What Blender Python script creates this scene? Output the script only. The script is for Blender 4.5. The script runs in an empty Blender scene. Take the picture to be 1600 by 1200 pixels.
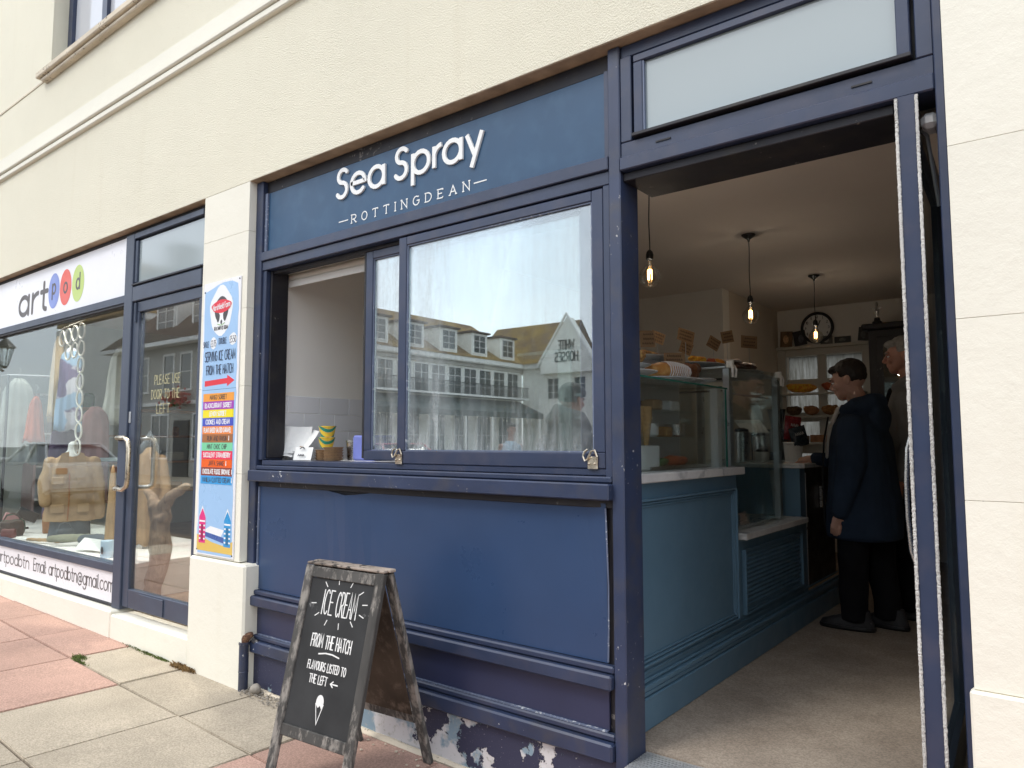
import bpy, bmesh, math, random
from mathutils import Vector, Matrix, noise
random.seed(7)
S = bpy.context.scene
COL = S.collection
R = math.radians
# ---------------------------------------------------------------- camera
cam = bpy.data.cameras.new('camera'); camo = bpy.data.objects.new('camera', cam); COL.objects.link(camo)
S.camera = camo
cam.sensor_width = 36; cam.lens = 36*1137.4/1600; cam.clip_end = 600; cam.clip_start = .05
yaw, pitch, roll = R(37.963), R(4.591), R(-.037)
fw = Vector((-math.sin(yaw)*math.cos(pitch), math.cos(yaw)*math.cos(pitch), math.sin(pitch)))
rt = Vector((math.cos(yaw), math.sin(yaw), 0)); up = rt.cross(fw)
r2 = math.cos(roll)*rt+math.sin(roll)*up; u2 = -math.sin(roll)*rt+math.cos(roll)*up
camo.matrix_world = Matrix.Translation((0, -2.3642, 1.40)) @ Matrix((r2, u2, -fw)).transposed().to_4x4()
# ---------------------------------------------------------------- sky and sun (bright overcast)
W = bpy.data.worlds.new('World'); S.world = W; W.use_nodes = True
nt = W.node_tree; nt.nodes.clear()
def wn(t, **k):
    n = nt.nodes.new(t)
    for a, v in k.items(): setattr(n, a, v)
    return n
SUN_EL, SUN_AZ = R(52), R(205)      # azimuth measured clockwise from +y
sky = wn('ShaderNodeTexSky', sky_type='NISHITA', sun_disc=False); sky.sun_elevation = SUN_EL; sky.sun_rotation = SUN_AZ
bg1 = wn('ShaderNodeBackground'); bg1.inputs[1].default_value = .05
nt.links.new(sky.outputs[0], bg1.inputs[0])
tc = wn('ShaderNodeTexCoord'); mp = wn('ShaderNodeMapping'); mp.inputs['Scale'].default_value = (1, 1, 2.6)
nz = wn('ShaderNodeTexNoise'); nz.inputs['Scale'].default_value = 1.6; nz.inputs['Detail'].default_value = 5; nz.inputs['Roughness'].default_value = .55
rp = wn('ShaderNodeValToRGB'); rp.color_ramp.elements[0].position = .3; rp.color_ramp.elements[1].position = .72
rp.color_ramp.elements[0].color = (.60, .66, .74, 1); rp.color_ramp.elements[1].color = (1.0, 1.0, 1.0, 1)
bg2 = wn('ShaderNodeBackground'); bg2.inputs[1].default_value = 1.42
ad = wn('ShaderNodeAddShader'); ow = wn('ShaderNodeOutputWorld')
L = nt.links.new
L(tc.outputs['Generated'], mp.inputs[0]); L(mp.outputs[0], nz.inputs['Vector']); L(nz.outputs[0], rp.inputs[0]); L(rp.outputs[0], bg2.inputs[0])
L(bg1.outputs[0], ad.inputs[0]); L(bg2.outputs[0], ad.inputs[1]); L(ad.outputs[0], ow.inputs[0])
sun = bpy.data.lights.new('sun', 'SUN'); sun.energy = 1.1; sun.angle = R(16); sun.color = (1, .95, .87)
suno = bpy.data.objects.new('sun', sun); COL.objects.link(suno)
sd = Vector((math.sin(SUN_AZ)*math.cos(SUN_EL), math.cos(SUN_AZ)*math.cos(SUN_EL), math.sin(SUN_EL)))
suno.rotation_euler = sd.to_track_quat('Z', 'Y').to_euler()
S.view_settings.view_transform = 'Standard'; S.view_settings.look = 'None'
S.view_settings.exposure = .42; S.view_settings.gamma = 1; S.view_settings.use_curve_mapping = False
S.cycles.max_bounces = 9; S.cycles.transparent_max_bounces = 24; S.cycles.diffuse_bounces = 5; S.cycles.glossy_bounces = 4
S.cycles.sample_clamp_indirect = 6
# ---------------------------------------------------------------- object helpers
MW = {}
def origin(o):
    return MW.get(o.name, Matrix.Identity(4))
def tag(o, label=None, cat=None, group=None, kind=None):
    if label: o['label'] = label
    if cat: o['category'] = cat
    if group: o['group'] = group
    if kind: o['kind'] = kind
    return o
def thing(name, label, cat, loc=(0, 0, 0), rz=0, group=None):
    o = bpy.data.objects.new(name, None); COL.objects.link(o); o.empty_display_size = .05
    o.location = loc; o.rotation_euler = (0, 0, rz)
    MW[o.name] = Matrix.Translation(loc) @ Matrix.Rotation(rz, 4, 'Z')
    return tag(o, label, cat, group)
def mk(name, bm, m, parent=None, local=False, label=None, kind=None, smooth=False):
    """one mesh object; bm is in world metres unless local=True"""
    bmesh.ops.recalc_face_normals(bm, faces=bm.faces[:]) if not getattr(bm, 'skip', 0) and len(bm.faces) < 60000 else None
    me = bpy.data.meshes.new(name)
    if smooth:
        for f in bm.faces: f.smooth = True
    bm.to_mesh(me); bm.free()
    for x in (m if isinstance(m, (list, tuple)) else [m]): me.materials.append(x)
    o = bpy.data.objects.new(name, me); COL.objects.link(o)
    if parent is not None:
        o.parent = parent; P = origin(parent); MW[o.name] = P
        if not local: me.transform(P.inverted())
    if label: o['label'] = label
    if kind: o['kind'] = kind
    return o
def solo(name, bm, m, label, cat, group=None, smooth=False):
    """a top-level thing of a single mesh; its origin goes to the middle of its base"""
    xs = [v.co for v in bm.verts]
    c = Vector(((min(v.x for v in xs)+max(v.x for v in xs))/2, (min(v.y for v in xs)+max(v.y for v in xs))/2, min(v.z for v in xs)))
    bmesh.ops.translate(bm, verts=bm.verts[:], vec=-c)
    o = mk(name, bm, m, smooth=smooth); o.location = c; MW[o.name] = Matrix.Translation(c)
    return tag(o, label, cat, group)
def dup(o, parent=None):
    c = o.copy(); COL.objects.link(c)
    if parent is not None: c.parent = parent
    MW[c.name] = origin(o)
    for ch in [x for x in bpy.data.objects if x.parent == o]: dup(ch, c)
    return c
# ---------------------------------------------------------------- mesh helpers
def B(): return bmesh.new()
def box(bm, x0, x1, y0, y1, z0, z1, M=None, bev=0):
    vs = [bm.verts.new((x, y, z)) for z in (z0, z1) for y in (y0, y1) for x in (x0, x1)]
    fs = [bm.faces.new([vs[i] for i in q]) for q in ((0, 2, 3, 1), (4, 5, 7, 6), (0, 1, 5, 4), (2, 6, 7, 3), (0, 4, 6, 2), (1, 3, 7, 5))]
    if bev:
        es = list({e for f in fs for e in f.edges})
        r = bmesh.ops.bevel(bm, geom=es, offset=bev, segments=1, affect='EDGES')
        vs = list({v for f in r['faces'] for v in f.verts} | {v for v in vs if v.is_valid})
    if M is not None: bmesh.ops.transform(bm, matrix=M, verts=vs)
    return vs
def bxo(*a, **k):
    bm = B(); box(bm, *a, **k); return bm
def frames(pts):
    pts = [Vector(p) for p in pts]; out = []; side = None
    for i, p in enumerate(pts):
        a = pts[max(i-1, 0)]; b = pts[min(i+1, len(pts)-1)]
        t = (b-a).normalized()
        if side is None:
            side = t.orthogonal().normalized()
        side = (side-t*side.dot(t))
        side = side.normalized() if side.length > 1e-6 else t.orthogonal().normalized()
        out.append((p, t, side, t.cross(side)))
    return out
def tube(bm, pts, r, seg=8, cap=True, closed=False):
    fr = frames(pts); rings = []
    rs = r if isinstance(r, (list, tuple)) else [r]*len(fr)
    for (p, t, s, b), rr in zip(fr, rs):
        ra, rb = rr if isinstance(rr, (list, tuple)) else (rr, rr)
        rings.append([bm.verts.new(p+s*ra*math.cos(2*math.pi*k/seg)+b*rb*math.sin(2*math.pi*k/seg)) for k in range(seg)])
    n = len(rings)
    for i in range(n if closed else n-1):
        a, c = rings[i], rings[(i+1) % n]
        for k in range(seg): bm.faces.new((a[k], a[(k+1) % seg], c[(k+1) % seg], c[k]))
    if cap and not closed:
        bm.faces.new(rings[0][::-1]); bm.faces.new(rings[-1])
    return rings
def loft(bm, rings, seg=20, cap=True, sq=2.0):
    """rings: (centre, ax, ay[, X axis, Y axis]) -> closed skin; sq>2 squares the section"""
    out = []
    for q in rings:
        c, ax, ay = Vector(q[0]), q[1], q[2]
        X = Vector(q[3]) if len(q) > 3 else Vector((1, 0, 0)); Y = Vector(q[4]) if len(q) > 4 else Vector((0, 1, 0))
        rr = []
        for k in range(seg):
            a = 2*math.pi*k/seg; ca, sa = math.cos(a), math.sin(a)
            rr.append(bm.verts.new(c+X*ax*math.copysign(abs(ca)**(2/sq), ca)+Y*ay*math.copysign(abs(sa)**(2/sq), sa)))
        out.append(rr)
    for a, c in zip(out, out[1:]):
        for k in range(seg): bm.faces.new((a[k], a[(k+1) % seg], c[(k+1) % seg], c[k]))
    if cap: bm.faces.new(out[0][::-1]); bm.faces.new(out[-1])
    return out
def lathe(bm, prof, c=(0, 0, 0), seg=20, cap=True):
    return loft(bm, [((c[0], c[1], c[2]+z), r, r) for r, z in prof], seg, cap)
def limb(bm, pts, rs, seg=12):
    """round-ended tapering limb"""
    pts = [Vector(p) for p in pts]
    rs = [q if isinstance(q, (list, tuple)) else (q, q) for q in rs]
    d0 = (pts[0]-pts[1]).normalized(); d1 = (pts[-1]-pts[-2]).normalized()
    P = []; Q = []
    for k in (1, .8, .45):
        s = math.sqrt(max(1-k*k, .03)); P.append(pts[0]+d0*max(rs[0])*k*.8); Q.append((rs[0][0]*s, rs[0][1]*s))
    for i in range(len(pts)): P.append(pts[i]); Q.append(rs[i])
    for k in (.45, .8, 1):
        s = math.sqrt(max(1-k*k, .03)); P.append(pts[-1]+d1*max(rs[-1])*k*.8); Q.append((rs[-1][0]*s, rs[-1][1]*s))
    tube(bm, P, Q, seg)
def ball(bm, c, rx, ry=None, rz=None, M=None, seg=16):
    ry = rx if ry is None else ry; rz = rx if rz is None else rz
    r = bmesh.ops.create_uvsphere(bm, u_segments=seg, v_segments=max(6, seg//2+1), radius=1)
    T = Matrix.Translation(c) @ (M if M is not None else Matrix.Identity(4)) @ Matrix.Diagonal((rx, ry, rz, 1))
    bmesh.ops.transform(bm, matrix=T, verts=r['verts'])
    return r['verts']
def extrude_poly(bm, pts2, y0, y1, plane='xz'):
    def V3(a, b, c): return {'xz': (a, c, b), 'yz': (c, a, b), 'xy': (a, b, c)}[plane]
    A = [bm.verts.new(V3(a, b, y0)) for a, b in pts2]; C = [bm.verts.new(V3(a, b, y1)) for a, b in pts2]
    bm.faces.new(A); bm.faces.new(C[::-1]); n = len(A)
    for i in range(n): bm.faces.new((A[i], C[i], C[(i+1) % n], A[(i+1) % n]))
def melt(bm, voxel, it=4, f=.6, rough=0, rscale=8, seed=0):
    """fuse the closed solids of bm into one continuous skin"""
    me = bpy.data.meshes.new('melt'); bmesh.ops.recalc_face_normals(bm, faces=bm.faces[:]); bm.to_mesh(me); bm.free()
    o = bpy.data.objects.new('melt', me); COL.objects.link(o)
    m = o.modifiers.new('r', 'REMESH'); m.mode = 'VOXEL'; m.voxel_size = voxel
    if it:
        s = o.modifiers.new('s', 'SMOOTH'); s.factor = f; s.iterations = it
    dg = bpy.context.evaluated_depsgraph_get(); dg.update()
    out = bmesh.new(); ev = o.evaluated_get(dg); em = ev.to_mesh(); out.from_mesh(em); ev.to_mesh_clear()
    bpy.data.objects.remove(o); bpy.data.meshes.remove(me)
    if rough:
        out.normal_update()
        for v in out.verts:
            p = v.co
            n = noise.noise(Vector((p.x*rscale+seed, p.y*rscale, p.z*rscale*.6)))+.5*noise.noise(Vector((p.x*rscale*2.3, p.y*rscale*2.3+seed, p.z*rscale*1.2)))
            v.co = p+v.normal*n*rough
    return out
# ---------------------------------------------------------------- materials
def nodes(name):
    m = bpy.data.materials.new(name); m.use_nodes = True
    return m, m.node_tree, m.node_tree.nodes['Principled BSDF']
def add(t, ty, **k):
    n = t.nodes.new(ty)
    for a, v in k.items(): setattr(n, a, v)
    return n
def coord(t, sc=1, st=(1, 1, 1)):
    c = add(t, 'ShaderNodeTexCoord'); oi = add(t, 'ShaderNodeObjectInfo'); a = add(t, 'ShaderNodeVectorMath', operation='MULTIPLY_ADD')
    t.links.new(oi.outputs['Random'], a.inputs[0]); a.inputs[1].default_value = (13, 17, 11); t.links.new(c.outputs['Object'], a.inputs[2])
    m = add(t, 'ShaderNodeMapping'); m.inputs['Scale'].default_value = [sc*s for s in st]; t.links.new(a.outputs[0], m.inputs[0])
    return m.outputs[0]
def noi(t, vec, scale, detail=4, rough=.55):
    n = add(t, 'ShaderNodeTexNoise'); n.inputs['Scale'].default_value = scale; n.inputs['Detail'].default_value = detail; n.inputs['Roughness'].default_value = rough
    t.links.new(vec, n.inputs['Vector']); return n.outputs[0]
def ramp(t, fac, stops):
    r = add(t, 'ShaderNodeValToRGB'); e = r.color_ramp.elements
    while len(e) < len(stops): e.new(.5)
    for i, (p, c) in enumerate(stops): e[i].position = p; e[i].color = (c if isinstance(c, (tuple, list)) else (c, c, c))[:3]+(1,) if not isinstance(c, (int, float)) else (c, c, c, 1)
    t.links.new(fac, r.inputs[0]); return r.outputs[0]
def mixc(t, fac, a, b):
    n = add(t, 'ShaderNodeMix', data_type='RGBA')
    for i, v in ((0, fac), (6, a), (7, b)):
        if isinstance(v, (int, float)): n.inputs[i].default_value = v
        elif isinstance(v, (tuple, list)): n.inputs[i].default_value = (v[0], v[1], v[2], 1)
        else: t.links.new(v, n.inputs[i])
    return n.outputs[2]
def bumpn(t, h, st, dist=.01, prev=None):
    b = add(t, 'ShaderNodeBump'); b.inputs['Strength'].default_value = st; b.inputs['Distance'].default_value = dist
    t.links.new(h, b.inputs['Height'])
    if prev is not None: t.links.new(prev, b.inputs['Normal'])
    return b.outputs[0]
def mat(name, c, rough=.6, var=.12, sc=5, bump=0, bsc=60, bd=.004, metal=0, stretch=(1, 1, 1), spec=.5, coat=0, rvar=.1):
    m, t, p = nodes(name); v = coord(t, 1, stretch)
    n = noi(t, v, sc)
    lo = tuple(x*(1-var) for x in c); hi = tuple(min(x*(1+var), 1) for x in c)
    t.links.new(ramp(t, n, [(.3, lo), (.7, hi)]), p.inputs['Base Color'])
    p.inputs['Metallic'].default_value = metal; p.inputs['Specular IOR Level'].default_value = spec; p.inputs['Coat Weight'].default_value = coat
    t.links.new(ramp(t, noi(t, v, sc*2.3), [(.3, max(rough-rvar, .02)), (.7, min(rough+rvar, 1))]), p.inputs['Roughness'])
    if bump: t.links.new(bumpn(t, noi(t, v, bsc, 3), bump, bd), p.inputs['Normal'])
    return m
def worn(name, c, chip, amt=.62, sc=40, rough=.45, st=(1, 1, 1), var=.15, bump=.15, soft=.02, dirt=None, spec=.5, sc2=3):
    """paint over something else: chips where fine noise, gathered by coarse noise, passes a threshold"""
    m, t, p = nodes(name); v = coord(t, 1, st)
    a = noi(t, v, sc, 6, .65); b = noi(t, v, sc2, 3)
    mm = add(t, 'ShaderNodeMath', operation='MULTIPLY_ADD'); t.links.new(b, mm.inputs[0]); mm.inputs[1].default_value = .55; t.links.new(a, mm.inputs[2])
    fac = ramp(t, mm.outputs[0], [(amt+.27-soft, 0.), (amt+.27+soft, 1.)])
    base = ramp(t, noi(t, v, 4), [(.3, tuple(x*(1-var) for x in c)), (.7, tuple(x*(1+var) for x in c))])
    if dirt: base = mixc(t, ramp(t, noi(t, v, 9, 5), [(.48, 0.), (.75, .75)]), base, dirt)
    t.links.new(mixc(t, fac, base, chip), p.inputs['Base Color'])
    t.links.new(mixc(t, fac, ramp(t, noi(t, v, 2.2, 6, .7), [(.3, max(rough-.05, .05)), (.7, min(rough+.08, 1))]), (.8,)*3), p.inputs['Roughness']); p.inputs['Specular IOR Level'].default_value = spec
    inv = add(t, 'ShaderNodeMath', operation='SUBTRACT'); inv.inputs[0].default_value = 1; t.links.new(fac, inv.inputs[1])
    t.links.new(bumpn(t, inv.outputs[0], bump, .003, bumpn(t, a, .08, .003)), p.inputs['Normal'])
    return m
def glass(name, refl=.12, tint=(.9, .95, .93), rough=0., haze=0, haze_c=(.8, .83, .85), streak=False, fres=.6):
    """coated shop glass: part clear, part mirror, optionally misted"""
    m, t, p = nodes(name); t.nodes.remove(p); o = t.nodes['Material Output']
    tr = add(t, 'ShaderNodeBsdfTransparent'); tr.inputs[0].default_value = (*tint, 1)
    gl = add(t, 'ShaderNodeBsdfGlossy'); gl.inputs['Roughness'].default_value = rough; gl.inputs[0].default_value = (.95, .98, 1, 1)
    lw = add(t, 'ShaderNodeLayerWeight'); lw.inputs[0].default_value = .35
    ma = add(t, 'ShaderNodeMath', operation='MULTIPLY_ADD', use_clamp=True); t.links.new(lw.outputs['Fresnel'], ma.inputs[0]); ma.inputs[1].default_value = fres; ma.inputs[2].default_value = refl
    mx = add(t, 'ShaderNodeMixShader'); t.links.new(ma.outputs[0], mx.inputs[0]); t.links.new(tr.outputs[0], mx.inputs[1]); t.links.new(gl.outputs[0], mx.inputs[2])
    last = mx
    if haze or streak:
        v = coord(t, 1, (9, 1, 1.0) if streak else (1, 1, 1))
        df = add(t, 'ShaderNodeBsdfDiffuse'); df.inputs[0].default_value = (*haze_c, 1)
        tl = add(t, 'ShaderNodeBsdfTranslucent'); tl.inputs[0].default_value = (*haze_c, 1)
        hm = add(t, 'ShaderNodeMixShader'); hm.inputs[0].default_value = .5; t.links.new(df.outputs[0], hm.inputs[1]); t.links.new(tl.outputs[0], hm.inputs[2])
        m2 = add(t, 'ShaderNodeMixShader')
        if streak:
            n = noi(t, v, 3.2, 6, .7); f = noi(t, coord(t, 1), 170, 2)
            mu = add(t, 'ShaderNodeMath', operation='MULTIPLY'); t.links.new(ramp(t, n, [(.42, .15), (.72, 1.)]), mu.inputs[0]); t.links.new(ramp(t, f, [(.3, .3), (.6, 1.)]), mu.inputs[1])
            # mist gathers near the foot of the pane and near its left edge
            tc = add(t, 'ShaderNodeTexCoord'); sx = add(t, 'ShaderNodeSeparateXYZ'); t.links.new(tc.outputs['Generated'], sx.inputs[0])
            rz = ramp(t, sx.outputs['Z'], [(0., 1.), (.1, .5), (.30, .06), (1., .06)]); rx = ramp(t, sx.outputs['X'], [(0., .25), (.17, .7), (.28, .03), (.85, .03), (1., .2)])
            s = add(t, 'ShaderNodeMath', operation='ADD'); t.links.new(rz, s.inputs[0]); t.links.new(rx, s.inputs[1])
            mu2 = add(t, 'ShaderNodeMath', operation='MULTIPLY', use_clamp=True); t.links.new(mu.outputs[0], mu2.inputs[0]); t.links.new(s.outputs[0], mu2.inputs[1])
            mu3 = add(t, 'ShaderNodeMath', operation='MULTIPLY'); t.links.new(mu2.outputs[0], mu3.inputs[0]); mu3.inputs[1].default_value = haze
            t.links.new(mu3.outputs[0], m2.inputs[0])
        else:
            m2.inputs[0].default_value = haze
        t.links.new(mx.outputs[0], m2.inputs[1]); t.links.new(hm.outputs[0], m2.inputs[2]); last = m2
    t.links.new(last.outputs[0], o.inputs[0])
    return m
def emit(name, c, s):
    m, t, p = nodes(name); p.inputs['Base Color'].default_value = (*c, 1); p.inputs['Emission Color'].default_value = (*c, 1); p.inputs['Emission Strength'].default_value = s
    return m
M = {}
# cream roughcast and smooth cream paint with stains
def render_mat(name, rough_cast, c=(.80, .735, .575)):
    m, t, p = nodes(name); v = coord(t)
    big = ramp(t, noi(t, v, .7, 5, .6), [(.3, tuple(x*.94 for x in c)), (.7, c)])
    # rain streaks
    st = add(t, 'ShaderNodeMapping'); st.inputs['Scale'].default_value = (5, 5, .35); t.links.new(v, st.inputs[0])
    s = ramp(t, noi(t, st.outputs[0], 1.3, 5, .6), [(.58, 0.), (.85, .20 if rough_cast else .14)])
    col = mixc(t, s, big, (.60, .51, .34))
    sp = ramp(t, noi(t, v, 30, 4, .7), [(.62, 0.), (.75, .25)])
    col = mixc(t, sp, col, (.66, .58, .42) if rough_cast else (.86, .82, .70))
    t.links.new(col, p.inputs['Base Color']); p.inputs['Roughness'].default_value = .85; p.inputs['Specular IOR Level'].default_value = .25
    if rough_cast: nrm = bumpn(t, noi(t, v, 130, 3, .75), .9, .010, bumpn(t, noi(t, v, 9, 4), .25, .012))
    else: nrm = bumpn(t, noi(t, v, 260, 2), .18, .002, bumpn(t, noi(t, v, 6, 6, .7), .42, .014))
    t.links.new(nrm, p.inputs['Normal'])
    return m
M['roughcast'] = render_mat('cream_roughcast', True, (.86, .815, .66)); M['cream'] = render_mat('cream_smooth', False, (.82, .79, .685))
M['sillstone'] = worn('weathered_sill', (.62, .54, .42), (.25, .2, .15), .66, 30, .8, bump=.3)
M['soffit'] = mat('soffit_shade_brown', (.36, .27, .18), .85, .25, 9, .3, 60)  # brown base paints the shade under the wall into the soffit
NAVY = (.027, .040, .082)
M['navy'] = worn('navy_gloss_paint', NAVY, (.42, .43, .46), .80, 70, .34, var=.12, bump=.1, dirt=(.055, .058, .09))
M['navy_chipped'] = worn('navy_chipped_paint', (.027, .040, .085), (.50, .50, .50), .73, 45, .36, var=.2, bump=.3, dirt=(.06, .06, .07))
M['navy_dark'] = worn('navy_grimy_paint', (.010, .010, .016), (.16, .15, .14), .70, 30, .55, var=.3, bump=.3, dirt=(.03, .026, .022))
M['navy_panel'] = worn('navy_satin_board', (.028, .058, .132), (.5, .52, .56), .84, 60, .30, var=.05, bump=.05)
M['navy_panel2'] = worn('navy_matt_board', (.026, .032, .075), (.35, .35, .4), .80, 60, .38, var=.1, bump=.1)
M['fascia'] = worn('petrol_blue_board', (.015, .062, .135), (.30, .36, .42), .82, 40, .40, var=.07, bump=.06, dirt=(.03, .09, .17))
M['slate'] = worn('slate_blue_paint', (.045, .060, .095), (.35, .37, .4), .77, 50, .42, var=.15, bump=.15)
M['bead'] = worn('scuffed_bead', (.13, .16, .24), (.45, .48, .52), .62, 60, .5, var=.3, bump=.2)
M['teal'] = mat('teal_joinery', (.105, .195, .275), .38, .06, 3, .05, 200)
M['white'] = mat('white_gloss', (.80, .80, .78), .35, .03, 3)
M['signwhite'] = worn('white_sign_board', (.80, .80, .83), (.6, .6, .6), .88, 30, .3, var=.02, bump=.02)
M['black'] = mat('black_plastic', (.012, .012, .013), .4)
M['ink'] = mat('dark_ink', (.03, .035, .05), .6, .05)
M['greyink'] = mat('grey_vinyl', (.11, .10, .10), .5, .05)
M['steel'] = mat('brushed_steel', (.55, .54, .52), .28, .1, 30, metal=1, stretch=(1, 1, 8))
M['brass'] = mat('tarnished_steel', (.60, .53, .42), .3, .15, 20, metal=1)
M['alu'] = mat('grey_aluminium', (.52, .54, .56), .35, .04, metal=.6)
M['paper'] = mat('white_paper', (.82, .82, .80), .8, .03)
M['kraft'] = mat('kraft_card', (.32, .20, .105), .8, .08, 20)
M['rust'] = worn('rusted_iron', (.11, .055, .035), (.24, .13, .07), .5, 60, .9, bump=.5)
M['intwall'] = mat('interior_cream_wall', (.80, .76, .69), .8, .04, 2, .08, 120)
M['hatchwall'] = mat('white_hatch_wall', (.90, .88, .83), .8, .03, 2, .08, 120)
M['intdark'] = mat('interior_taupe_wall', (.62, .54, .44), .85, .05, 2)
M['ceil'] = mat('ceiling_paint', (.74, .67, .60), .9, .03, 1)
M['pane'] = glass('sash_glass', .13, (.92, .96, .95), haze=.55, streak=True, fres=.55)
M['shopglass'] = glass('shop_glass', .075, (.95, .98, .97), fres=.09)
M['doorglass'] = glass('door_glass', .10, (.62, .66, .64), fres=.5)
M['doorglass2'] = glass('gift_door_glass', .055, (.94, .95, .94), fres=.30)
M['caseglass'] = glass('display_glass', .035, (.965, .993, .985), fres=.34)
M['bulbglass'] = glass('bulb_glass', .05, (.93, .87, .78), fres=.65)
M['frost'] = mat('blinded_glass', (.31, .36, .37), .08, .02, 1, spec=.9, rvar=.02)
M['upglass'] = mat('sky_pale_glass', (.52, .53, .56), .06, .03, 1, spec=.8, rvar=.02)  # pale base paints in the white sky mirrored by the upper panes
M['greenedge'] = mat('green_glass_edge', (.03, .16, .12), .15, .1)
M['brush'] = worn('grey_brush_pile', (.58, .57, .54), (.40, .39, .37), .60, 260, .95, bump=.9, spec=.1)
M['gasket'] = mat('black_gasket', (.012, .012, .014), .6)
# ---------------------------------------------------------------- single-line lettering
def arc(cx, cy, rx, ry, a0, a1, n=12):
    return [(cx+rx*math.cos(R(a0+(a1-a0)*i/n)), cy+ry*math.sin(R(a0+(a1-a0)*i/n))) for i in range(n+1)]
def O_(cx, cy, rx, ry): return arc(cx, cy, rx, ry, 90, 450, 20)
UP = {
 'A': (.56, [[(0, 0), (.28, 1), (.56, 0)], [(.1, .34), (.46, .34)]]),
 'B': (.5, [[(0, 0), (0, 1), (.26, 1)]+arc(.26, .76, .2, .24, 90, -90, 8)[1:]+[(0, .52)], [(.26, .52)]+arc(.26, .26, .24, .26, 90, -90, 8)[1:]+[(0, 0)]]),
 'C': (.5, [arc(.28, .5, .28, .5, 48, 312, 16)]),
 'D': (.54, [[(0, 0), (0, 1), (.18, 1)]+arc(.18, .5, .36, .5, 90, -90, 12)[1:]+[(0, 0)]]),
 'E': (.44, [[(.44, 1), (0, 1), (0, 0), (.44, 0)], [(0, .52), (.36, .52)]]),
 'F': (.42, [[(.42, 1), (0, 1), (0, 0)], [(0, .52), (.34, .52)]]),
 'G': (.56, [arc(.29, .5, .29, .5, 50, 360, 16)+[(.34, .5)]]),
 'H': (.52, [[(0, 0), (0, 1)], [(.52, 0), (.52, 1)], [(0, .5), (.52, .5)]]),
 'I': (.04, [[(.02, 0), (.02, 1)]]),
 'J': (.36, [[(.36, 1), (.36, .2)]+arc(.18, .2, .18, .2, 0, -180, 8)[1:]]),
 'K': (.5, [[(0, 0), (0, 1)], [(.48, 1), (.02, .44)], [(.16, .6), (.5, 0)]]),
 'L': (.42, [[(0, 1), (0, 0), (.42, 0)]]),
 'M': (.66, [[(0, 0), (.06, 1), (.33, .3), (.60, 1), (.66, 0)]]),
 'N': (.52, [[(0, 0), (0, 1), (.52, 0), (.52, 1)]]),
 'O': (.58, [O_(.29, .5, .29, .5)]),
 'P': (.48, [[(0, 0), (0, 1), (.24, 1)]+arc(.24, .73, .24, .27, 90, -90, 10)[1:]+[(0, .46)]]),
 'R': (.5, [[(0, 0), (0, 1), (.24, 1)]+arc(.24, .73, .24, .27, 90, -90, 10)[1:]+[(0, .46)], [(.2, .46), (.5, 0)]]),
 'S': (.48, [arc(.25, .74, .21, .25, 40, 250, 12)+arc(.23, .25, .23, .26, 80, -150, 12)]),
 'T': (.54, [[(0, 1), (.54, 1)], [(.27, 1), (.27, 0)]]),
 'U': (.52, [[(0, 1), (0, .27)]+arc(.26, .27, .26, .27, 180, 360, 10)[1:]+[(.52, 1)]]),
 'V': (.56, [[(0, 1), (.28, 0), (.56, 1)]]),
 'W': (.8, [[(0, 1), (.2, 0), (.4, .8), (.6, 0), (.8, 1)]]),
 'Y': (.54, [[(0, 1), (.27, .46), (.54, 1)], [(.27, .46), (.27, 0)]]),
 '3': (.44, [arc(.2, .76, .2, .24, 150, -90, 10)+arc(.2, .26, .24, .26, 90, -150, 10)[1:]]),
 '5': (.44, [[(.4, 1), (.06, 1), (.03, .56)]+arc(.2, .3, .24, .3, 110, -150, 12)]),
 '7': (.44, [[(0, 1), (.44, 1), (.14, 0)]]),
 '0': (.46, [O_(.23, .5, .23, .5)]),
 '1': (.2, [[(0, .8), (.16, 1), (.16, 0)]]),
 '2': (.44, [arc(.21, .74, .21, .26, 160, -30, 10)+[(0, 0), (.44, 0)]]),
 '4': (.46, [[(.34, 0), (.34, 1), (0, .3), (.46, .3)]]),
 '6': (.46, [arc(.23, .28, .23, .28, 90, 450, 14), [(.04, .4), (.3, 1)]]),
 '8': (.44, [O_(.22, .75, .2, .25), O_(.22, .26, .22, .26)]),
 '9': (.46, [O_(.23, .7, .22, .3), [(.44, .62), (.2, 0)]]),
 u'\u00a3': (.46, [arc(.28, .76, .16, .24, 30, 180, 8)+[(.12, .1), (0, 0), (.46, 0)], [(.0, .46), (.34, .46)]]),
 '.': (.06, [[(.01, 0), (.05, .0)]]), ' ': (.3, []), ':': (.06, [[(.01, .05), (.05, .05)], [(.01, .5), (.05, .5)]]),
 '-': (.3, [[(0, .45), (.3, .45)]]), '>': (.9, [[(0, .4), (.9, .4)], [(.6, .75), (.9, .4), (.6, .05)]]), '<': (.9, [[(0, .4), (.9, .4)], [(.3, .75), (0, .4), (.3, .05)]]),
}
x_ = .66
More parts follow.
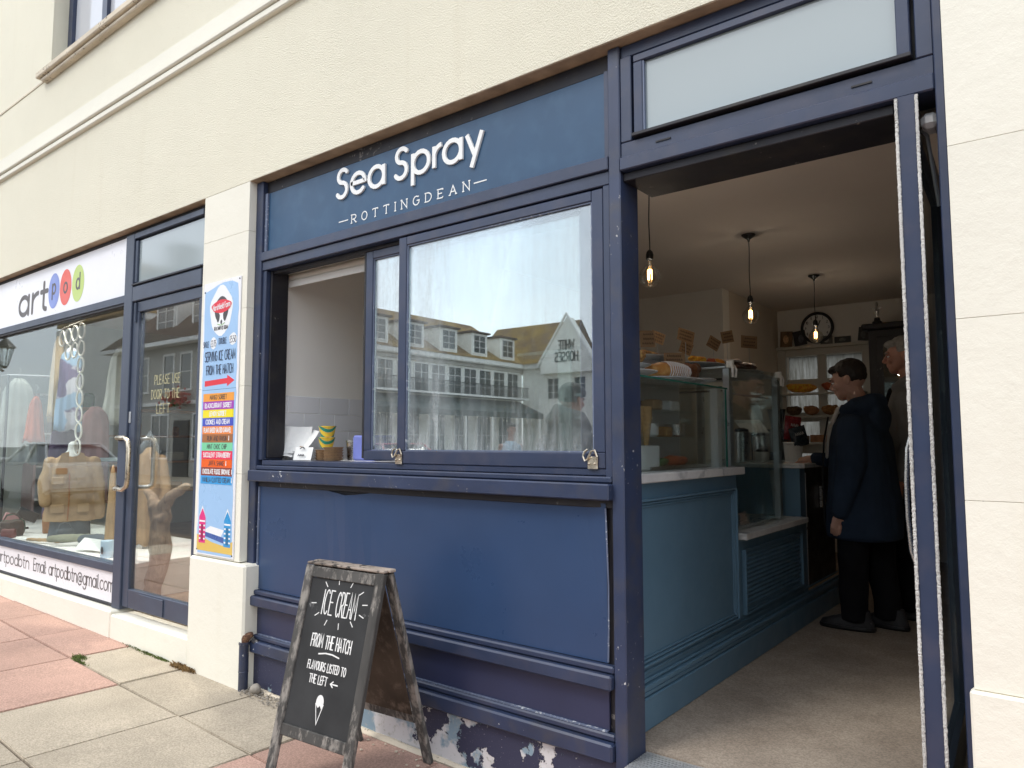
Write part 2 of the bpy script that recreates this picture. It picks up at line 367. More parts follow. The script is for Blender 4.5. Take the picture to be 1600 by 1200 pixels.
LO = {
 'a': (.58, [O_(.29, .33, .29, .33), [(.58, .66), (.58, 0)]]),
 'b': (.56, [O_(.28, .33, .28, .33), [(0, 1), (0, 0)]]),
 'c': (.5, [arc(.29, .33, .29, .33, 50, 310, 14)]),
 'd': (.56, [O_(.28, .33, .28, .33), [(.56, 1), (.56, 0)]]),
 'e': (.58, [[(.03, .35), (.57, .35)]+arc(.29, .33, .29, .33, 4, 318, 16)]),
 'f': (.34, [[(.12, 0), (.12, .8)]+arc(.28, .8, .16, .2, 180, 90, 5)[1:], [(0, .62), (.32, .62)]]),
 'g': (.56, [O_(.28, .33, .28, .33), [(.56, .66), (.56, -.1)]+arc(.28, -.1, .28, .24, 0, -150, 8)[1:]]),
 'h': (.5, [[(0, 1), (0, 0)], arc(.25, .4, .25, .26, 180, 0, 8)+[(.5, 0)]]),
 'i': (.04, [[(.02, .66), (.02, 0)], [(.02, .9), (.02, .86)]]),
 'l': (.04, [[(.02, 1), (.02, 0)]]),
 'm': (.84, [[(0, .66), (0, 0)], arc(.21, .42, .21, .24, 180, 0, 8)+[(.42, 0)], arc(.63, .42, .21, .24, 180, 0, 8)+[(.84, 0)]]),
 'n': (.5, [[(0, .66), (0, 0)], arc(.25, .4, .25, .26, 180, 0, 8)+[(.5, 0)]]),
 'o': (.6, [O_(.3, .33, .3, .33)]),
 'p': (.56, [O_(.28, .33, .28, .33), [(0, .66), (0, -.34)]]),
 'r': (.3, [[(0, .66), (0, 0)], arc(.28, .34, .28, .32, 180, 95, 6)]),
 's': (.42, [arc(.2, .49, .17, .17, 40, 250, 8)+arc(.2, .17, .19, .17, 80, -150, 8)]),
 't': (.34, [[(.14, .95), (.14, .14)]+arc(.28, .14, .14, .14, 180, 270, 4)[1:], [(0, .64), (.32, .64)]]),
 'y': (.54, [[(0, .66), (.28, .02)], [(.54, .66), (.17, -.34)]]),
 '@': (.9, [O_(.46, .33, .17, .19), [(.63, .52), (.63, .2)]+arc(.74, .22, .11, .1, 190, 340, 5)+arc(.45, .33, .43, .46, -10, 310, 20)]),
}
UP['Sbig'] = (.5, [arc(.27, .76, .22, .24, 35, 252, 14)+arc(.22, .26, .24, .27, 78, -148, 14)])
def serif(g):
    w, st = UP[g]; st = list(st); s = .085
    feet = {'R': [(0, 0), (0, 1), (.5, 0)], 'T': [(.27, 0)], 'I': [(.02, 0), (.02, 1)], 'N': [(0, 0), (.52, 1), (0, 1)], 'D': [(0, 0), (0, 1)], 'A': [(0, 0), (.56, 0)]}.get(g, [])
    for x, y in feet: st.append([(x-s, y), (x+s, y)])
    if g == 'T': st += [[(0, 1), (0, .86)], [(.54, 1), (.54, .86)]]
    if g == 'E': st += [[(.44, 1), (.44, .86)], [(.44, 0), (.44, .14)], [(-.08, 0), (0, 0)], [(-.08, 1), (0, 1)]]
    if g == 'G': st += [[(.5, .86), (.5, 1)]]
    return w, st
def layout(txt, sp=.16, serifs=False, up=None):
    """-> list of (char, x offset, strokes), total width"""
    x = 0; out = []
    for ch in txt:
        w, st = serif(ch) if serifs and ch in UP and ch != ' ' else (UP.get(ch) or LO.get(ch) or UP[' '])
        out.append((ch, x, st)); x += w+sp
    return out, x-sp
def ribbon(bm, pts, w, F, d0, d1, caps=True):
    """flat stroke of width w with depth d0..d1; F(u,v,d) -> world point"""
    P = [Vector(p) for p in pts]; Q = [P[0]]
    for p in P[1:]:
        if (p-Q[-1]).length > 1e-5: Q.append(p)
    closed = len(Q) > 3 and (Q[0]-Q[-1]).length < 1e-4
    if closed: Q.pop()
    if len(Q) < 2: return
    n = len(Q); rows = []
    for i, p in enumerate(Q):
        a = Q[i-1] if (i or closed) else None; b = Q[(i+1) % n] if (i < n-1 or closed) else None
        d1_ = (p-a).normalized() if a is not None else (b-p).normalized(); d2_ = (b-p).normalized() if b is not None else d1_
        t = d1_+d2_; t = t.normalized() if t.length > .05 else d1_
        k = 1/max(abs(t.dot(d1_)), .42)
        nrm = Vector((-t.y, t.x))*w/2*k
        rows.append((p+nrm, p-nrm))
    def strip(rw, loop):
        vs = [[bm.verts.new(F(a.x, a.y, d1)), bm.verts.new(F(b.x, b.y, d1)), bm.verts.new(F(b.x, b.y, d0)), bm.verts.new(F(a.x, a.y, d0))] for a, b in rw]
        m = len(vs)
        for i in range(m if loop else m-1):
            A, C = vs[i], vs[(i+1) % m]
            for k in range(4): bm.faces.new((A[k], A[(k+1) % 4], C[(k+1) % 4], C[k]))
        if not loop: bm.faces.new(vs[0][::-1]); bm.faces.new(vs[-1])
    if not closed and caps:
        def capr(c, d):
            o = []
            for k in (.38, .71, .92):
                h = math.sqrt(1-k*k); q = c+d*w/2*k; nn = Vector((-d.y, d.x))*w/2*h; o.append((q+nn, q-nn))
            return o
        rows = [(a, b) for a, b in capr(Q[0], (Q[0]-Q[1]).normalized())][::-1]
        # cap rows before the start run against the direction of travel: swap their sides
        rows = [(b, a) for a, b in rows]
        core = []
        for i, p in enumerate(Q):
            a = Q[i-1] if i else None; b = Q[i+1] if i < n-1 else None
            e1 = (p-a).normalized() if a is not None else (b-p).normalized(); e2 = (b-p).normalized() if b is not None else e1
            t = e1+e2; t = t.normalized() if t.length > .05 else e1
            k = 1/max(abs(t.dot(e1)), .42); nrm = Vector((-t.y, t.x))*w/2*k
            core.append((p+nrm, p-nrm))
        rows += core+capr(Q[-1], (Q[-1]-Q[-2]).normalized())
    strip(rows, closed)
def plane_F(o, U, V, N):
    o, U, V, N = Vector(o), Vector(U), Vector(V), Vector(N)
    return lambda u, v, d: o+U*u+V*v+N*d
def letters(txt, name, m, parent, F, h, w, depth=.0008, sp=.16, sx=1, serifs=False, width=None, slant=0, each=True, jitter=0, lift=.0006, align=0, caps=True):
    """write txt; each letter its own part when each, else one flat print"""
    lay, tot = layout(txt, sp, serifs)
    if width: sx = width/(tot*h)
    off = -tot*h*sx*align
    bm = B() if not each else None
    for ch, x, st in lay:
        if not st: continue
        b = B() if each else bm
        jy = random.uniform(-jitter, jitter)*h; jx = random.uniform(-jitter, jitter)*h
        for k, s in enumerate(st):
            pts = [((off+(x+p[0])*h*sx+slant*p[1]*h+jx), p[1]*h+jy) for p in s]
            ribbon(b, pts, w, F, 0, depth+lift+k*.0004, caps)
        if each: mk(name, b, m, parent)
    if not each: return mk(name, bm, m, parent)
# ================================================================ ground
def zp(x): return .025-.0125*(x+3.0) if x > -9 else .10
def slabmat(name, c, c2):
    m, t, p = nodes(name); v = coord(t)
    oi = add(t, 'ShaderNodeObjectInfo')
    base = ramp(t, noi(t, v, 3.5, 6, .65), [(.3, c2), (.68, c)])
    sp = ramp(t, noi(t, v, 120, 3, .7), [(.38, .72), (.62, 1.10)])
    mu = add(t, 'ShaderNodeMix', data_type='RGBA', blend_type='MULTIPLY'); mu.inputs[0].default_value = 1; t.links.new(base, mu.inputs[6]); t.links.new(sp, mu.inputs[7])
    sh = add(t, 'ShaderNodeHueSaturation'); mr = add(t, 'ShaderNodeMapRange'); t.links.new(oi.outputs['Random'], mr.inputs[0]); mr.inputs[3].default_value = .86; mr.inputs[4].default_value = 1.10
    t.links.new(mr.outputs[0], sh.inputs['Value']); t.links.new(mu.outputs[2], sh.inputs['Color'])
    st = ramp(t, noi(t, v, 1.7, 4, .6), [(.56, 0.), (.72, .30)])
    col = mixc(t, st, sh.outputs[0], tuple(x*.55 for x in c2))
    t.links.new(col, p.inputs['Base Color']); p.inputs['Roughness'].default_value = .88; p.inputs['Specular IOR Level'].default_value = .25
    t.links.new(bumpn(t, noi(t, v, 140, 3, .7), .45, .003, bumpn(t, noi(t, v, 14, 5, .6), .4, .008)), p.inputs['Normal'])
    return m
M['redslab'] = slabmat('red_paving', (.54, .345, .275), (.46, .30, .24))
M['greyslab'] = slabmat('grey_paving', (.54, .465, .36), (.43, .37, .285))
M['joint'] = mat('joint_sand', (.13, .10, .075), .95, .3, 30, .5, 200)
M['asphalt'] = mat('asphalt', (.055, .055, .057), .9, .2, 20, .4, 200)
M['kerb'] = mat('kerb_granite', (.30, .29, .27), .85, .15, 20, .3, 150)
M['concrete'] = slabmat('worn_concrete_floor', (.40, .335, .27), (.27, .22, .175))
g = B(); box(g, -300, 300, -300, 300, -1.2, -.18); mk('ground', g, M['asphalt'], kind='structure')
g = B(); box(g, -120, 60, -9.4, -3.1, -.18, -.09); mk('road', g, M['asphalt'], kind='structure')
g = B(); box(g, -46, -13.6, -60, -9.6, -.18, -.06); mk('square', g, M['greyslab'], kind='structure')
g = B(); box(g, -120, -13.5, -14, -9.6, -.06, .02); mk('far_pavement', g, M['greyslab'], kind='structure')
g = B()
for x0, x1 in ((-40, -9), (-9, 12)):
    vs = [g.verts.new(q) for q in ((x0, -2.9, zp(x0)-.012), (x1, -2.9, zp(x1)-.012), (x1, .06, zp(x1)-.012), (x0, .06, zp(x0)-.012))]; g.faces.new(vs)
pave = mk('pavement', g, M['joint'], kind='structure')
g = B(); box(g, -60, 20, -3.1, -2.9, -.18, .02, bev=.015); mk('kerb', g, M['kerb'], kind='structure')
cols = [-9.20, -8.50, -7.82, -7.14, -6.46, -5.76, -5.06, -4.33, -3.62, -2.95, -2.27, -1.60, -.92, -.24, .45, 1.1, 1.8]
rows = [.03, -.37, -1.04, -1.70, -2.36, -2.88]
for i in range(len(cols)-1):
    for j in range(len(rows)-1):
        x0, x1 = cols[i], cols[i+1]; y1, y0 = rows[j], rows[j+1]
        xc = (x0+x1)/2
        red = xc > -2.95 or (xc < -5.06 if j == 0 else xc < -4.33)
        if j >= 3 and random.random() < .3: red = not red
        b = B(); gp = .0045
        sk = .030*(-.0 if j == 0 else .6)
        def yy(x, y): return y-.035*(x+5)*(1 if y < 0 else .0)-.0
        def xx(x, y): return x-.06*max(0, -y)
        c4 = [(x0+gp, y0+gp), (x1-gp, y0+gp), (x1-gp, y1-gp), (x0+gp, y1-gp)]
        dz = random.uniform(-.0025, .0025); tx = random.uniform(-.003, .003)
        top = [b.verts.new((xx(x, y), yy(x, y), zp(x)+dz+tx*(x-xc)/.35)) for x, y in c4]
        bot = [b.verts.new((xx(x, y), yy(x, y), zp(x)-.03)) for x, y in c4]
        b.faces.new(top)
        for k in range(4): b.faces.new((bot[k], bot[(k+1) % 4], top[(k+1) % 4], top[k]))
        b.normal_update()
        bmesh.ops.bevel(b, geom=[e for e in b.edges if all(v in top for v in e.verts)], offset=.004, segments=2, affect='EDGES')
        mk('paving_slab', b, M['redslab' if red else 'greyslab'], pave)
# ================================================================ host building
bld = thing('seafront_building', 'cream rendered seafront building holding both shopfronts, with a moulded band above them', 'building', (-4, .2, 0))
LB = 2.95
g = B()
box(g, -16, -6.99, 0, .32, LB, 7.2); box(g, -4.7, 3.5, 0, .32, LB, 7.2); box(g, -6.99, -4.7, 0, .32, LB, 4.60); box(g, -6.99, -4.7, 0, .32, 6.1, 7.2)
mk('wall', g, M['roughcast'], bld)
g = B(); box(g, -16, 3.5, 8.9, 9.2, 0, 7.2); box(g, -16, -15.7, .33, 8.9, 0, 7.2); box(g, 3.2, 3.5, .33, 8.9, 0, 7.2)
# rear wall has an opening behind the cafe's back window
g.free(); g = B(); box(g, -16, -15.7, .33, 7, 0, 7.2); box(g, 3.2, 3.5, .33, 7, 0, 7.2); box(g, -16, 3.5, .33, 7, 7.2, 7.5)
mk('side_wall', g, M['roughcast'], bld)
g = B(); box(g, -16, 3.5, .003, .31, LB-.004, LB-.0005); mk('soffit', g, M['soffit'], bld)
# string course: three steps
g = B(); box(g, -16, 3.5, -.030, .01, 3.90, 3.945, bev=.006); box(g, -16, 3.5, -.045, .01, 3.950, 3.985, bev=.008); box(g, -16, 3.5, -.022, .01, 3.988, 4.02, bev=.004); box(g, -16, 3.5, -.010, .01, 4.03, 4.12)
mk('moulding', g, M['cream'], bld, label='cream moulded band running the length of the wall')
g = B(); box(g, -16, -7.02, -.006, .01, 4.60, 4.615); mk('reveal_bead', g, M['sillstone'], bld)
# smooth blocks of the piers
def blocks(x0, x1, zs, y0, y1, m, nm='render_block', x0f=None):
    for a, b in zip(zs, zs[1:]):
        g = bxo(x0, x1, y0, y1, a+.0007, b-.0007, bev=.0006)
        mk(nm, g, m, bld)
blocks(-4.315, -3.815, [.72, 1.22, 1.73, 2.19, 2.65, LB-.002], 0, .32, M['cream'])
g = bxo(-4.325, -3.725, -.022, .10, -.05, .715, bev=.012); mk('pier_plinth', g, M['cream'], bld)
g = B(); box(g, -3.812, -3.80, .01, .045, .72, LB-.01); mk('pier_return', g, M['sillstone'], bld) if False else g.free()
g = bxo(-.272, 3.5, -.014, .03, -.05, .733, bev=.006); mk('pier_plinth', g, M['cream'], bld)
blocks(-.262, 3.5, [.735, 1.24, 1.745, 2.245, 2.75, LB-.002], 0, .32, M['cream'])
g = B(); box(g, -.255, 3.49, .004, .31, .0, 2.949); mk('wall_core', g, M['sillstone'], bld)
# riser below the gift shop
g = bxo(-9.6, -5.37, -.015, .30, -.05, .235, bev=.010); mk('window_plinth', g, M['cream'], bld)
g = bxo(-5.368, -4.326, -.012, .30, -.05, .215, bev=.010); mk('door_step', g, M['cream'], bld)
g = bxo(-16, -9.6, 0, .3, -.05, 2.949); mk('end_pier', g, M['cream'], bld)
# upper window
uw = mk('window', bxo(-6.985, -4.705, .13, .17, 4.66, 4.72), M['navy'], bld)
g = B(); box(g, -6.985, -6.90, .12, .18, 4.72, 6.09); box(g, -6.29, -6.20, .12, .18, 4.72, 6.09); box(g, -5.50, -5.41, .12, .18, 4.72, 6.09); box(g, -4.79, -4.71, .12, .18, 4.72, 6.09); box(g, -6.9, -4.79, .12, .18, 6.0, 6.09)
mk('frame', g, M['navy'], uw)
g = B(); box(g, -6.90, -6.29, .15, .156, 4.72, 6.0); box(g, -6.20, -5.50, .15, .156, 4.72, 6.0); box(g, -5.41, -4.79, .15, .156, 4.72, 6.0); mk('pane', g, M['upglass'], uw)
g = B(); box(g, -7.12, -4.60, -.075, .11, 4.60, 4.655, bev=.008); box(g, -7.06, -4.64, -.05, .005, 4.565, 4.598, bev=.008); mk('sill', g, M['sillstone'], uw)
g = bxo(-6.985, -4.705, .30, .34, 4.62, 6.1); mk('room_backing', g, M['intwall'], bld)
# ================================================================ cafe shopfront
cf = thing('cafe_shopfront', 'navy cafe shopfront with serving hatch, blue name board and open doorway', 'shopfront', (-2, .1, 0))
def P_(nm, m, *a, bev=.003, par=None, label=None):
    return mk(nm, bxo(*a, bev=bev), M[m], par or cf, label=label)
P_('stile', 'navy_chipped', -3.813, -3.747, .045, .13, .30, 2.944)
P_('stile', 'navy_chipped', -3.795, -3.747, .050, .13, .03, .298)
P_('post', 'navy_chipped', -1.402, -1.350, .043, .185, .02, 2.944, bev=.004)
P_('jamb', 'navy', -.290, -.265, .036, .19, .02, 2.944)
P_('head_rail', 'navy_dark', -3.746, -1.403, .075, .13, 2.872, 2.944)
P_('head_rail', 'navy', -1.349, -.291, .058, .13, 2.895, 2.944)
board = P_('name_board', 'fascia', -3.746, -1.403, .072, .082, 2.513, 2.871, bev=0)
# beads round the board
g = B(); box(g, -3.745, -3.722, .060, .0715, 2.514, 2.87); mk('bead', g, M['bead'], cf)
g = B(); box(g, -3.720, -1.404, .0655, .0715, 2.5135, 2.5185); mk('bead', g, M['bead'], cf)
g = B(); box(g, -1.4275, -1.4035, .060, .0715, 2.52, 2.87); mk('bead', g, M['navy'], cf)
FF = plane_F((0, .0718, 0), (1, 0, 0), (0, 0, 1), (0, -1, 0))
def FO(o, y): return plane_F((o[0], y, o[1]), (1, 0, 0), (0, 0, 1), (0, -1, 0))
# raised white letters: "Sea" and "Spray", traced at their real places
lay, tot = layout('Sea', .10); H = .188; Wl = .024
for ch, x0, x1 in (('Sbig', -3.091, -2.994), ('e', -2.977, -2.849), ('a', -2.838, -2.705), ('Sbig', -2.639, -2.541), ('p', -2.518, -2.388), ('r', -2.375, -2.305), ('a', -2.311, -2.181), ('y', -2.167, -2.054)):
    big = ch == 'Sbig'; w_, st = UP[ch] if big else LO[ch]; ww = .0215; hh = .147 if big else .159; z0 = 2.704 if big else 2.701
    us = [p[0] for s in st for p in s]; ua, ub = min(us), max(us); g = B()
    for k, s in enumerate(st): ribbon(g, [(x0+ww/2+(p[0]-ua)/(ub-ua)*(x1-x0-ww), z0+p[1]*hh) for p in s], ww, FO((0, 0), .0715), 0, .010+k*.0005, ch in ('Sbig', 'e'))
    mk('letter', g, M['white'], board)
letters('ROTTINGDEAN', 'letter', M['white'], board, FO((-2.968, 2.549), .0715), .043, .0056, depth=.0006, sp=.62, serifs=True, width=.822, caps=False)
for u in (-3.073, -2.119):
    g = B(); ribbon(g, [(u, 2.573), (u+.076, 2.573)], .0055, FO((0, 0), .0715), 0, .0012, False); mk('dash', g, M['white'], board)
# rails below the board and the sliding track
P_('rail', 'navy', -3.746, -1.403, .038, .13, 2.460, 2.512)
P_('track', 'navy', -3.746, -1.403, .052, .15, 2.405, 2.458)
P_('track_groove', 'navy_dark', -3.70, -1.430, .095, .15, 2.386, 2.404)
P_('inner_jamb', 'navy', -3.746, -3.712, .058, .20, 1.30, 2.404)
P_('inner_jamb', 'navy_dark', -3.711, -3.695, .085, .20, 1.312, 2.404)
P_('inner_jamb', 'navy', -1.434, -1.403, .052, .16, 1.25, 2.404)
# sashes
def sash(x0, x1, y0, y1, z0, z1, st, bt, m='navy', pane='pane'):
    s = P_('sash', m, x0, x1, y0, y1, z0, z0+bt, bev=.003)
    for a in ((x0, x0+st, y0, y1, z0+bt+.0008, z1), (x1-st, x1, y0, y1, z0+bt+.0008, z1), (x0+st+.0008, x1-st-.0008, y0, y1, z1-st*.8, z1)):
        mk('stile', bxo(*a, bev=.003), M[m], s)
    mk('pane', bxo(x0+st+.006, x1-st-.006, (y0+y1)/2, (y0+y1)/2+.004, z0+bt+.006, z1-st*.8-.006), M[pane], s)
    g = B(); w = .006; a0, a1, b0, b1 = x0+st, x1-st, z0+bt, z1-st*.8; ym = (y0+y1)/2
    box(g, a0+.001, a0+w, y0+.006, ym-.0005, b0+.002, b1-.002); box(g, a1-w, a1-.001, y0+.006, ym-.0005, b0+.002, b1-.002); box(g, a0+w+.0005, a1-w-.0005, y0+.006, ym-.0005, b0+.001, b0+w); box(g, a0+w+.0005, a1-w-.0005, y0+.006, ym-.0005, b1-w, b1-.001)
    mk('glazing_bead', g, M['bead'], s)
    return s
s1 = sash(-2.882, -1.52, .100, .130, 1.312, 2.385, .052, .048)
s2 = sash(-2.590, -1.437, .056, .088, 1.300, 2.398, .052, .060)
s1['label'] = 'inner sliding window of the hatch, slid open'; s2['label'] = 'outer sliding window with misted glass'
P_('reveal_strip', 'gasket', -2.897, -2.884, .102, .125, 1.32, 2.385, bev=0)
# tarnished latches
for x in (-2.592, -1.512):
    l = B(); U = [(x, .050, 1.372), (x-.012, .044, 1.362), (x-.016, .042, 1.345), (x-.006, .040, 1.328), (x+.006, .040, 1.338), (x+.018, .044, 1.365), (x+.034, .046, 1.370), (x+.042, .050, 1.345), (x+.040, .052, 1.31)]
    tube(l, U, .0045, 6); box(l, x-.002, x+.044, .047, .0555, 1.295, 1.345, bev=.004)
    for dx in (.008, .034): ball(l, (x+dx, .046, 1.318), .005)
    mk('latch', l, M['brass'], s2, smooth=False)
# sill ledges
P_('sill', 'navy', -3.712, -1.404, .060, .24, 1.272, 1.299)
P_('sill', 'navy', -3.735, -1.403, .038, .12, 1.246, 1.270, bev=.005)
P_('sill', 'navy_chipped', -3.775, -1.3985, .010, .12, 1.182, 1.244, bev=.005)
P_('sill_shadow_strip', 'navy_dark', -3.744, -1.404, .062, .12, 1.150, 1.180)  # near-black strip paints in the shadow line below the sill
# boards of the stall riser
g = B(); nx = 24
T = []; Bo = []
for i in range(nx+1):
    x = -3.728+(2.288)*i/nx; u = i/nx
    sag = -.010-.020*math.exp(-((u-.34)/.05)**2)-.008*math.sin(u*5); curl = -.014*math.exp(-((u-.34)/.06)**2)-(.008 if i == nx else 0)
    T.append((g.verts.new((x, .068+curl, 1.166+sag+.004)), g.verts.new((x, .074+curl, 1.166+sag+.004))))
    Bo.append((g.verts.new((x, .068, .575)), g.verts.new((x, .074, .575))))
for i in range(nx):
    for A, C in ((T, Bo),):
        g.faces.new((A[i][0], A[i+1][0], C[i+1][0], C[i][0])); g.faces.new((A[i][1], C[i][1], C[i+1][1], A[i+1][1])); g.faces.new((A[i][0], A[i][1], A[i+1][1], A[i+1][0]))
mk('riser_panel', g, M['navy_panel'], cf, label='large satin navy board, sprung at its top edge')
g = B(); tube(g, [(-1.441, .060, 1.150), (-1.436, .058, 1.05), (-1.432, .062, .86), (-1.434, .064, .70), (-1.4375, .064, .58)], .0035, 6); mk('panel_edge', g, M['bead'], cf)
P_('backing', 'navy_dark', -3.745, -1.404, .078, .13, .03, 1.18, bev=0)
P_('panel_bead', 'bead', -3.738, -3.728, .058, .0775, .58, 1.15)
P_('rail', 'navy', -3.812, -1.4035, .040, .0775, .545, .572, bev=.006)
P_('rail', 'navy', -3.812, -1.4035, .018, .0775, .488, .543, bev=.007)
P_('riser_panel', 'navy_panel2', -3.73, -1.437, .066, .0775, .330, .486, bev=0)
P_('rail', 'navy', -3.744, -1.4035, .046, .0775, .300, .326, bev=.006)
P_('rail', 'navy_chipped', -3.744, -1.4035, .022, .0775, .232, .298, bev=.007)
P_('panel_bead', 'bead', -3.70, -1.44, .055, .0655, .327, .332, bev=0)
M['peel'] = worn('peeling_navy_masonry', (.030, .034, .075), (.60, .60, .60), .575, 9, .6, var=.25, bump=.9, soft=.006, dirt=(.05, .05, .06), sc2=2.1)
def peel():
    m, t, p = nodes('peeled_masonry'); v = coord(t)
    a = noi(t, v, 7, 8, .62); b = noi(t, v, 1.6, 2)
    mm = add(t, 'ShaderNodeMath', operation='MULTIPLY_ADD'); t.links.new(b, mm.inputs[0]); mm.inputs[1].default_value = .9; t.links.new(a, mm.inputs[2])
    # peeled mostly between the board's feet and the doorway (world x -2.9 .. -1.75)
    g_ = add(t, 'ShaderNodeNewGeometry'); sx = add(t, 'ShaderNodeSeparateXYZ'); t.links.new(g_.outputs['Position'], sx.inputs[0])
    r0 = add(t, 'ShaderNodeMapRange'); t.links.new(sx.outputs['X'], r0.inputs[0]); r0.inputs[1].default_value = -3.0; r0.inputs[2].default_value = -1.5
    rx = add(t, 'ShaderNodeMath', operation='ADD'); t.links.new(ramp(t, r0.outputs[0], [(0., .05), (.10, .42), (.62, .44), (.72, .20), (.86, .34), (1., .05)]), rx.inputs[0]); rx.inputs[1].default_value = -.16
    m2 = add(t, 'ShaderNodeMath', operation='ADD'); t.links.new(mm.outputs[0], m2.inputs[0]); t.links.new(rx.outputs[0], m2.inputs[1])
    rz = add(t, 'ShaderNodeMapRange'); t.links.new(sx.outputs['Z'], rz.inputs[0]); rz.inputs[1].default_value = .04; rz.inputs[2].default_value = .22; rz.inputs[3].default_value = .03; rz.inputs[4].default_value = -.03
    m3 = add(t, 'ShaderNodeMath', operation='ADD'); t.links.new(m2.outputs[0], m3.inputs[0]); t.links.new(rz.outputs[0], m3.inputs[1])
    f1 = ramp(t, m3.outputs[0], [(1.02, 0.), (1.03, 1.)]) if False else None
    mr = add(t, 'ShaderNodeMapRange'); t.links.new(m3.outputs[0], mr.inputs[0]); mr.inputs[1].default_value = 1.045; mr.inputs[2].default_value = 1.055
    under = mixc(t, ramp(t, noi(t, v, 6, 5), [(.50, 0.), (.56, 1.)]), (.60, .59, .60), (.22, .31, .38))
    under = mixc(t, ramp(t, noi(t, v, 30, 6, .7), [(.55, 0.), (.62, .8)]), under, (.40, .40, .36))
    top = mixc(t, ramp(t, noi(t, v, 90, 4, .8), [(.64, 0.), (.68, .8)]), (.030, .033, .070), (.42, .42, .43))
    t.links.new(mixc(t, mr.outputs[0], top, under), p.inputs['Base Color']); p.inputs['Roughness'].default_value = .6
    iv = add(t, 'ShaderNodeMath', operation='SUBTRACT'); iv.inputs[0].default_value = 1; t.links.new(mr.outputs[0], iv.inputs[1])
    t.links.new(bumpn(t, iv.outputs[0], 1, .006, bumpn(t, noi(t, v, 60, 4), .3, .004)), p.inputs['Normal'])
    return m
g = bxo(-3.795, -1.4035, .052, .0775, -.02, .231); mk('masonry_base', g, peel(), cf, label='masonry foot with navy paint peeling off in pale patches')
g = B(); tube(g, [(-3.7+.1*i, .040+random.uniform(-.006, .006), zp(-3.7+.1*i)+.0) for i in range(24)], [(random.uniform(.014, .022), .012) for _ in range(24)], 6); mk('mortar_fillet', g, M['sillstone'], cf)
# door head, transom light
P_('door_head', 'navy', -1.349, -.291, .036, .18, 2.440, 2.492, bev=.004)
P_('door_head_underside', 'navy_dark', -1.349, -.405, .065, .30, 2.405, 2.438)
P_('transom_rail', 'navy', -1.349, -.291, .050, .12, 2.4935, 2.552)
for x in (-1.20, -.52): P_('drain_slot', 'navy_dark', x, x+.06, .046, .0495, 2.517, 2.523, bev=0)
P_('transom_stile', 'navy', -1.349, -1.302, .050, .12, 2.554, 2.894)
P_('transom_stile', 'navy', -.338, -.291, .050, .12, 2.554, 2.894)
P_('gasket_strip', 'gasket', -1.301, -.339, .085, .10, 2.554, 2.894, bev=0)
cs = P_('casement', 'navy', -1.290, -.350, .046, .084, 2.857, 2.886)
mk('stile', bxo(-1.290, -1.252, .046, .084, 2.574, 2.856, bev=.003), M['navy'], cs); mk('stile', bxo(-.388, -.350, .046, .084, 2.574, 2.856, bev=.003), M['navy'], cs)
mk('drip_bar', bxo(-1.293, -.347, .030, .084, 2.560, 2.573, bev=.002), M['navy_dark'], cs)
mk('pane', bxo(-1.251, -.389, .064, .070, 2.574, 2.856), M['frost'], cs)
g = B(); box(g, -1.251, -1.246, .05, .0635, 2.576, 2.854); box(g, -1.245, -.395, .05, .0635, 2.575, 2.580); mk('glazing_bead', g, M['bead'], cs)
# open door, swung in against the right-hand side
dr = mk('door', B(), M['navy'], cf, label='open glazed door swung inwards, edge on, with grey brush seals')
DM = Matrix.Translation((-.343, .022, 0)) @ Matrix.Rotation(R(90+3.2), 4, 'Z')   # local x runs along the leaf, -y faces the jamb
def D_(nm, m, x0, x1, y0, y1, z0, z1, bev=.002):
    b = B(); box(b, x0, x1, y0, y1, z0, z1, bev=bev); bmesh.ops.transform(b, matrix=DM, verts=b.verts[:]); return mk(nm, b, M[m], dr)
D_('stile', 'navy', .0, .085, -.002, .046, .285, 2.436); D_('stile', 'slate', .90, .985, -.002, .046, .285, 2.436)
D_('rail', 'slate', .086, .899, -.002, .046, .285, .42); D_('rail', 'slate', .086, .899, -.002, .046, 2.34, 2.436)
D_('pane', 'doorglass', .088, .897, .018, .024, .422, 2.338, bev=0); D_('gasket', 'gasket', .0865, .096, .0, .044, .422, 2.338, bev=0)
def fuzz(bm, x, y, z0, z1, r, n):
    pts = []; rs = []
    for i in range(n+1):
        pts.append((x+random.uniform(-.0007, .0007), y+random.uniform(-.0007, .0007), z0+(z1-z0)*i/n)); rs.append(r*random.uniform(.9, 1.1))
    tube(bm, pts, rs, 7)
for y in (.0485, -.0055):
    b = B(); fuzz(b, -.003, y, .285, 2.43, .0048, 520); bmesh.ops.transform(b, matrix=DM, verts=b.verts[:]); mk('brush_strip', b, M['brush'], dr)
b = B(); tube(b, [(.07, .047, 1.02), (.07, .052, 1.03), (.07, .066, 1.08), (.07, .072, 1.18), (.07, .072, 1.28), (.07, .066, 1.38), (.07, .052, 1.43), (.07, .047, 1.44)], .007, 10)
bmesh.ops.transform(b, matrix=DM, verts=b.verts[:]); mk('pull_handle', b, M['steel'], dr, smooth=True)
b = B(); tube(b, [(-.345, .15, 2.368), (-.33, .15, 2.345), (-.312, .19, 2.13)], .006, 6); mk('closer_arm', b, M['alu'], dr)
b = B(); box(b, -.340, -.292, .09, .17, 2.350, 2.398, bev=.014); mk('closer_body', b, M['white'], dr)
b = B(); tube(b, [(-.46, .16, .285), (-.45, .12, .283), (-.405, .115, .285)], [.013, .012, .010], 7); ball(b, (-.462, .17, .287), .017); mk('floor_stop', b, M['rust'], dr)
g = B(); box(g, -.289, -.2655, .20, .26, .26, 2.404); mk('jamb_return', g, M['slate'], cf)
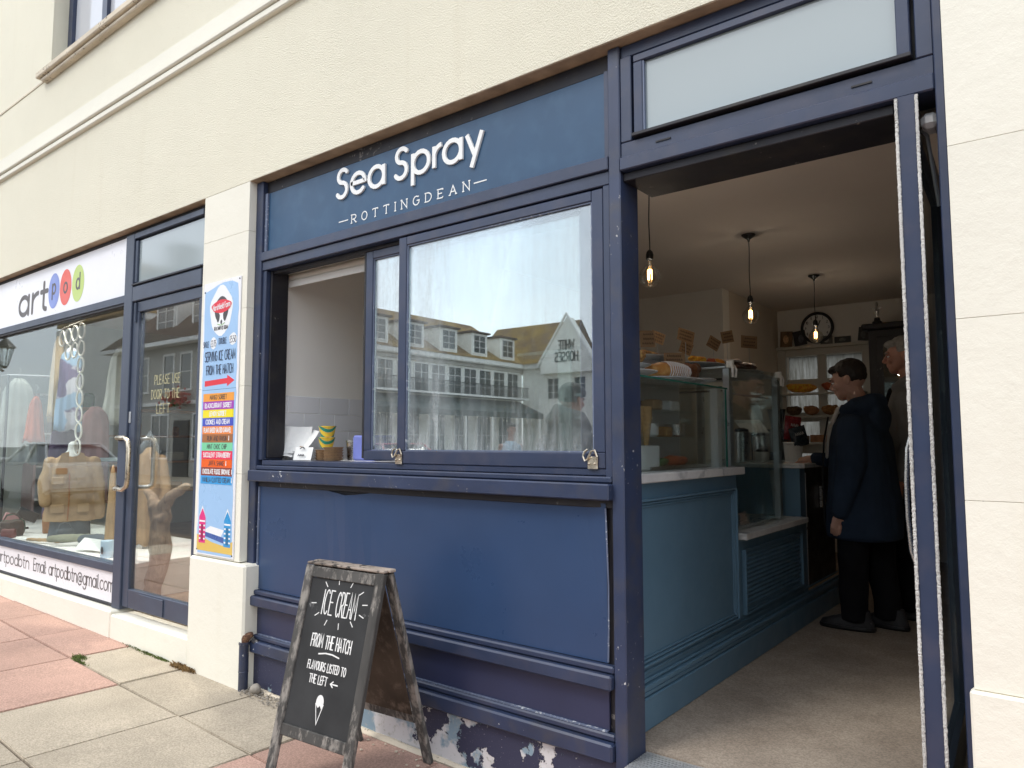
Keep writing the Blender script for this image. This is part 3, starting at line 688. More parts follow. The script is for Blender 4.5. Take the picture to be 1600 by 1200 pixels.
# threshold grille
th = thing('threshold_grating', 'ribbed metal threshold strip across the foot of the open doorway', 'threshold', (-.8, .1, .25))
mk('tray', bxo(-1.349, -.291, .0, .20, .02, .236), M['greyslab'], th)
for i in range(11): mk('rib', bxo(-1.345, -.295, .012+.016*i, .021+.016*i, .236, .244), M['alu'], th)
# ================================================================ cafe room
FZ = .26
def st_(nm, m, *a): return mk(nm, bxo(*a), M[m], kind='structure')
st_('cafe_floor', 'concrete', -3.95, .3, .19, 5.95, .10, FZ)
st_('cafe_ceiling', 'ceil', -3.95, .3, .135, 5.95, 2.85, 2.93)
wl = st_('left_wall', 'hatchwall', -3.95, -3.75, .205, 4.35, FZ, 2.849)
st_('rear_left_wall', 'intwall', -3.749, -2.60, 4.19, 4.35, FZ, 2.849)
st_('side_wall', 'intdark', -2.76, -2.60, 4.352, 5.95, FZ, 2.849)
g = B(); X0, X1, Z0, Z1 = -2.51, -1.74, 1.13, 2.33
box(g, -2.599, X0, 5.76, 5.90, FZ, 2.849); box(g, X1, .05, 5.76, 5.90, FZ, 2.849); box(g, X0+.0005, X1-.0005, 5.76, 5.90, FZ, Z0); box(g, X0+.0005, X1-.0005, 5.76, 5.90, Z1, 2.849)
mk('back_wall', g, M['intwall'], kind='structure')
st_('right_wall', 'intdark', .05, .25, .19, 5.95, FZ, 2.849)
g = B(); box(g, -3.746, -1.40, .151, .19, 2.41, 2.849); box(g, -1.399, .05, .19, .23, 2.44, 2.849); box(g, -3.74, -1.41, .131, .155, FZ, 1.24); box(g, -.255, .05, .19, .3, FZ, 2.44)
mk('inner_front_wall', g, M['intdark'], kind='structure')
# wall tiles beside the hatch: 100 mm courses, 230 mm long
M['tile'] = mat('white_wall_tile', (.80, .81, .84), .18, .03, 3)
tm = {}
for r_, z in enumerate([1.262, 1.367, 1.472, 1.577]):
    off = .0 if r_ % 2 == 0 else .115
    y = .215-(.08+off)
    while y < 2.6:
        a, b = max(y, .21), y+.226
        if b > .24:
            mk('wall_tile', bxo(-3.7495, -3.742, a+.001, b, z+.002, z+.103, bev=.0015), M['tile'], wl)
        y += .23
g = bxo(-3.7497, -3.7462, .21, 2.6, 1.26, 1.683); mk('grout', g, M['paper'], wl)
# roller blind
bl = thing('roller_blind', 'cream roller blind rolled up at the top of the serving hatch', 'blind', (-3.2, .22, 2.36))
g = B(); tube(g, [(-3.73, .235, 2.385), (-1.48, .235, 2.385)], .026, 14); mk('roll', g, M['intwall'], bl, smooth=False)
mk('bottom_bar', bxo(-3.73, -1.48, .205, .212, 2.325, 2.365, bev=.003), M['paper'], bl); mk('cloth', bxo(-3.72, -1.49, .213, .2145, 2.34, 2.385), M['intwall'], bl)
# hatch worktop and what stands on it
M['marble'] = None
def marble():
    m, t, p = nodes('white_marble'); v = coord(t)
    n = noi(t, v, 6, 8, .65); d = add(t, 'ShaderNodeTexWave'); d.inputs['Scale'].default_value = 3; d.inputs['Distortion'].default_value = 14; d.inputs['Detail'].default_value = 5; t.links.new(v, d.inputs['Vector'])
    c = mixc(t, ramp(t, d.outputs[1], [(.0, .55), (.16, 0.)]), ramp(t, n, [(.35, (.58, .58, .58)), (.6, (.72, .72, .70))]), (.33, .34, .35))
    t.links.new(c, p.inputs['Base Color']); p.inputs['Roughness'].default_value = .25
    return m
M['marble'] = marble()
ws = solo('worktop', bxo(-3.735, -1.75, .245, .62, 1.262, 1.300, bev=.004), M['marble'], 'white marble worktop behind the serving hatch window', 'worktop')
def sheet(c, w, h, rz, rx, cu=.01):
    b = B(); n = 4; V = []
    Mx = Matrix.Translation(c) @ Matrix.Rotation(rz, 4, 'Z') @ Matrix.Rotation(rx, 4, 'X')
    for dz in (0, .0012):
        V.append([[b.verts.new(Mx @ Vector((w*(i/n-.5), h*(j/n-.5), cu*math.sin(3.1*i/n+j*.6)+dz))) for j in range(n+1)] for i in range(n+1)])
    for k in (0, 1):
        for i in range(n):
            for j in range(n):
                q = (V[k][i][j], V[k][i+1][j], V[k][i+1][j+1], V[k][i][j+1]); b.faces.new(q if k else q[::-1])
    e = [(i, 0) for i in range(n)]+[(n, j) for j in range(n)]+[(i, n) for i in range(n, 0, -1)]+[(0, j) for j in range(n, 0, -1)]
    for a, c_ in zip(e, e[1:]+e[:1]): b.faces.new((V[0][a[0]][a[1]], V[0][c_[0]][c_[1]], V[1][c_[0]][c_[1]], V[1][a[0]][a[1]]))
    return b
solo('napkin', sheet((-3.655, .25, 1.415), .17, .17, .5, 1.25), M['paper'], 'large white paper napkin propped up at the back of the hatch', 'napkin')
solo('napkin', sheet((-3.56, .27, 1.405), .15, .16, -.5, 1.0), M['paper'], 'white paper napkin leaning right against the larger one', 'napkin')
solo('napkin', sheet((-3.69, .225, 1.345), .09, .08, .2, .9, .015), M['paper'], 'crumpled white napkin at the left end of the hatch sill', 'napkin')
solo('paper_bag', sheet((-3.56, .225, 1.345), .10, .07, -.2, 1.1), M['kraft'], 'small brown paper bag corner showing under the white napkins', 'paper bag')
nt_ = thing('price_card', 'white folded card with a black mark and writing, standing on the hatch sill', 'card', (-3.50, .20, 1.30))
b = sheet((-3.505, .192, 1.337), .15, .075, .06, 1.32, .001); mk('card', b, M['paper'], nt_)
F = plane_F((-3.505, .182, 1.345), (1, .06, 0), (0, .24, .97), (0, -1, .2))
b = B()
for px in (-.028, -.012, .0, .014): ribbon(b, [(px, -.022), (px+.008, -.012), (px+.012, -.022)], .003, F, 0, .002)
ribbon(b, [(-.02, .020), (-.008, .028), (.006, .028), (.016, .020)], .005, F, 0, .002)
mk('print', b, M['ink'], nt_)
nd = thing('napkin_dispenser', 'grey ribbed napkin holder at the left end of the hatch', 'dispenser', (-3.66, .24, 1.30))
mk('body', bxo(-3.71, -3.60, .222, .28, 1.30, 1.352, bev=.004), M['white'], nd)
for i in range(6): mk('rib', bxo(-3.705, -3.605, .218, .2215, 1.305+i*.008, 1.309+i*.008), M['alu'], nd)
# ice-cream tub cup, yellow with green swirl
def tubmat():
    m, t, p = nodes('swirl_tub'); v = coord(t)
    w = add(t, 'ShaderNodeTexWave'); w.inputs['Scale'].default_value = 8; w.inputs['Distortion'].default_value = 2; mp_ = add(t, 'ShaderNodeMapping'); mp_.inputs['Rotation'].default_value = (0, .8, .4); t.links.new(v, mp_.inputs[0]); t.links.new(mp_.outputs[0], w.inputs['Vector'])
    t.links.new(ramp(t, w.outputs[1], [(.0, (.02, .27, .18)), (.32, (.02, .27, .18)), (.36, (.80, .72, .35)), (.5, (.82, .42, .03)), (.9, (.85, .62, .06))]), p.inputs['Base Color']); p.inputs['Roughness'].default_value = .4
    return m
M['tub'] = tubmat()
t_ = thing('paper_cup', 'yellow ice cream tub with a green swirl on top of the cups in the hatch', 'tub', (-3.41, .28, 1.37))
g = B(); lathe(g, [(.034, 0), (.046, .055), (.048, .055), (.048, .06)], (-3.41, .28, 1.37)); mk('cup', g, M['tub'], t_, smooth=False)
g = B(); lathe(g, [(.036, .060), (.048, .118), (.050, .118), (.050, .122), (.046, .122)], (-3.405, .28, 1.372)); mk('cup', g, M['tub'], t_)
M['cone'] = mat('wafer', (.50, .31, .13), .8, .25, 60, .5, 140)
def stackcups(x, y, z, n, r, h, m, label, nm='paper_tub_stack', gr=None):
    t = thing(nm, label, 'tubs', (x, y, z), group=gr)
    for i in range(n):
        g = B(); lathe(g, [(r*.88, 0), (r, h*.9), (r+.003, h*.9), (r+.003, h), (r-.004, h)], (x, y, z+i*h*1.04)); mk('tub', g, M[m], t)
stackcups(-3.31, .25, 1.30, 5, .055, .0145, 'kraft', 'right-hand low stack of brown card tubs on the hatch worktop')
stackcups(-3.415, .27, 1.30, 4, .052, .0145, 'kraft', 'brown card tubs stacked below the yellow swirl tub')
g = B(); lathe(g, [(.042, 0), (.050, .105), (.053, .105), (.053, .112), (.046, .112), (.044, .02)], (-3.27, .37, 1.30), 24); solo('metal_pot', g, M['steel'], 'dark metal pot behind the card tubs in the hatch', 'pot')
solo('cool_box', bxo(-3.235, -3.05, .32, .48, 1.30, 1.44, bev=.01), mat('periwinkle_plastic', (.20, .24, .62), .5), 'periwinkle blue plastic box beside the metal pot in the hatch', 'box')
# tall white fittings beyond the misted window
g = bxo(-2.4, -1.9, 1.6, 1.9, FZ, 1.24); solo('back_cupboard', g, M['white'], 'white cupboard inside the cafe behind the misted window', 'cupboard')
# ---------------------------------------------------------------- counter
ct = thing('cafe_counter', 'teal panelled cafe counter with white marble tops, running back from the doorway', 'counter', (-1.6, 1.6, FZ))
def C_(nm, m, *a, bev=.002, label=None): return mk(nm, bxo(*a, bev=bev), M[m], ct, label=label)
XF = -1.440
C_('carcass', 'teal', -1.74, XF, .245, 1.392, FZ, 1.232, bev=0)
C_('carcass', 'teal', -2.05, XF-.003, 1.394, 2.488, FZ, .888, bev=0)
C_('carcass', 'teal', -2.05, XF-.002, 2.490, 2.60, FZ, 1.232, bev=0)
C_('marble_top', 'marble', -1.75, -1.398, .235, 1.412, 1.2335, 1.272, bev=.004)
C_('marble_top', 'marble', -2.06, -1.398, 1.414, 2.500, .890, .925, bev=.004)
C_('marble_top', 'marble', -2.10, -1.400, 2.46, 3.36, 1.2335, 1.262, bev=.004)
def mould(y0, y1, z0, z1, x, w=.030, steps=((.0, .024), (.013, .015), (.025, .008))):
    """stepped frame of four mitred-looking bars proud of the face"""
    for o, h in steps:
        for a in ((y0+o, y1-o, z1-o-.009, z1-o), (y0+o, y1-o, z0+o, z0+o+.009), (y0+o, y0+o+.009, z0+o+.0095, z1-o-.0095), (y1-o-.009, y1-o, z0+o+.0095, z1-o-.0095)):
            mk('moulding', bxo(x+.0002, x+h, a[0], a[1], a[2], a[3], bev=.002), M['teal'], ct)
mould(.25, 1.345, .50, 1.165, XF)
mould(1.45, 2.445, .50, .835, XF-.003)
for (z0, z1, h) in ((FZ, .385, .030), (.387, .408, .022), (.410, .432, .028), (.434, .448, .014), (.466, .478, .008)):
    C_('skirting', 'teal', XF+.0003, XF+h, .245, 3.30, z0, z1, bev=.004)
# louvre slats
for i in range(12):
    b = B(); box(b, -.006, .006, 1.487, 2.408, -.010, .010)
    bmesh.ops.transform(b, matrix=Matrix.Translation((XF+.004, 0, .545+i*.0232)) @ Matrix.Rotation(R(35), 4, 'Y'), verts=b.verts[:]); mk('louvre_slat', b, M['teal'], ct)
C_('louvre_back', 'navy_dark', XF-.0025, XF-.001, 1.485, 2.41, .53, .81, bev=0)
# black fridge beyond
fr = thing('under_counter_fridge', 'black under-counter fridge with a long chrome edge at the end of the counter', 'fridge', (-1.7, 3, FZ))
mk('body', bxo(-2.05, -1.452, 2.602, 3.32, FZ+.19, 1.231, bev=.003), M['black'], fr); mk('trim', bxo(-1.4515, -1.440, 2.606, 2.618, .46, 1.20), M['alu'], fr); mk('handle', bxo(-1.4515, -1.43, 2.95, 2.97, .95, 1.10, bev=.004), M['steel'], fr)
# front glass display on the marble
gc = thing('glass_display_case', 'low glass display case with a green-edged top on the marble counter', 'display case', (-1.6, .8, 1.272))
mk('front_pane', bxo(-1.462, -1.456, .26, 1.30, 1.2725, 1.676), M['caseglass'], gc)
mk('top_pane', bxo(-1.72, -1.4565, .26, 1.33, 1.6772, 1.684), M['caseglass'], gc)
mk('top_edge', bxo(-1.456, -1.4515, .26, 1.333, 1.6765, 1.6845), M['greenedge'], gc)
mk('end_pane', bxo(-1.72, -1.4565, 1.322, 1.328, 1.2725, 1.676), M['caseglass'], gc); mk('end_edge', bxo(-1.462, -1.456, 1.318, 1.328, 1.2725, 1.676), M['greenedge'], gc)
mk('post', bxo(-1.505, -1.466, 1.228, 1.275, 1.2725, 1.676), M['white'], gc)
mk('back_panel', bxo(-1.728, -1.722, .26, 1.32, 1.2725, 1.82), M['alu'], gc)
for z in (1.42, 1.55): mk('glass_shelf', bxo(-1.71, -1.56, .72, 1.20, z, z+.006), M['caseglass'], gc)
for z in (1.37, 1.50, 1.60): mk('shelf_rail', bxo(-1.715, -1.66, .27, 1.0, z, z+.012), M['alu'], gc)
mk('floor_tray', bxo(-1.715, -1.52, .60, 1.21, 1.274, 1.29), M['steel'], gc)
# ice-cream cones in a white holder
M['whitebox'] = mat('white_block', (.75, .77, .77), .5, .03)
hs = solo('cone_holder', bxo(-1.62, -1.53, .50, .70, 1.2735, 1.385, bev=.004), M['whitebox'], 'white block holding the ice cream cones in the display case', 'holder')
for x, y, lab in ((-1.575, .655, 'right-hand stack of wafer cones in the white holder'), (-1.575, .575, 'left-hand stack of wafer cones in the white holder')):
    c = thing('cone_stack', lab, 'cones', (x, y, 1.386), group='stacks of wafer cones in the display case')
    for k in range(4):
        g = B(); lathe(g, [(.010, 0), (.026, .115), (.027, .115), (.028, .135), (.024, .135)], (x, y, 1.387+.014*k), 14); mk('cone', g, M['cone'], c)
# foods on the case floor
def lump(c, rx, ry, rz, n=5, s=.012, seed=1):
    rnd = random.Random(seed); b = B(); ball(b, c, rx, ry, rz)
    for _ in range(n):
        a = rnd.uniform(0, 6.28); ball(b, (c[0]+rx*.7*math.cos(a), c[1]+ry*.7*math.sin(a), c[2]+rz*rnd.uniform(.1, .6)), rx*.45, ry*.45, rz*.55)
    return melt(b, s*.8, 2, .5, s*.5, 30, seed)
M['greens'] = mat('salad_green', (.05, .13, .04), .6, .5, 30); M['redfood'] = mat('tomato', (.42, .09, .03), .5, .4, 20)
solo('salad_bowl', lump((-1.60, .80, 1.305), .05, .09, .02, 6, .01, 3), M['greens'], 'dark green salad leaves on the floor of the display case', 'salad')
solo('sandwich', lump((-1.60, 1.02, 1.308), .045, .10, .024, 6, .01, 5), M['redfood'], 'red topped filled roll lying in the display case', 'roll')
# tall fridge display with grey posts
fd = thing('chiller_cabinet', 'tall glass chiller cabinet with grey aluminium posts and white corner clips', 'chiller', (-1.7, 1.9, .925))
for x, y in ((-1.52, 1.445), (-1.52, 2.235), (-2.02, 1.445), (-2.02, 2.235)): mk('post', bxo(x, x+.035, y, y+.045, .9255, 1.80), M['alu'], fd)
mk('front_pane', bxo(-1.482, -1.477, 1.43, 2.31, .9255, 1.825), M['caseglass'], fd)
mk('side_pane', bxo(-2.0, -1.4825, 2.300, 2.305, .9255, 1.825), M['caseglass'], fd)
mk('back_panel', bxo(-2.06, -2.055, 1.43, 2.3, .9255, 1.80), M['intdark'], fd)
mk('top', bxo(-2.06, -1.50, 1.43, 2.30, 1.802, 1.812), M['alu'], fd)
for z in (1.28, 1.52): mk('shelf', bxo(-2.05, -1.55, 1.49, 2.2, z, z+.008), M['caseglass'], fd)
for z in (1.68, 1.70, 1.745): mk('rail', bxo(-2.04, -1.56, 1.52, 1.535, z, z+.01), M['gasket'], fd)
g = B(); tube(g, [(-1.49, 1.46, 1.665), (-1.49, 2.1, 1.665)], .006, 6); mk('price_rail', g, M['alu'], fd)
mk('well', bxo(-1.98, -1.50, 1.46, 2.26, .926, .94), M['steel'], fd)
for y in (1.455, 2.25):
    b = B(); box(b, -1.50, -1.462, y-.012, y+.012, 1.80, 1.84, bev=.004); tube(b, [(-1.465, y-.012, 1.815), (-1.458, y-.026, 1.79), (-1.46, y-.02, 1.75)], .007, 6); tube(b, [(-1.465, y+.012, 1.815), (-1.458, y+.026, 1.79), (-1.46, y+.02, 1.75)], .007, 6)
    mk('corner_clip', b, M['white'], fd)
# glass shelf over the front case carrying cakes
tp = thing('cake_shelf', 'white raised shelf behind the glass case, loaded with cake plates', 'shelf', (-1.9, 1, 1.83))
mk('board', bxo(-2.02, -1.73, .26, 1.36, 1.790, 1.806, bev=.003), M['white'], tp); mk('end_post', bxo(-1.80, -1.735, 1.28, 1.36, 1.274, 1.789), M['white'], tp)
mk('end_post', bxo(-1.80, -1.735, .27, .31, 1.274, 1.789), M['white'], tp)
M['plate'] = mat('grey_white_plate', (.62, .64, .65), .25, .03)
def plate(x, y, z, r, lab, w=None):
    g = B(); lathe(g, [(r*.45, 0), (r*.5, .003), (r*.8, .012), (r, .022), (r, .025), (r*.78, .016), (r*.5, .007)], (x, y, z), 28)
    if w:
        for v in g.verts: v.co.y = y+(v.co.y-y)*w
    return solo('plate', g, M['plate'], lab, 'plate', 'plates of cakes on the counter')
M['crust'] = worn('baked_crust', (.50, .22, .055), (.75, .48, .18), .56, 12, .45, var=.35, bump=.2, soft=.1)
M['dark_bake'] = worn('dark_bake', (.16, .055, .02), (.35, .16, .06), .6, 20, .5, var=.4, bump=.4, soft=.08)
M['crumb'] = worn('crumble_top', (.38, .18, .06), (.60, .38, .14), .55, 50, .9, var=.5, bump=1, soft=.05)
M['icing'] = mat('white_icing', (.80, .76, .74), .4, .03); M['choc'] = worn('chocolate_cake', (.045, .015, .010), (.18, .05, .03), .6, 40, .55, var=.4, bump=.6)
plate(-1.60, .95, 1.685, .155, 'oval plate of iced pastry at the front of the glass case', 1.5)
plate(-1.585, 1.20, 1.70, .12, 'plate under the dark round loaf on the glass case')
plate(-1.60, .50, 1.69, .15, 'plate at the doorpost end of the glass case')
# croissant loaf with zig-zag icing
b = B(); ax = Vector((.30, .95, 0)).normalized(); sd_ = Vector((.95, -.30, 0))
c0 = Vector((-1.575, .90, 1.745)); rg = []
for i in range(9):
    u = i/8; r = .052*math.sin(math.pi*(.14+.74*u))**.55*(1+.10*math.cos(u*22)); rg.append((c0+ax*(u-.5)*.27, r, r*.85, tuple(sd_), (0, 0, 1)))
loft(b, rg, 18); cr = melt(b, .006, 2, .5)
ps = thing('iced_pastry', 'golden twisted pastry drizzled with white icing at the front of the glass case', 'pastry', (-1.575, .90, 1.70))
mk('pastry', cr, M['crust'], ps, smooth=True)
b = B(); zz = []
for i in range(11):
    u = .36+.56*i/10; s = 1 if i % 2 else -1; r = .053*math.sin(math.pi*(.14+.74*u))**.55*1.07
    for k in range(5):
        a = -.75+2.5*(k/4 if s > 0 else 1-k/4)
        zz.append(c0+ax*((u-.5)*.27)+sd_*math.cos(a)*r+Vector((0, 0, 1))*math.sin(a)*r*.85)
tube(b, zz, .0036, 6); mk('icing', b, M['icing'], ps, smooth=True)
solo('round_loaf', lump((-1.62, 1.20, 1.760), .055, .115, .055, 3, .008, 9), M['dark_bake'], 'dark brown rounded loaf behind the iced pastry', 'loaf')
solo('crumble_cake', lump((-1.66, .66, 1.80), .055, .11, .035, 8, .010, 11), M['crumb'], 'golden crumble cake beside the doorpost, left of the lemon card', 'cake')
plate(-1.66, .62, 1.735, .12, 'plate below the golden crumble cake')
plate(-1.80, .72, 1.835, .14, 'raised plate of dark cakes beside the doorpost', 1.3)
solo('dark_cake', lump((-1.80, .70, 1.885), .07, .13, .036, 8, .010, 13), M['dark_bake'], 'dark fruit cake on the raised plate beside the doorpost', 'cake')
plate(-1.84, 1.25, 1.835, .16, 'wide deep plate in the middle of the raised shelf', 1.5)
solo('flapjack', lump((-1.84, 1.20, 1.868), .07, .16, .018, 7, .010, 15), M['crumb'], 'pale flapjack slices on the wide middle plate', 'cake')
plate(-1.72, 1.62, 1.82, .15, 'plate of fruit tarts on top of the chiller, nearest the doorway', 1.6)
M['orange'] = worn('orange_glaze', (.70, .27, .02), (.85, .55, .06), .55, 25, .35, var=.2, bump=.3)
solo('orange_cake', lump((-1.70, 1.53, 1.865), .04, .085, .022, 5, .008, 17), M['orange'], 'orange glazed cake slice on the fruit tart plate', 'cake')
solo('lemon_tart', lump((-1.68, 1.80, 1.868), .032, .035, .028, 5, .007, 19), M['orange'], 'small yellow tart at the right end of the fruit tart plate', 'tart')
solo('berry_tart', lump((-1.69, 1.70, 1.864), .032, .04, .024, 6, .007, 20), M['redfood'], 'dark red berry tart between the orange cake and yellow tart', 'tart')
plate(-1.70, 2.14, 1.82, .15, 'plate of chocolate cake at the far end of the chiller top', 1.5)
ck = thing('chocolate_cake', 'dark chocolate cake with white icing on the far chiller plate', 'cake', (-1.7, 2.13, 1.84))
mk('sponge', lump((-1.68, 2.12, 1.868), .075, .20, .026, 7, .010, 21), M['choc'], ck); mk('icing', lump((-1.68, 2.02, 1.898), .05, .085, .012, 3, .009, 23), M['icing'], ck); mk('icing', lump((-1.67, 2.23, 1.892), .05, .08, .014, 3, .009, 24), M['icing'], ck)
# price cards on wire stands
M['scrawl'] = mat('brown_pen', (.05, .025, .015), .8)
cards = [((-1.75, 1.02, 1.935), .085, .088, .05, 'upright kraft card above the dark fruit cake by the doorpost', 0),
 ((-1.70, .80, 1.76), .0, .0, 0, '', 0),
 ((-1.75, 1.49, 2.005), .115, .072, -.22, 'tallest tilted kraft card, left of centre over the cakes', 1),
 ((-1.86, 1.36, 1.99), .09, .065, -.28, 'dim kraft card half hidden behind the tallest one', 1),
 ((-1.80, 1.60, 1.95), .08, .07, -.35, 'dark kraft card leaning below the tallest card', 1),
 ((-1.75, 1.89, 2.005), .085, .072, -.48, 'kraft card tilted steeply clockwise in the middle of the row', 0),
 ((-1.75, 2.11, 2.07), .085, .075, .20, 'kraft card tilted up to the right, over the orange cake', 1),
 ((-1.75, 2.50, 2.08), .125, .085, -.04, 'level kraft card over the chocolate cake', 1),
 ((-1.60, 1.02, 1.815), .118, .072, .02, 'pale kraft card standing right behind the iced pastry', 0)]
cards = [c for c in cards if c[1] > 0]
for i, (c, w, h, tilt, lab, pin) in enumerate(cards):
    t = thing('price_card', lab, 'price card', c, rz=R(58+random.uniform(-8, 8)), group='kraft price cards standing among the cakes')
    b = B(); box(b, -w/2, w/2, -.0006, .0006, -h/2, h/2); bmesh.ops.rotate(b, verts=b.verts[:], matrix=Matrix.Rotation(-tilt, 3, 'Y')); mk('card', b, M['kraft'], t, local=True)
    F = lambda u, v, d, tilt=tilt: Matrix.Rotation(-tilt, 3, 'Y') @ Vector((u, -.0006-d, v))
    b = B(); rnd = random.Random(i)
    for ln in range(3):
        x = -w*.40+rnd.uniform(0, .15)*w; z = h*(.26-.27*ln)
        while x < w*.34:
            k = rnd.uniform(.006, .011); ribbon(b, [(x, z-.004), (x+k*.4, z+.006), (x+k*.8, z-.004), (x+k, z+.004)], .0022, F, .0002, .0008, False); x += k+.004
    mk('handwriting', b, M['scrawl'], t, local=True)
    b = B(); zb = {0: 1.90}.get(0)-c[2] if c[2] > 1.9 else -.05
    tube(b, [(0, .003, -h/2+.02), (0, .003, zb)], .0016, 5); tube(b, arc3 := [(.012*math.cos(a), .003, -h/2+.012+.012*math.sin(a)) for a in [k*.628 for k in range(10)]], .0014, 5, closed=True); mk('wire_stand', b, M['alu'], t, local=True)
# crockery and machines behind
bc = thing('back_counter', 'narrow grey back counter with a white top behind the chiller cabinet', 'counter', (-2.2, 3.4, FZ))
mk('top', bxo(-2.58, -2.12, 2.4, 4.15, 1.22, 1.25, bev=.003), M['marble'], bc); mk('base', bxo(-2.58, -2.14, 2.42, 4.14, FZ, 1.219), M['navy_panel2'], bc)
def pot(x, y, z, r, h, m, lab, cat='pot', nm='milk_jug'):
    t = thing(nm, lab, cat, (x, y, z)); g = B(); lathe(g, [(r*.9, 0), (r, .01), (r, h), (r*1.04, h), (r*1.04, h+.01), (r*.9, h+.015)], (x, y, z), 20); mk('body', g, M[m], t)
    g = B(); lathe(g, [(r*.95, h+.016), (r*.9, h+.03), (r*.3, h+.04)], (x, y, z), 16); mk('lid', g, M['black'] if m != 'plate' else M[m], t)
pot(-1.90, 2.72, 1.262, .052, .20, 'steel', 'tall polished steel canister behind the chiller glass', 'canister', 'canister')
pot(-1.80, 2.84, 1.262, .045, .055, 'whitebox', 'short white ceramic pot below the steel canister', 'pot', 'ceramic_pot')
pot(-1.86, 3.00, 1.262, .060, .17, 'steel', 'wide dark steel milk jug right of the canister', 'jug', 'milk_jug')
solo('weighing_scale', bxo(-2.04, -1.70, 2.62, 3.14, 1.2625, 1.268, bev=.002), M['alu'], 'flat grey tray under the canisters', 'tray')
tb = thing('till_tablet', 'slanted till tablet standing behind the steel jug', 'tablet', (-2.0, 3.15, 1.262))
b = B(); box(b, -.11, .11, -.006, .006, -.08, .08, bev=.004); bmesh.ops.transform(b, matrix=Matrix.Translation((-1.98, 3.15, 1.52)) @ Matrix.Rotation(.9, 4, 'Z') @ Matrix.Rotation(-.9, 4, 'X'), verts=b.verts[:]); mk('screen', b, M['white'], tb)
b = B(); tube(b, [(-1.98, 3.17, 1.262), (-1.98, 3.16, 1.5)], .014, 8); mk('stand', b, M['black'], tb)
em = thing('coffee_grinder', 'tall black coffee grinder at the far end of the marble counter', 'grinder', (-1.82, 3.30, 1.262))
mk('body', bxo(-1.90, -1.76, 3.20, 3.34, 1.2625, 1.50, bev=.01), M['black'], em); b = B(); lathe(b, [(.04, 0), (.065, .14), (.07, .15)], (-1.83, 3.27, 1.501)); mk('hopper', b, M['black'], em)
pt = thing('white_planter', 'white pot holding crisp packets at the end of the marble counter', 'pot', (-1.62, 2.96, 1.262)); b = B(); lathe(b, [(.055, 0), (.066, .13), (.070, .132), (.066, .14), (.06, .138)], (-1.62, 2.96, 1.262)); mk('pot', b, M['whitebox'], pt)
def packet(c, w, h, rz, ti, m, lab, tx):
    t = thing('crisp_packet', lab, 'packet', c, rz=rz); b = B(); n = 6; F_ = []; K = []
    for i in range(n+1):
        F_.append([]); K.append([])
        for j in range(n+1):
            u, v = i/n-.5, j/n-.5; th_ = .022*max(0, 1-(2*abs(u))**3)*max(0, 1-(2*abs(v))**4)
            q = Matrix.Rotation(ti, 3, 'Y'); F_[-1].append(b.verts.new(q @ Vector((u*w, -th_-.0005, v*h)))); K[-1].append(b.verts.new(q @ Vector((u*w, th_+.0005, v*h))))
    for i in range(n):
        for j in range(n): b.faces.new((F_[i][j], F_[i+1][j], F_[i+1][j+1], F_[i][j+1])); b.faces.new((K[i][j], K[i][j+1], K[i+1][j+1], K[i+1][j]))
    mk('bag', b, m, t, local=True, smooth=True)
    b = B(); F = lambda u, v, d: Matrix.Rotation(ti, 3, 'Y') @ Vector((u, -.0235-d, v))
    for k in range(5): ribbon(b, [(-.03+k*.013, .01), (-.028+k*.013, .03), (-.02+k*.013, .012)], .003, F, 0, .001, False)
    mk('print', b, M['paper'], t, local=True)
packet((-1.62, 2.96, 1.50), .13, .17, .9, .12, mat('red_foil', (.22, .02, .03), .3, .2, 20), 'red crisp packet standing in the white pot', 'x')
packet((-1.57, 2.93, 1.44), .12, .14, .7, -.25, mat('dark_foil', (.02, .035, .05), .3, .3, 20), 'dark blue crisp packet in front of the red one', 'x')
# ---------------------------------------------------------------- back wall
hw = thing('back_window', 'white framed back window of small panes with shelves of goods before it', 'window', (-2.15, 5.75, 1.13))
M['cw'] = mat('dim_white_joinery', (.55, .53, .47), .6, .04)
def H_(nm, m, *a): return mk(nm, bxo(*a, bev=.003), M[m], hw)
for a in ((-2.60, X0, 5.715, 5.759, 1.0, 2.40), (X1, -1.66, 5.715, 5.759, 1.0, 2.40), (X0+.001, X1-.001, 5.715, 5.759, Z1, 2.40), (-2.62, -1.64, 5.69, 5.759, 2.402, 2.435)): H_('frame', 'cw', *a)
for x in (-2.15,): H_('mullion', 'cw', x-.045, x+.045, 5.77, 5.81, Z0, Z1)
for z in (1.28, 1.62, 1.98): H_('glazing_bar', 'cw', X0+.002, X1-.002, 5.772, 5.808, z, z+.10)
def lace():
    m, t, p = nodes('net_curtain_glass'); t.nodes.remove(p); v = coord(t, 1, (30, 1, 3))
    tl = add(t, 'ShaderNodeBsdfTranslucent'); t.links.new(ramp(t, noi(t, v, 2, 5, .7), [(.35, (.30, .29, .26)), (.7, (.52, .52, .50))]), tl.inputs[0])
    t.links.new(tl.outputs[0], t.nodes['Material Output'].inputs[0]); return m
H_('pane', 'cw', X0+.001, X0+.002, 5.84, 5.841, Z0, Z1)
mk('pane', bxo(X0+.003, X1-.003, 5.835, 5.838, Z0, Z1), lace(), hw)
for z in (1.40, 1.68, 1.92):
    sh_ = mk('shelf', bxo(-2.55, -1.70, 5.56, 5.714, z-.02, z, bev=.003), M['cw'], hw)
rn = random.Random(5)
M['loafm'] = mat('bread', (.36, .17, .08), .8, .3, 20, .3); M['basket'] = mat('wicker', (.13, .08, .045), .9, .4, 60, .8, 120)
gl_ = ['basket', 'loafm', 'kraft', 'choc', 'cw', 'dark_bake']
k = 0
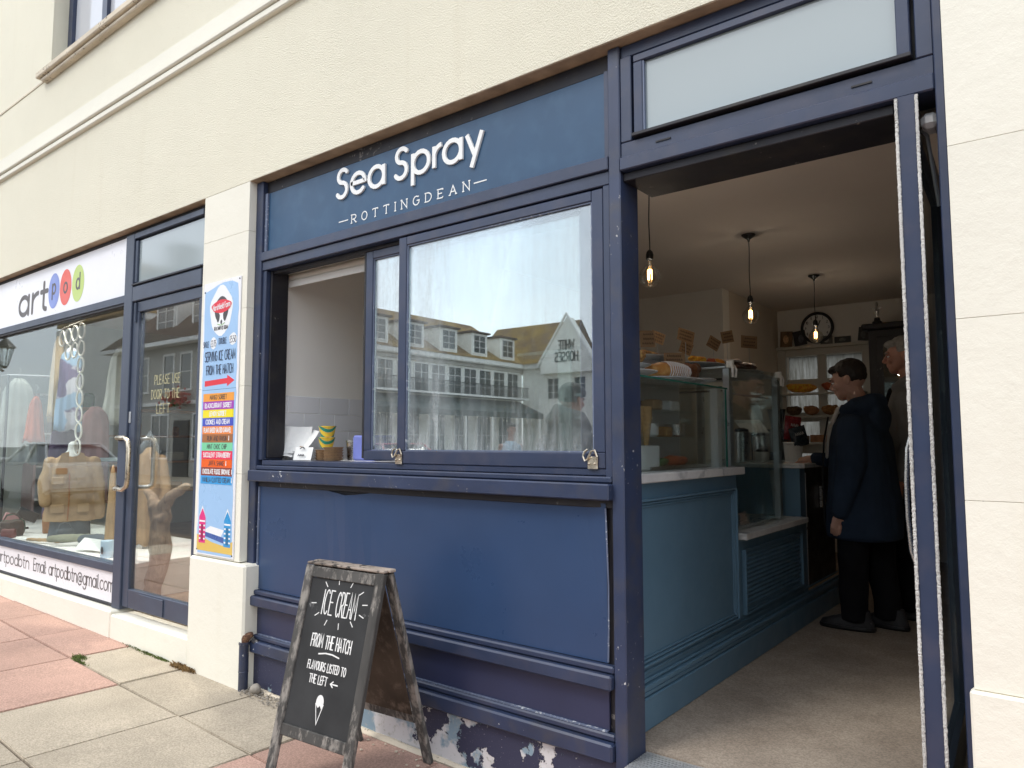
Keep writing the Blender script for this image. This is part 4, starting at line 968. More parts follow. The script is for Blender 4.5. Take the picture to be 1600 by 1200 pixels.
spec = {1.40: [('wide black tray', 'basket'), ('brown lidded box', 'loafm'), ('flat cardboard tray', 'kraft')], 1.68: [('dark wicker basket', 'basket'), ('stack of folded brown bags', 'loafm'), ('row of bagged rolls', 'crumb'), ('dark jar', 'choc')], 1.92: [('bunch of yellow bananas in a bowl', 'orange'), ('pile of small red onions', 'redfood')]}
for z, its in spec.items():
    n = len(its)
    for i, (nm, m) in enumerate(its):
        x = -2.50+.72*(i+.5)/n; w = .62/n*.5
        b = B()
        if 'tray' in nm or 'box' in nm: box(b, x-w, x+w, 5.58, 5.70, z+.0005, z+rn.uniform(.04, .09), bev=.006)
        else:
            b.free(); b = lump((x, 5.64, z+.055), w, .055, .05, 7, .014, 31+k)
        solo(nm.split(' of ')[0].replace(' ', '_') if False else ('shelf_goods'), b, M[m], nm+(' on the %s shelf of the back window' % {1.40: 'lowest', 1.68: 'middle', 1.92: 'top'}[z]), 'goods'); k += 1
# postcards on the ledge
cols_ = [(.20, .12, .06), (.03, .03, .035), (.10, .10, .09), (.04, .045, .04), (.02, .02, .02)]
for i, (x, w, h, a, lab) in enumerate([(-2.50, .13, .17, .05, 'brown picture card at the left end of the ledge under the clock'), (-2.34, .13, .16, -.15, 'dark portrait card leaning beside the brown one'), (-2.08, .12, .09, .0, 'small grey card just below the clock'), (-1.92, .16, .07, .0, 'low wide dark picture on the ledge, right of the clock'), (-1.72, .11, .14, .12, 'square black picture card at the right end of the ledge')]):
    t = thing('picture_card', lab, 'picture', (x, 5.72, 2.4355), group='pictures stood on the ledge above the back window')
    b = B(); box(b, -w/2, w/2, -.004, .004, 0, h); bmesh.ops.rotate(b, verts=b.verts[:], matrix=Matrix.Rotation(a, 3, 'Y')); bmesh.ops.translate(b, verts=b.verts[:], vec=(0, 0, abs(a)*w/2)); mk('card', b, mat('card_print', cols_[i], .5, .3, 20), t, local=True)
    b = B(); ball(b, (0, -.004, h*.5), w*.22, .0015, h*.28); mk('motif', b, mat('motif', tuple(min(1, c*3+.03) for c in cols_[i]), .6, .5, 40), t, local=True)
# clock
cl = thing('wall_clock', 'round white wall clock with a thick black rim and black numerals', 'clock', (-2.17, 5.75, 2.62))
CF = lambda u, v, d: Vector((-2.17+u, 5.715-d, 2.62+v))
b = B(); tube(b, [CF(.155*math.cos(a), .155*math.sin(a), 0) for a in [k*math.pi/24 for k in range(48)]], .016, 8, closed=True); mk('rim', b, M['black'], cl, smooth=True)
b = B(); r_ = [b.verts.new(CF(.15*math.cos(k*math.pi/16), .15*math.sin(k*math.pi/16), -.004)) for k in range(32)]; r3 = [b.verts.new(CF(.15*math.cos(k*math.pi/16), .15*math.sin(k*math.pi/16), -.034)) for k in range(32)]; b.faces.new(r_); b.faces.new(r3[::-1])
for k in range(32): b.faces.new((r_[k], r3[k], r3[(k+1) % 32], r_[(k+1) % 32]))
mk('dial', b, M['paper'], cl)
for n in range(1, 13):
    a = math.pi/2-n*math.pi/6; s = str(n); lay, tt = layout(s, .14); b = B()
    for ch, x, st in lay:
        for q in st: ribbon(b, [((x+p[0]-tt/2)*.026+.118*math.cos(a), (p[1]-.5)*.026+.118*math.sin(a)) for p in q], .004, CF, -.0035, -.002, False)
    mk('numeral', b, M['black'], cl)
for a, l, w in ((R(65), .085, .009), (R(94), .12, .006)):
    b = B(); ribbon(b, [(-.02*math.cos(a), -.02*math.sin(a)), (l*math.cos(a), l*math.sin(a))], w, CF, 0, .003, False); mk('hand', b, M['black'], cl)
# dark dresser with trophy
ds = thing('dark_dresser', 'tall dark navy dresser with glazed doors beside the back window', 'dresser', (-1.2, 5.3, FZ))
mk('carcass', bxo(-1.57, -.45, 5.22, 5.62, FZ, 2.47, bev=.004), M['navy_dark'], ds); mk('cornice', bxo(-1.62, -.40, 5.16, 5.64, 2.4705, 2.53, bev=.012), M['navy_dark'], ds)
mk('door', bxo(-1.50, -1.02, 5.195, 5.219, 1.3, 2.40, bev=.004), M['navy_dark'], ds); mk('pane', bxo(-1.44, -1.08, 5.188, 5.194, 1.38, 2.32), M['doorglass'], ds)
tr_ = thing('trophy', 'small silver and black figure trophy on top of the dark dresser', 'trophy', (-1.49, 5.2, 2.53))
b = B(); lathe(b, [(.045, 0), (.045, .02), (.03, .03), (.025, .06)], (-1.49, 5.24, 2.5305), 12); mk('base', b, M['black'], tr_); b = B(); lathe(b, [(.008, .06), (.012, .09), (.022, .12), (.010, .15), (.008, .17), (.016, .185), (.014, .205), (.004, .215)], (-1.49, 5.24, 2.5305), 10); tube(b, [(-1.53, 5.24, 2.69), (-1.49, 5.24, 2.67), (-1.45, 5.24, 2.69)], .006, 6); mk('figure', b, M['steel'], tr_)
b = B(); tube(b, [(-1.27, 5.3, 2.54), (-1.25, 5.3, 2.62), (-1.15, 5.3, 2.66), (-1.05, 5.3, 2.62), (-1.03, 5.3, 2.54)], .008, 8); solo('iron_hoop', b, M['black'], 'bent black hoop handle lying on top of the dresser', 'hoop')
# ---------------------------------------------------------------- pendants
BULBS = []
M['fil'] = emit('filament', (1.0, .52, .16), 11)
pend = ['nearest bare filament bulb, hanging just inside the doorpost', 'middle bare filament bulb on a black cord', 'farthest filament bulb, hanging in front of the wall clock']
for i, (y, zb) in enumerate(((1.10, 2.29), (2.60, 2.285), (4.18, 2.325))):
    t = thing('pendant_lamp', pend[i], 'pendant lamp', (-1.77, y, 2.85), group='filament pendant lamps along the cafe ceiling')
    b = B(); lathe(b, [(.048, 0), (.048, -.006), (.03, -.02), (.010, -.035), (.006, -.05)][::-1], (0, 0, -.0005), 18); mk('ceiling_rose', b, M['black'], t, local=True)
    zt = zb-2.85; b = B(); tube(b, [(.002*math.sin(k), 0, -.04+(zt+.13+.04)*k/8) for k in range(9)], .0032, 6); mk('cord', b, M['black'], t, local=True)
    b = B(); lathe(b, [(.006, .135), (.016, .125), (.020, .11), (.020, .085), (.014, .078)][::-1], (0, 0, zt), 14); mk('socket', b, M['black'], t, local=True)
    b = B(); pr = [(.013, .078), (.015, .06), (.028, .045)]+[(.058*math.sin(a), -.012+.058*math.cos(a)) for a in [R(q) for q in (38, 55, 75, 95, 115, 135, 155, 172)]]; lathe(b, pr[::-1], (0, 0, zt), 24); mk('bulb', b, M['bulbglass'], t, local=True, smooth=True)
    b = B()
    for k in range(5):
        a = k*1.257; tube(b, [(.006*math.cos(a), .006*math.sin(a), zt+.03), (.012*math.cos(a), .012*math.sin(a), zt+.024), (.012*math.cos(a), .012*math.sin(a), zt-.026)], .0016, 5)
    mk('filament', b, M['fil'], t, local=True)
    b = B(); tube(b, [(0, 0, zt+.075), (0, 0, zt+.03)], .004, 6); mk('stem', b, M['alu'], t, local=True)
    l = bpy.data.lights.new('bulb_light', 'POINT'); l.energy = 1.1; l.color = (1, .92, .82); l.shadow_soft_size = .006; o = bpy.data.objects.new('bulb_light', l); COL.objects.link(o); o.parent = t; o.location = (0, 0, zt-.046)

for i, (y, z, w, m, lab) in enumerate(((.80, 1.427, .05, 'whitebox', 'short white tub on the lower glass shelf of the display case'), (.95, 1.427, .04, 'crumb', 'brown wrapped slice on the lower glass shelf of the display case'), (1.10, 1.427, .05, 'steel', 'round steel tin on the lower glass shelf of the display case'), (.84, 1.557, .045, 'kraft', 'small card box on the upper glass shelf of the display case'), (1.02, 1.557, .05, 'whitebox', 'white paper packet on the upper glass shelf of the display case'))):
    b = B()
    if i % 2 == 0 and i < 4: lathe(b, [(w*.8, 0), (w, .01), (w, .06), (w*1.03, .065)], (-1.64, y, z), 18)
    else: box(b, -1.68, -1.60, y-w, y+w, z, z+.05, bev=.008)
    solo('case_goods', b, M[m], lab, 'goods')
# ================================================================ people
def skinmat(name, c):
    m, t, p = nodes(name); v = coord(t)
    t.links.new(ramp(t, noi(t, v, 14, 4), [(.3, tuple(x*.86 for x in c)), (.7, c)]), p.inputs['Base Color']); p.inputs['Roughness'].default_value = .5
    p.inputs['Subsurface Weight'].default_value = .08; p.inputs['Subsurface Scale'].default_value = .01; return m
M['skin'] = skinmat('pale_skin', (.58, .34, .26)); M['skin2'] = skinmat('ruddy_skin', (.50, .25, .18))
def cloth(name, c, sc=4, b=.35): return mat(name, c, .92, .2, sc, b, 90, .003, spec=.15)
M['navycloth'] = cloth('navy_jersey', (.026, .042, .072)); M['blackcloth'] = cloth('black_cotton', (.010, .010, .012)); M['greycloth'] = cloth('grey_fleece', (.20, .20, .195)); M['whitecloth'] = cloth('white_lining', (.52, .52, .50))
M['hair'] = mat('dark_brown_hair', (.018, .012, .009), .6, .4, 40, .8, 160, .003, stretch=(1, 1, .4)); M['greyhair'] = mat('grey_hair', (.28, .27, .25), .7, .3, 40, .8, 160, .003)
M['shoe'] = worn('trainer_upper', (.030, .030, .033), (.22, .22, .22), .66, 26, .6, var=.4, bump=.4)
M['eye'] = mat('eye_dark', (.02, .015, .012), .15)
def head_bm(s=1.0, old=False):
    """head facing -x, chin at z=-.11, crown z=+.115 about the centre"""
    b = B()
    ball(b, (.012, 0, .025), .094, .074, .090); ball(b, (-.012, 0, -.018), .075, .064, .082)
    ball(b, (-.050, 0, -.078), .034, .038, .030); ball(b, (-.028, .0, -.060), .055, .052, .040)     # chin, jaw
    ball(b, (-.079, 0, .028), .018, .046, .012)                                                        # brow
    limb(b, [(-.082, 0, .018), (-.098, 0, -.010), (-.106, 0, -.024)], [.007, .010, .012]); ball(b, (-.094, 0, -.030), .012, .016, .008)   # nose
    ball(b, (-.082, 0, -.048), .012, .023, .006); ball(b, (-.080, 0, -.059), .012, .021, .007)        # lips
    for sy in (-1, 1):
        ball(b, (-.060, sy*.038, -.018), .022, .020, .022)                                            # cheek
        ball(b, (.014, sy*.076, -.004), .019, .008, .030, Matrix.Rotation(R(12), 4, 'Y'))            # ear
    limb(b, [(.014, 0, -.06), (.026, 0, -.17)], [.050, .058])
    return b
def make_head(parent, c, tilt, turn, skin, hair, style='short', sc=1.08):
    T = Matrix.Translation(c) @ Matrix.Scale(sc, 4) @ Matrix.Rotation(turn, 4, 'Z') @ Matrix.Rotation(-tilt, 4, 'Y')
    h = melt(head_bm(), .0042, 4, .5); bmesh.ops.transform(h, matrix=T, verts=h.verts[:])
    hd = mk('head', h, M[skin], parent, local=True, smooth=True)
    for sy in (-1, 1):
        b = B(); ball(b, (-.077, sy*.031, .003), .008, .011, .0062); bmesh.ops.transform(b, matrix=T, verts=b.verts[:]); mk('eye', b, M['paper'], hd, local=True, smooth=True)
        b = B(); ball(b, (-.0855, sy*.031, .003), .0035, .005, .005); bmesh.ops.transform(b, matrix=T, verts=b.verts[:]); mk('iris', b, M['eye'], hd, local=True, smooth=True)
        b = B(); tube(b, [(-.093, sy*.014, .020), (-.092, sy*.034, .027), (-.078, sy*.052, .020)], [.003, .0038, .002], 6); bmesh.ops.transform(b, matrix=T, verts=b.verts[:]); mk('eyebrow', b, M[hair], hd, local=True, smooth=True)
        b = B(); tube(b, [(-.090, sy*.018, .010), (-.088, sy*.031, .014), (-.078, sy*.046, .008)], .0028, 6); bmesh.ops.transform(b, matrix=T, verts=b.verts[:]); mk('eyelid', b, M[skin], hd, local=True, smooth=True)
    b = B(); ball(b, (.018, 0, .050), .097, .081, .082); ball(b, (.034, 0, .020), .078, .078, .058); ball(b, (-.045, 0, .082), .050, .060, .026)
    if style == 'cap': ball(b, (.0, 0, .062), .112, .086, .070)
    hm = melt(b, .005, 2, .5, .003, 60, 3)
    # trim the face side
    vs = [v for v in hm.verts if (v.co.x < -.030 and v.co.z < .058+.15*(v.co.x+.030)) or (v.co.x < .006 and v.co.z < .020) or v.co.z < -.034]
    bmesh.ops.delete(hm, geom=vs, context='VERTS')
    bmesh.ops.transform(hm, matrix=T, verts=hm.verts[:]); mk('hair', hm, M[hair], hd, local=True, smooth=True)
    return hd
def hand_bm(b, wrist, d, palm_n, s=1.0, curl=.5, side=1):
    """palm + four unequal fingers + thumb; d = direction to the fingertips, palm_n = palm facing, side = thumb side"""
    d = Vector(d).normalized(); n = Vector(palm_n); n = (n-d*n.dot(d)).normalized(); w = d.cross(n)*side; wr = Vector(wrist)
    pc = wr+d*.045*s
    limb(b, [wr, wr+d*.03*s, wr+d*.078*s], [(.024*s, .018*s), (.034*s, .016*s), (.036*s, .013*s)] if abs(w.dot(frames([wr, wr+d])[0][2])) > .7 else [(.018*s, .024*s), (.016*s, .034*s), (.013*s, .036*s)], 12)
    for k, L_ in enumerate((.066, .074, .070, .055)):
        o = pc+d*.036*s+w*(.027-.018*k)*s; p = [o-d*.012*s, o+d*.008*s]; a = 0
        for seg in (.42, .32, .26):
            a += curl*(.75 if seg > .4 else .85); dd = d*math.cos(a)+n*math.sin(a); p.append(p[-1]+dd*L_*seg*s)
        limb(b, p, [.0085*s, .0085*s, .0080*s, .0072*s, .0062*s], 8)
    o = wr+d*.018*s+w*.022*s; limb(b, [o, o+(w*.75+d*.65+n*.3).normalized()*.032*s, o+(w*.75+d*.65+n*.3).normalized()*.032*s+(w*.15+d*.9+n*.5).normalized()*.030*s], [.012*s, .010*s, .0075*s], 8)
def shoe(parent, x, y, rz=0, s=1.0):
    T = Matrix.Translation((x, y, 0)) @ Matrix.Rotation(rz, 4, 'Z')
    b = B(); loft(b, [((-.01, 0, .012), .155*s, .050*s), ((-.01, 0, .030), .158*s, .054*s), ((-.005, 0, .050), .148*s, .050*s), ((.03, 0, .075), .105*s, .044*s), ((.060, 0, .10), .066*s, .040*s), ((.066, 0, .125), .056*s, .038*s)], 22, sq=2.4)
    b2 = melt(b, .008, 3, .5, .0025, 40, x); bmesh.ops.transform(b2, matrix=T, verts=b2.verts[:]); sh = mk('shoe', b2, M['shoe'], parent, local=True, smooth=True)
    b = B(); loft(b, [((-.01, 0, .001), .158*s, .052*s), ((-.01, 0, .014), .164*s, .058*s), ((-.01, 0, .026), .161*s, .056*s)], 22, sq=2.4); bmesh.ops.transform(b, matrix=T, verts=b.verts[:]); mk('sole', b, M['black'], sh, local=True)
    b = B()
    for k in range(4): tube(b, [(-.055+.026*k, -.030, .062+.014*k), (-.05+.026*k, 0, .074+.014*k), (-.055+.026*k, .030, .062+.014*k)], .003, 5)
    bmesh.ops.transform(b, matrix=T, verts=b.verts[:]); mk('lace', b, M['greycloth'], sh, local=True)
def trousers(parent, H=.86, hw=.10, m='blackcloth', fx=(-.05, .06), w=1.0, y=.10):
    b = B(); loft(b, [((.02, 0, H-.16), .13*w, .17*w), ((.02, 0, H-.06), .135*w, .17*w), ((.01, 0, H+.06), .12*w, .15*w)], 20)
    for s, f in ((-1, fx[0]), (1, fx[1])):
        loft(b, [((f, s*y, .055), .075*w, .075*w), ((f+.005, s*y, .16), .078*w, .076*w), ((f*.7, s*y, .42), .085*w, .082*w), ((f*.3+.01, s*y*.95, H-.16), .105*w, .092*w), ((.02, s*y*.85, H-.05), .10*w, .085*w)], 18)
    mk('trousers', melt(b, .012, 3, .5, .007, 9, H), M[m], parent, local=True, smooth=True)
# ---- the boy: faces the counter (-x), right hand on it, left arm hanging
boy = thing('person', 'boy in a navy hooded jacket standing at the counter with one hand on it', 'person', (-1.11, 2.60, FZ), rz=R(-6))
b = B()
limb(b, [(.0, 0, 1.20), (.01, 0, 1.36)], [.075, .058]); loft(b, [((0, 0, .85), .11, .14), ((0, 0, 1.1), .11, .15), ((0, 0, 1.28), .09, .15)], 16)
limb(b, [(-.02, -.15, 1.20), (.02, -.25, .96), (-.045, -.245, .70)], [.04, .036, .028]); limb(b, [(-.02, .14, 1.20), (-.07, .22, 1.0), (-.34, .10, 1.025)], [.04, .034, .027])
hand_bm(b, (-.05, -.245, .705), (-.18, .0, -1), (-.2, 1, 0), .95, .42, 1); hand_bm(b, (-.335, .10, 1.035), (-1, -.12, -.28), (-.1, 0, -1), .92, .38, -1)
for s, f in ((-1, -.06), (1, .05)): limb(b, [(.02, s*.09, .85), (f*.6, s*.10, .45), (f+.03, s*.10, .08)], [.08, .055, .04]); 
mk('body', melt(b, .0065, 2, .5), M['skin'], boy, local=True, smooth=True)
make_head(boy, (-.045, -.005, 1.530), R(13), R(4), 'skin', 'hair')
# jacket
b = B()
loft(b, [((.02, 0, .555), .205, .235), ((.02, 0, .60), .212, .242), ((.02, 0, .80), .205, .245), ((.02, 0, 1.0), .180, .235), ((.015, 0, 1.16), .165, .225), ((.012, 0, 1.25), .140, .205), ((.012, 0, 1.31), .105, .150), ((.010, 0, 1.36), .078, .085)], 26, sq=2.3)
limb(b, [(.015, -.175, 1.235), (.045, -.262, 1.00), (.028, -.272, .92), (-.035, -.250, .725)], [(.082, .088), (.080, .082), (.074, .074), (.056, .056)], 16)
limb(b, [(-.0, .165, 1.235), (-.07, .235, 1.03), (-.10, .225, 1.0), (-.315, .105, 1.035)], [(.08, .085), (.074, .076), (.066, .066), (.045, .045)], 16)
# hood bunched behind the neck
limb(b, [(-.045, -.105, 1.335), (.03, -.13, 1.365), (.105, -.06, 1.385), (.125, .0, 1.385), (.105, .06, 1.385), (.03, .13, 1.365), (-.045, .105, 1.335)], [.028, .045, .058, .060, .058, .045, .028], 12)
ball(b, (.14, 0, 1.29), .055, .115, .10)
jk = melt(b, .010, 3, .5, .009, 7, 4)
jm = mk('jacket', jk, M['navycloth'], boy, local=True, smooth=True)
b = B(); loft(b, [((-.01, 0, .95), .135, .16), ((-.01, 0, 1.15), .135, .16), ((-.01, 0, 1.27), .11, .15), ((-.005, 0, 1.345), .080, .085)], 20); limb(b, [(-.10, -.06, 1.05), (-.11, -.06, 1.20), (-.09, -.05, 1.28)], [.055, .06, .05], 12); mk('shirt', melt(b, .01, 2, .5, .004, 10, 2), M['blackcloth'], boy, local=True, smooth=True)
b = B(); loft(b, [((.03, 0, .548), .180, .222), ((.03, 0, .585), .186, .228)], 26, sq=2.3); mk('hem_band', b, M['navycloth'], jm, local=True, smooth=True)
b = B(); tube(b, [(-.125, -.145, 1.30), (-.155, -.150, 1.15), (-.168, -.15, .95), (-.165, -.155, .62)], .006, 6); mk('zip', b, M['black'], jm, local=True)
b = B(); limb(b, [(-.085, -.09, 1.345), (-.135, -.10, 1.22), (-.160, -.095, 1.05)], [(.010, .024), (.010, .028), (.008, .016)], 8); mk('lining', b, M['whitecloth'], jm, local=True, smooth=True)
b = B(); ribbon(b, [(-.02, 0), (0, .02), (.02, 0)], .004, lambda u, v, d: Vector((-.178-d, -.06+u, 1.12+v)), 0, .003, False); mk('chest_mark', b, M['whitecloth'], jm, local=True)
for p_ in (((-.06, -.10, 1.34), (-.150, -.105, 1.24), (-.170, -.11, 1.10)),):
    b = B(); tube(b, p_, .0035, 6); mk('drawstring', b, M['whitecloth'], jm, local=True)
trousers(boy, .86, fx=(-.03, .10), w=1.05); shoe(boy, -.06, -.10, R(6)); shoe(boy, .08, .10, R(-8))
# ---- man behind him
man = thing('person', 'grey haired man in a grey coat standing behind the boy, half hidden by the door', 'person', (-.90, 3.12, FZ), rz=R(2))
b = B(); limb(b, [(0, 0, 1.40), (.01, 0, 1.56)], [.08, .062]); loft(b, [((0, 0, .95), .12, .16), ((0, 0, 1.2), .12, .17), ((0, 0, 1.38), .09, .14)], 16)
limb(b, [(0, -.15, 1.38), (.05, -.27, 1.14), (-.05, -.26, .90)], [.045, .040, .03]); limb(b, [(0, .15, 1.38), (.05, .27, 1.14), (-.05, .26, .90)], [.045, .040, .03])
hand_bm(b, (-.05, -.26, .90), (-.1, 0, -1), (-.2, 1, 0), 1, .5, 1); hand_bm(b, (-.05, .26, .90), (-.1, 0, -1), (-.2, -1, 0), 1, .5, -1)
for s in (-1, 1): limb(b, [(0, s*.09, .9), (0, s*.10, .48), (.02, s*.10, .08)], [.09, .06, .045])
mk('body', melt(b, .008, 2, .5), M['skin2'], man, local=True, smooth=True)
make_head(man, (-.03, 0, 1.72), R(4), R(8), 'skin2', 'greyhair')
b = B(); loft(b, [((.03, 0, .78), .19, .24), ((.03, 0, 1.1), .19, .25), ((.02, 0, 1.35), .16, .245), ((.01, 0, 1.46), .12, .19), ((.01, 0, 1.55), .075, .085)], 24, sq=2.3)
limb(b, [(.01, -.19, 1.41), (.05, -.28, 1.14), (-.04, -.265, .93)], [.088, .078, .055], 14); limb(b, [(.01, .19, 1.41), (.05, .28, 1.14), (-.04, .265, .93)], [.088, .078, .055], 14)
limb(b, [(-.07, -.10, 1.50), (.04, -.13, 1.555), (.13, 0, 1.57), (.04, .13, 1.555), (-.07, .10, 1.50)], [.03, .045, .055, .045, .03], 12)
mj = mk('coat', melt(b, .012, 3, .5, .010, 7, 8), M['greycloth'], man, local=True, smooth=True)
b = B(); limb(b, [(-.10, -.06, 1.48), (-.155, -.05, 1.30), (-.175, -.05, 1.1)], [(.012, .03), (.012, .04), (.01, .03)], 8); mk('shirt_front', b, M['blackcloth'], mj, local=True, smooth=True)
trousers(man, .95, w=1.05); shoe(man, -.05, -.10); shoe(man, .02, .10)
# ---- passer-by in hood and cap, out on the pavement left of the viewer (seen mirrored in the hatch window)
pb = thing('person', 'passer-by in a dark cap and pale grey hooded coat, mirrored in the misted hatch window', 'person', (-3.02, -2.06, .02), rz=R(98))
b = B(); limb(b, [(0, 0, 1.36), (.01, 0, 1.52)], [.08, .062]); loft(b, [((0, 0, .95), .12, .16), ((0, 0, 1.2), .13, .18), ((0, 0, 1.38), .10, .17)], 16)
for s in (-1, 1):
    limb(b, [(0, s*.22, 1.38), (.05, s*.27, 1.10), (-.12, s*.2, .98)], [.055, .045, .03]); hand_bm(b, (-.12, s*.2, .98), (-1, 0, -.3), (0, -s, 0), 1, .5, -s); limb(b, [(0, s*.09, .9), (0, s*.10, .48), (.02, s*.10, .08)], [.09, .06, .045])
mk('body', melt(b, .008, 2, .5), M['skin2'], pb, local=True, smooth=True)
make_head(pb, (-.03, 0, 1.69), R(6), 0, 'skin2', 'hair', 'cap')
b = B(); loft(b, [((.03, 0, .74), .20, .26), ((.03, 0, 1.08), .20, .27), ((.02, 0, 1.32), .17, .255), ((.01, 0, 1.43), .13, .20), ((.01, 0, 1.53), .09, .10)], 24, sq=2.3)
for s in (-1, 1): limb(b, [(.01, s*.19, 1.37), (.06, s*.29, 1.10), (-.11, s*.21, 1.0)], [.092, .082, .06], 14)
limb(b, [(-.07, -.11, 1.48), (.04, -.14, 1.55), (.13, 0, 1.60), (.04, .14, 1.55), (-.07, .11, 1.48)], [.04, .058, .07, .058, .04], 12)
mk('coat', melt(b, .012, 3, .5, .010, 7, 12), M['greycloth'], pb, local=True, smooth=True)
trousers(pb, .92); shoe(pb, -.05, -.10); shoe(pb, .02, .10)
# ---- far pedestrian in light blue
fp = thing('person', 'distant pedestrian in a pale blue top, mirrored low in the hatch window', 'person', (-8.9, -8.85, -.09), rz=R(200))
b = B(); limb(b, [(0, 0, 1.40), (.01, 0, 1.56)], [.08, .062]); loft(b, [((0, 0, .95), .12, .16), ((0, 0, 1.2), .13, .18), ((0, 0, 1.42), .10, .17)], 16)
for s in (-1, 1):
    limb(b, [(0, s*.22, 1.42), (.05, s*.27, 1.14), (-.05, s*.26, .90)], [.055, .045, .03]); limb(b, [(0, s*.09, .9), (0, s*.10, .48), (.02, s*.10, .08)], [.09, .06, .045]); hand_bm(b, (-.05, s*.26, .90), (-.1, 0, -1), (-.2, -s, 0), 1, .5, -s)
mk('body', melt(b, .01, 2, .5), M['skin2'], fp, local=True, smooth=True)
make_head(fp, (-.03, 0, 1.74), 0, 0, 'skin2', 'hair')
b = B(); loft(b, [((.02, 0, .85), .17, .21), ((.02, 0, 1.2), .16, .22), ((.02, 0, 1.4), .13, .2), ((.01, 0, 1.52), .075, .085)], 20, sq=2.3)
for s in (-1, 1): limb(b, [(.01, s*.18, 1.40), (.05, s*.27, 1.14), (-.04, s*.26, .93)], [.075, .062, .045], 12)
mk('top', melt(b, .014, 3, .5, .006, 8, 2), cloth('pale_blue_cotton', (.38, .50, .62)), fp, local=True, smooth=True)
trousers(fp, .95, m='navycloth'); shoe(fp, -.05, -.10); shoe(fp, .02, .10)
# ================================================================ pavement board
ab = thing('pavement_sign', 'weathered folding chalkboard sign standing on the pavement below the hatch, advertising ice cream', 'sandwich board', (-2.493, -.301, .022), rz=.068)
M['agedblack'] = worn('worn_black_timber', (.070, .068, .064), (.27, .25, .225), .57, 34, .85, st=(1, 1, .35), var=.4, bump=.7, soft=.07, dirt=(.12, .112, .105), spec=.2, sc2=5)
M['agedtop'] = worn('bare_weathered_timber', (.27, .225, .19), (.06, .055, .05), .60, 30, .9, var=.4, bump=.8, soft=.04, spec=.2)
M['agedback'] = worn('brown_weathered_board', (.075, .055, .040), (.17, .13, .10), .62, 16, .8, var=.5, bump=.4, soft=.10, spec=.3)
M['chalk'] = worn('black_chalkboard', (.040, .041, .042), (.16, .16, .16), .78, 14, .75, var=.25, bump=.1, soft=.12, spec=.2)
M['chalkwhite'] = mat('white_chalk_paint', (.78, .78, .76), .8, .08, 30)
ZT = .845; HW = .235
def leaf(a, sgn):
    """local frame of one leaf: u across, s down the slope, n outward"""
    ln = math.hypot(a, ZT); dn = Vector((0, sgn*a, -ZT))/ln; n = Vector((0, sgn*ZT, a))/ln
    def F(u, s, d): return Vector((u, sgn*.030, ZT))+dn*s+n*d-n*.0
    return F, ln
def slab(F, u0, u1, s0, s1, d0, d1, m, nm, par, bev=.003):
    b = B(); vs = box(b, u0, u1, s0, s1, d0, d1, bev=bev)
    for v in b.verts: v.co = F(*v.co)
    return mk(nm, b, m, par, local=True)
Ff, Lf = leaf(.205, -1); Fb, Lb = leaf(.262, 1)
for F, Ln, nm in ((Ff, Lf, 'front'), (Fb, Lb, 'rear')):
    tag_ = M['agedblack']
    p = slab(F, -HW, -HW+.046, 0, Ln, -.022, 0, tag_, 'leg', ab); slab(F, HW-.046, HW, 0, Ln, -.022, 0, tag_, 'leg', ab)
    slab(F, -HW+.0465, HW-.0465, .004, .050, -.021, -.001, M['agedblack'], 'top_rail', ab)
    slab(F, -HW+.0465, HW-.0465, Ln*.735, Ln*.735+.046, -.021, -.001, tag_, 'bottom_rail', ab)
bd = slab(Ff, -HW+.047, HW-.047, .051, Lf*.735-.001, -.015, -.009, M['chalk'], 'chalkboard', ab, 0)
slab(Fb, -HW+.01, HW-.047, .051, Lb*.735-.001, -.028, -.0225, M['agedback'], 'rear_board', ab, 0)
b = B(); box(b, -HW+.004, HW-.004, -.030, -.002, ZT+.001, ZT+.012, bev=.003); mk('cap_strip', b, M['agedtop'], ab, local=True)
b = B(); box(b, -HW+.01, HW+.006, .000, .034, ZT+.001, ZT+.014, bev=.003); mk('cap_strip', b, M['agedtop'], ab, local=True)
for x in (-.15, .15):
    b = B(); box(b, x-.016, x+.016, .0345, .0365, ZT-.03, ZT+.012); mk('hinge', b, M['black'], ab, local=True)
def CB(cx, cy, slope=0):
    return lambda u, v, d: Ff(cx+u, cy-v-slope*u, -.0088+d)
def chalk(t, cx, cy, h, w, width, slope=0, nm='chalk_lettering', jit=.03):
    letters(t, nm, M['chalkwhite'], bd, CB(cx, cy, slope), h, w, depth=.0006, width=width, each=False, align=.5, jitter=jit)
for f in list(bpy.data.objects): pass
def chalkp(t, cx, cy, h, w, width, slope=0, jit=.03):
    lay, tot = layout(t, .18); sx = width/(tot*h); bm = B(); F = CB(cx, cy, slope); rr = random.Random(len(t))
    for ch, x, st in lay:
        jy = rr.uniform(-jit, jit)*h
        for k, s in enumerate(st): ribbon(bm, [(-width/2+(x+p[0])*h*sx, p[1]*h+jy) for p in s], w, F, 0, .0006+k*.0002)
    mk('chalk_lettering', bm, M['chalkwhite'], bd, local=True)
chalkp('ICE', -.062, .192, .098, .0052, .062, 0); chalkp('CREAM', .050, .196, .098, .0052, .118, 0, .05)
chalkp('FROM THE HATCH', .0, .325, .050, .0050, .235); chalkp('FLAVOURS LISTED TO', -.0, .412, .032, .0040, .225); chalkp('THE LEFT', -.035, .463, .032, .0040, .105); chalkp('<', .060, .463, .030, .005, .040)
b = B(); F = CB(0, 0)
ribbon(b, [(-.060, -.350), (-.02, -.343), (.02, -.343), (.060, -.350)], .0055, F, 0, .0008)
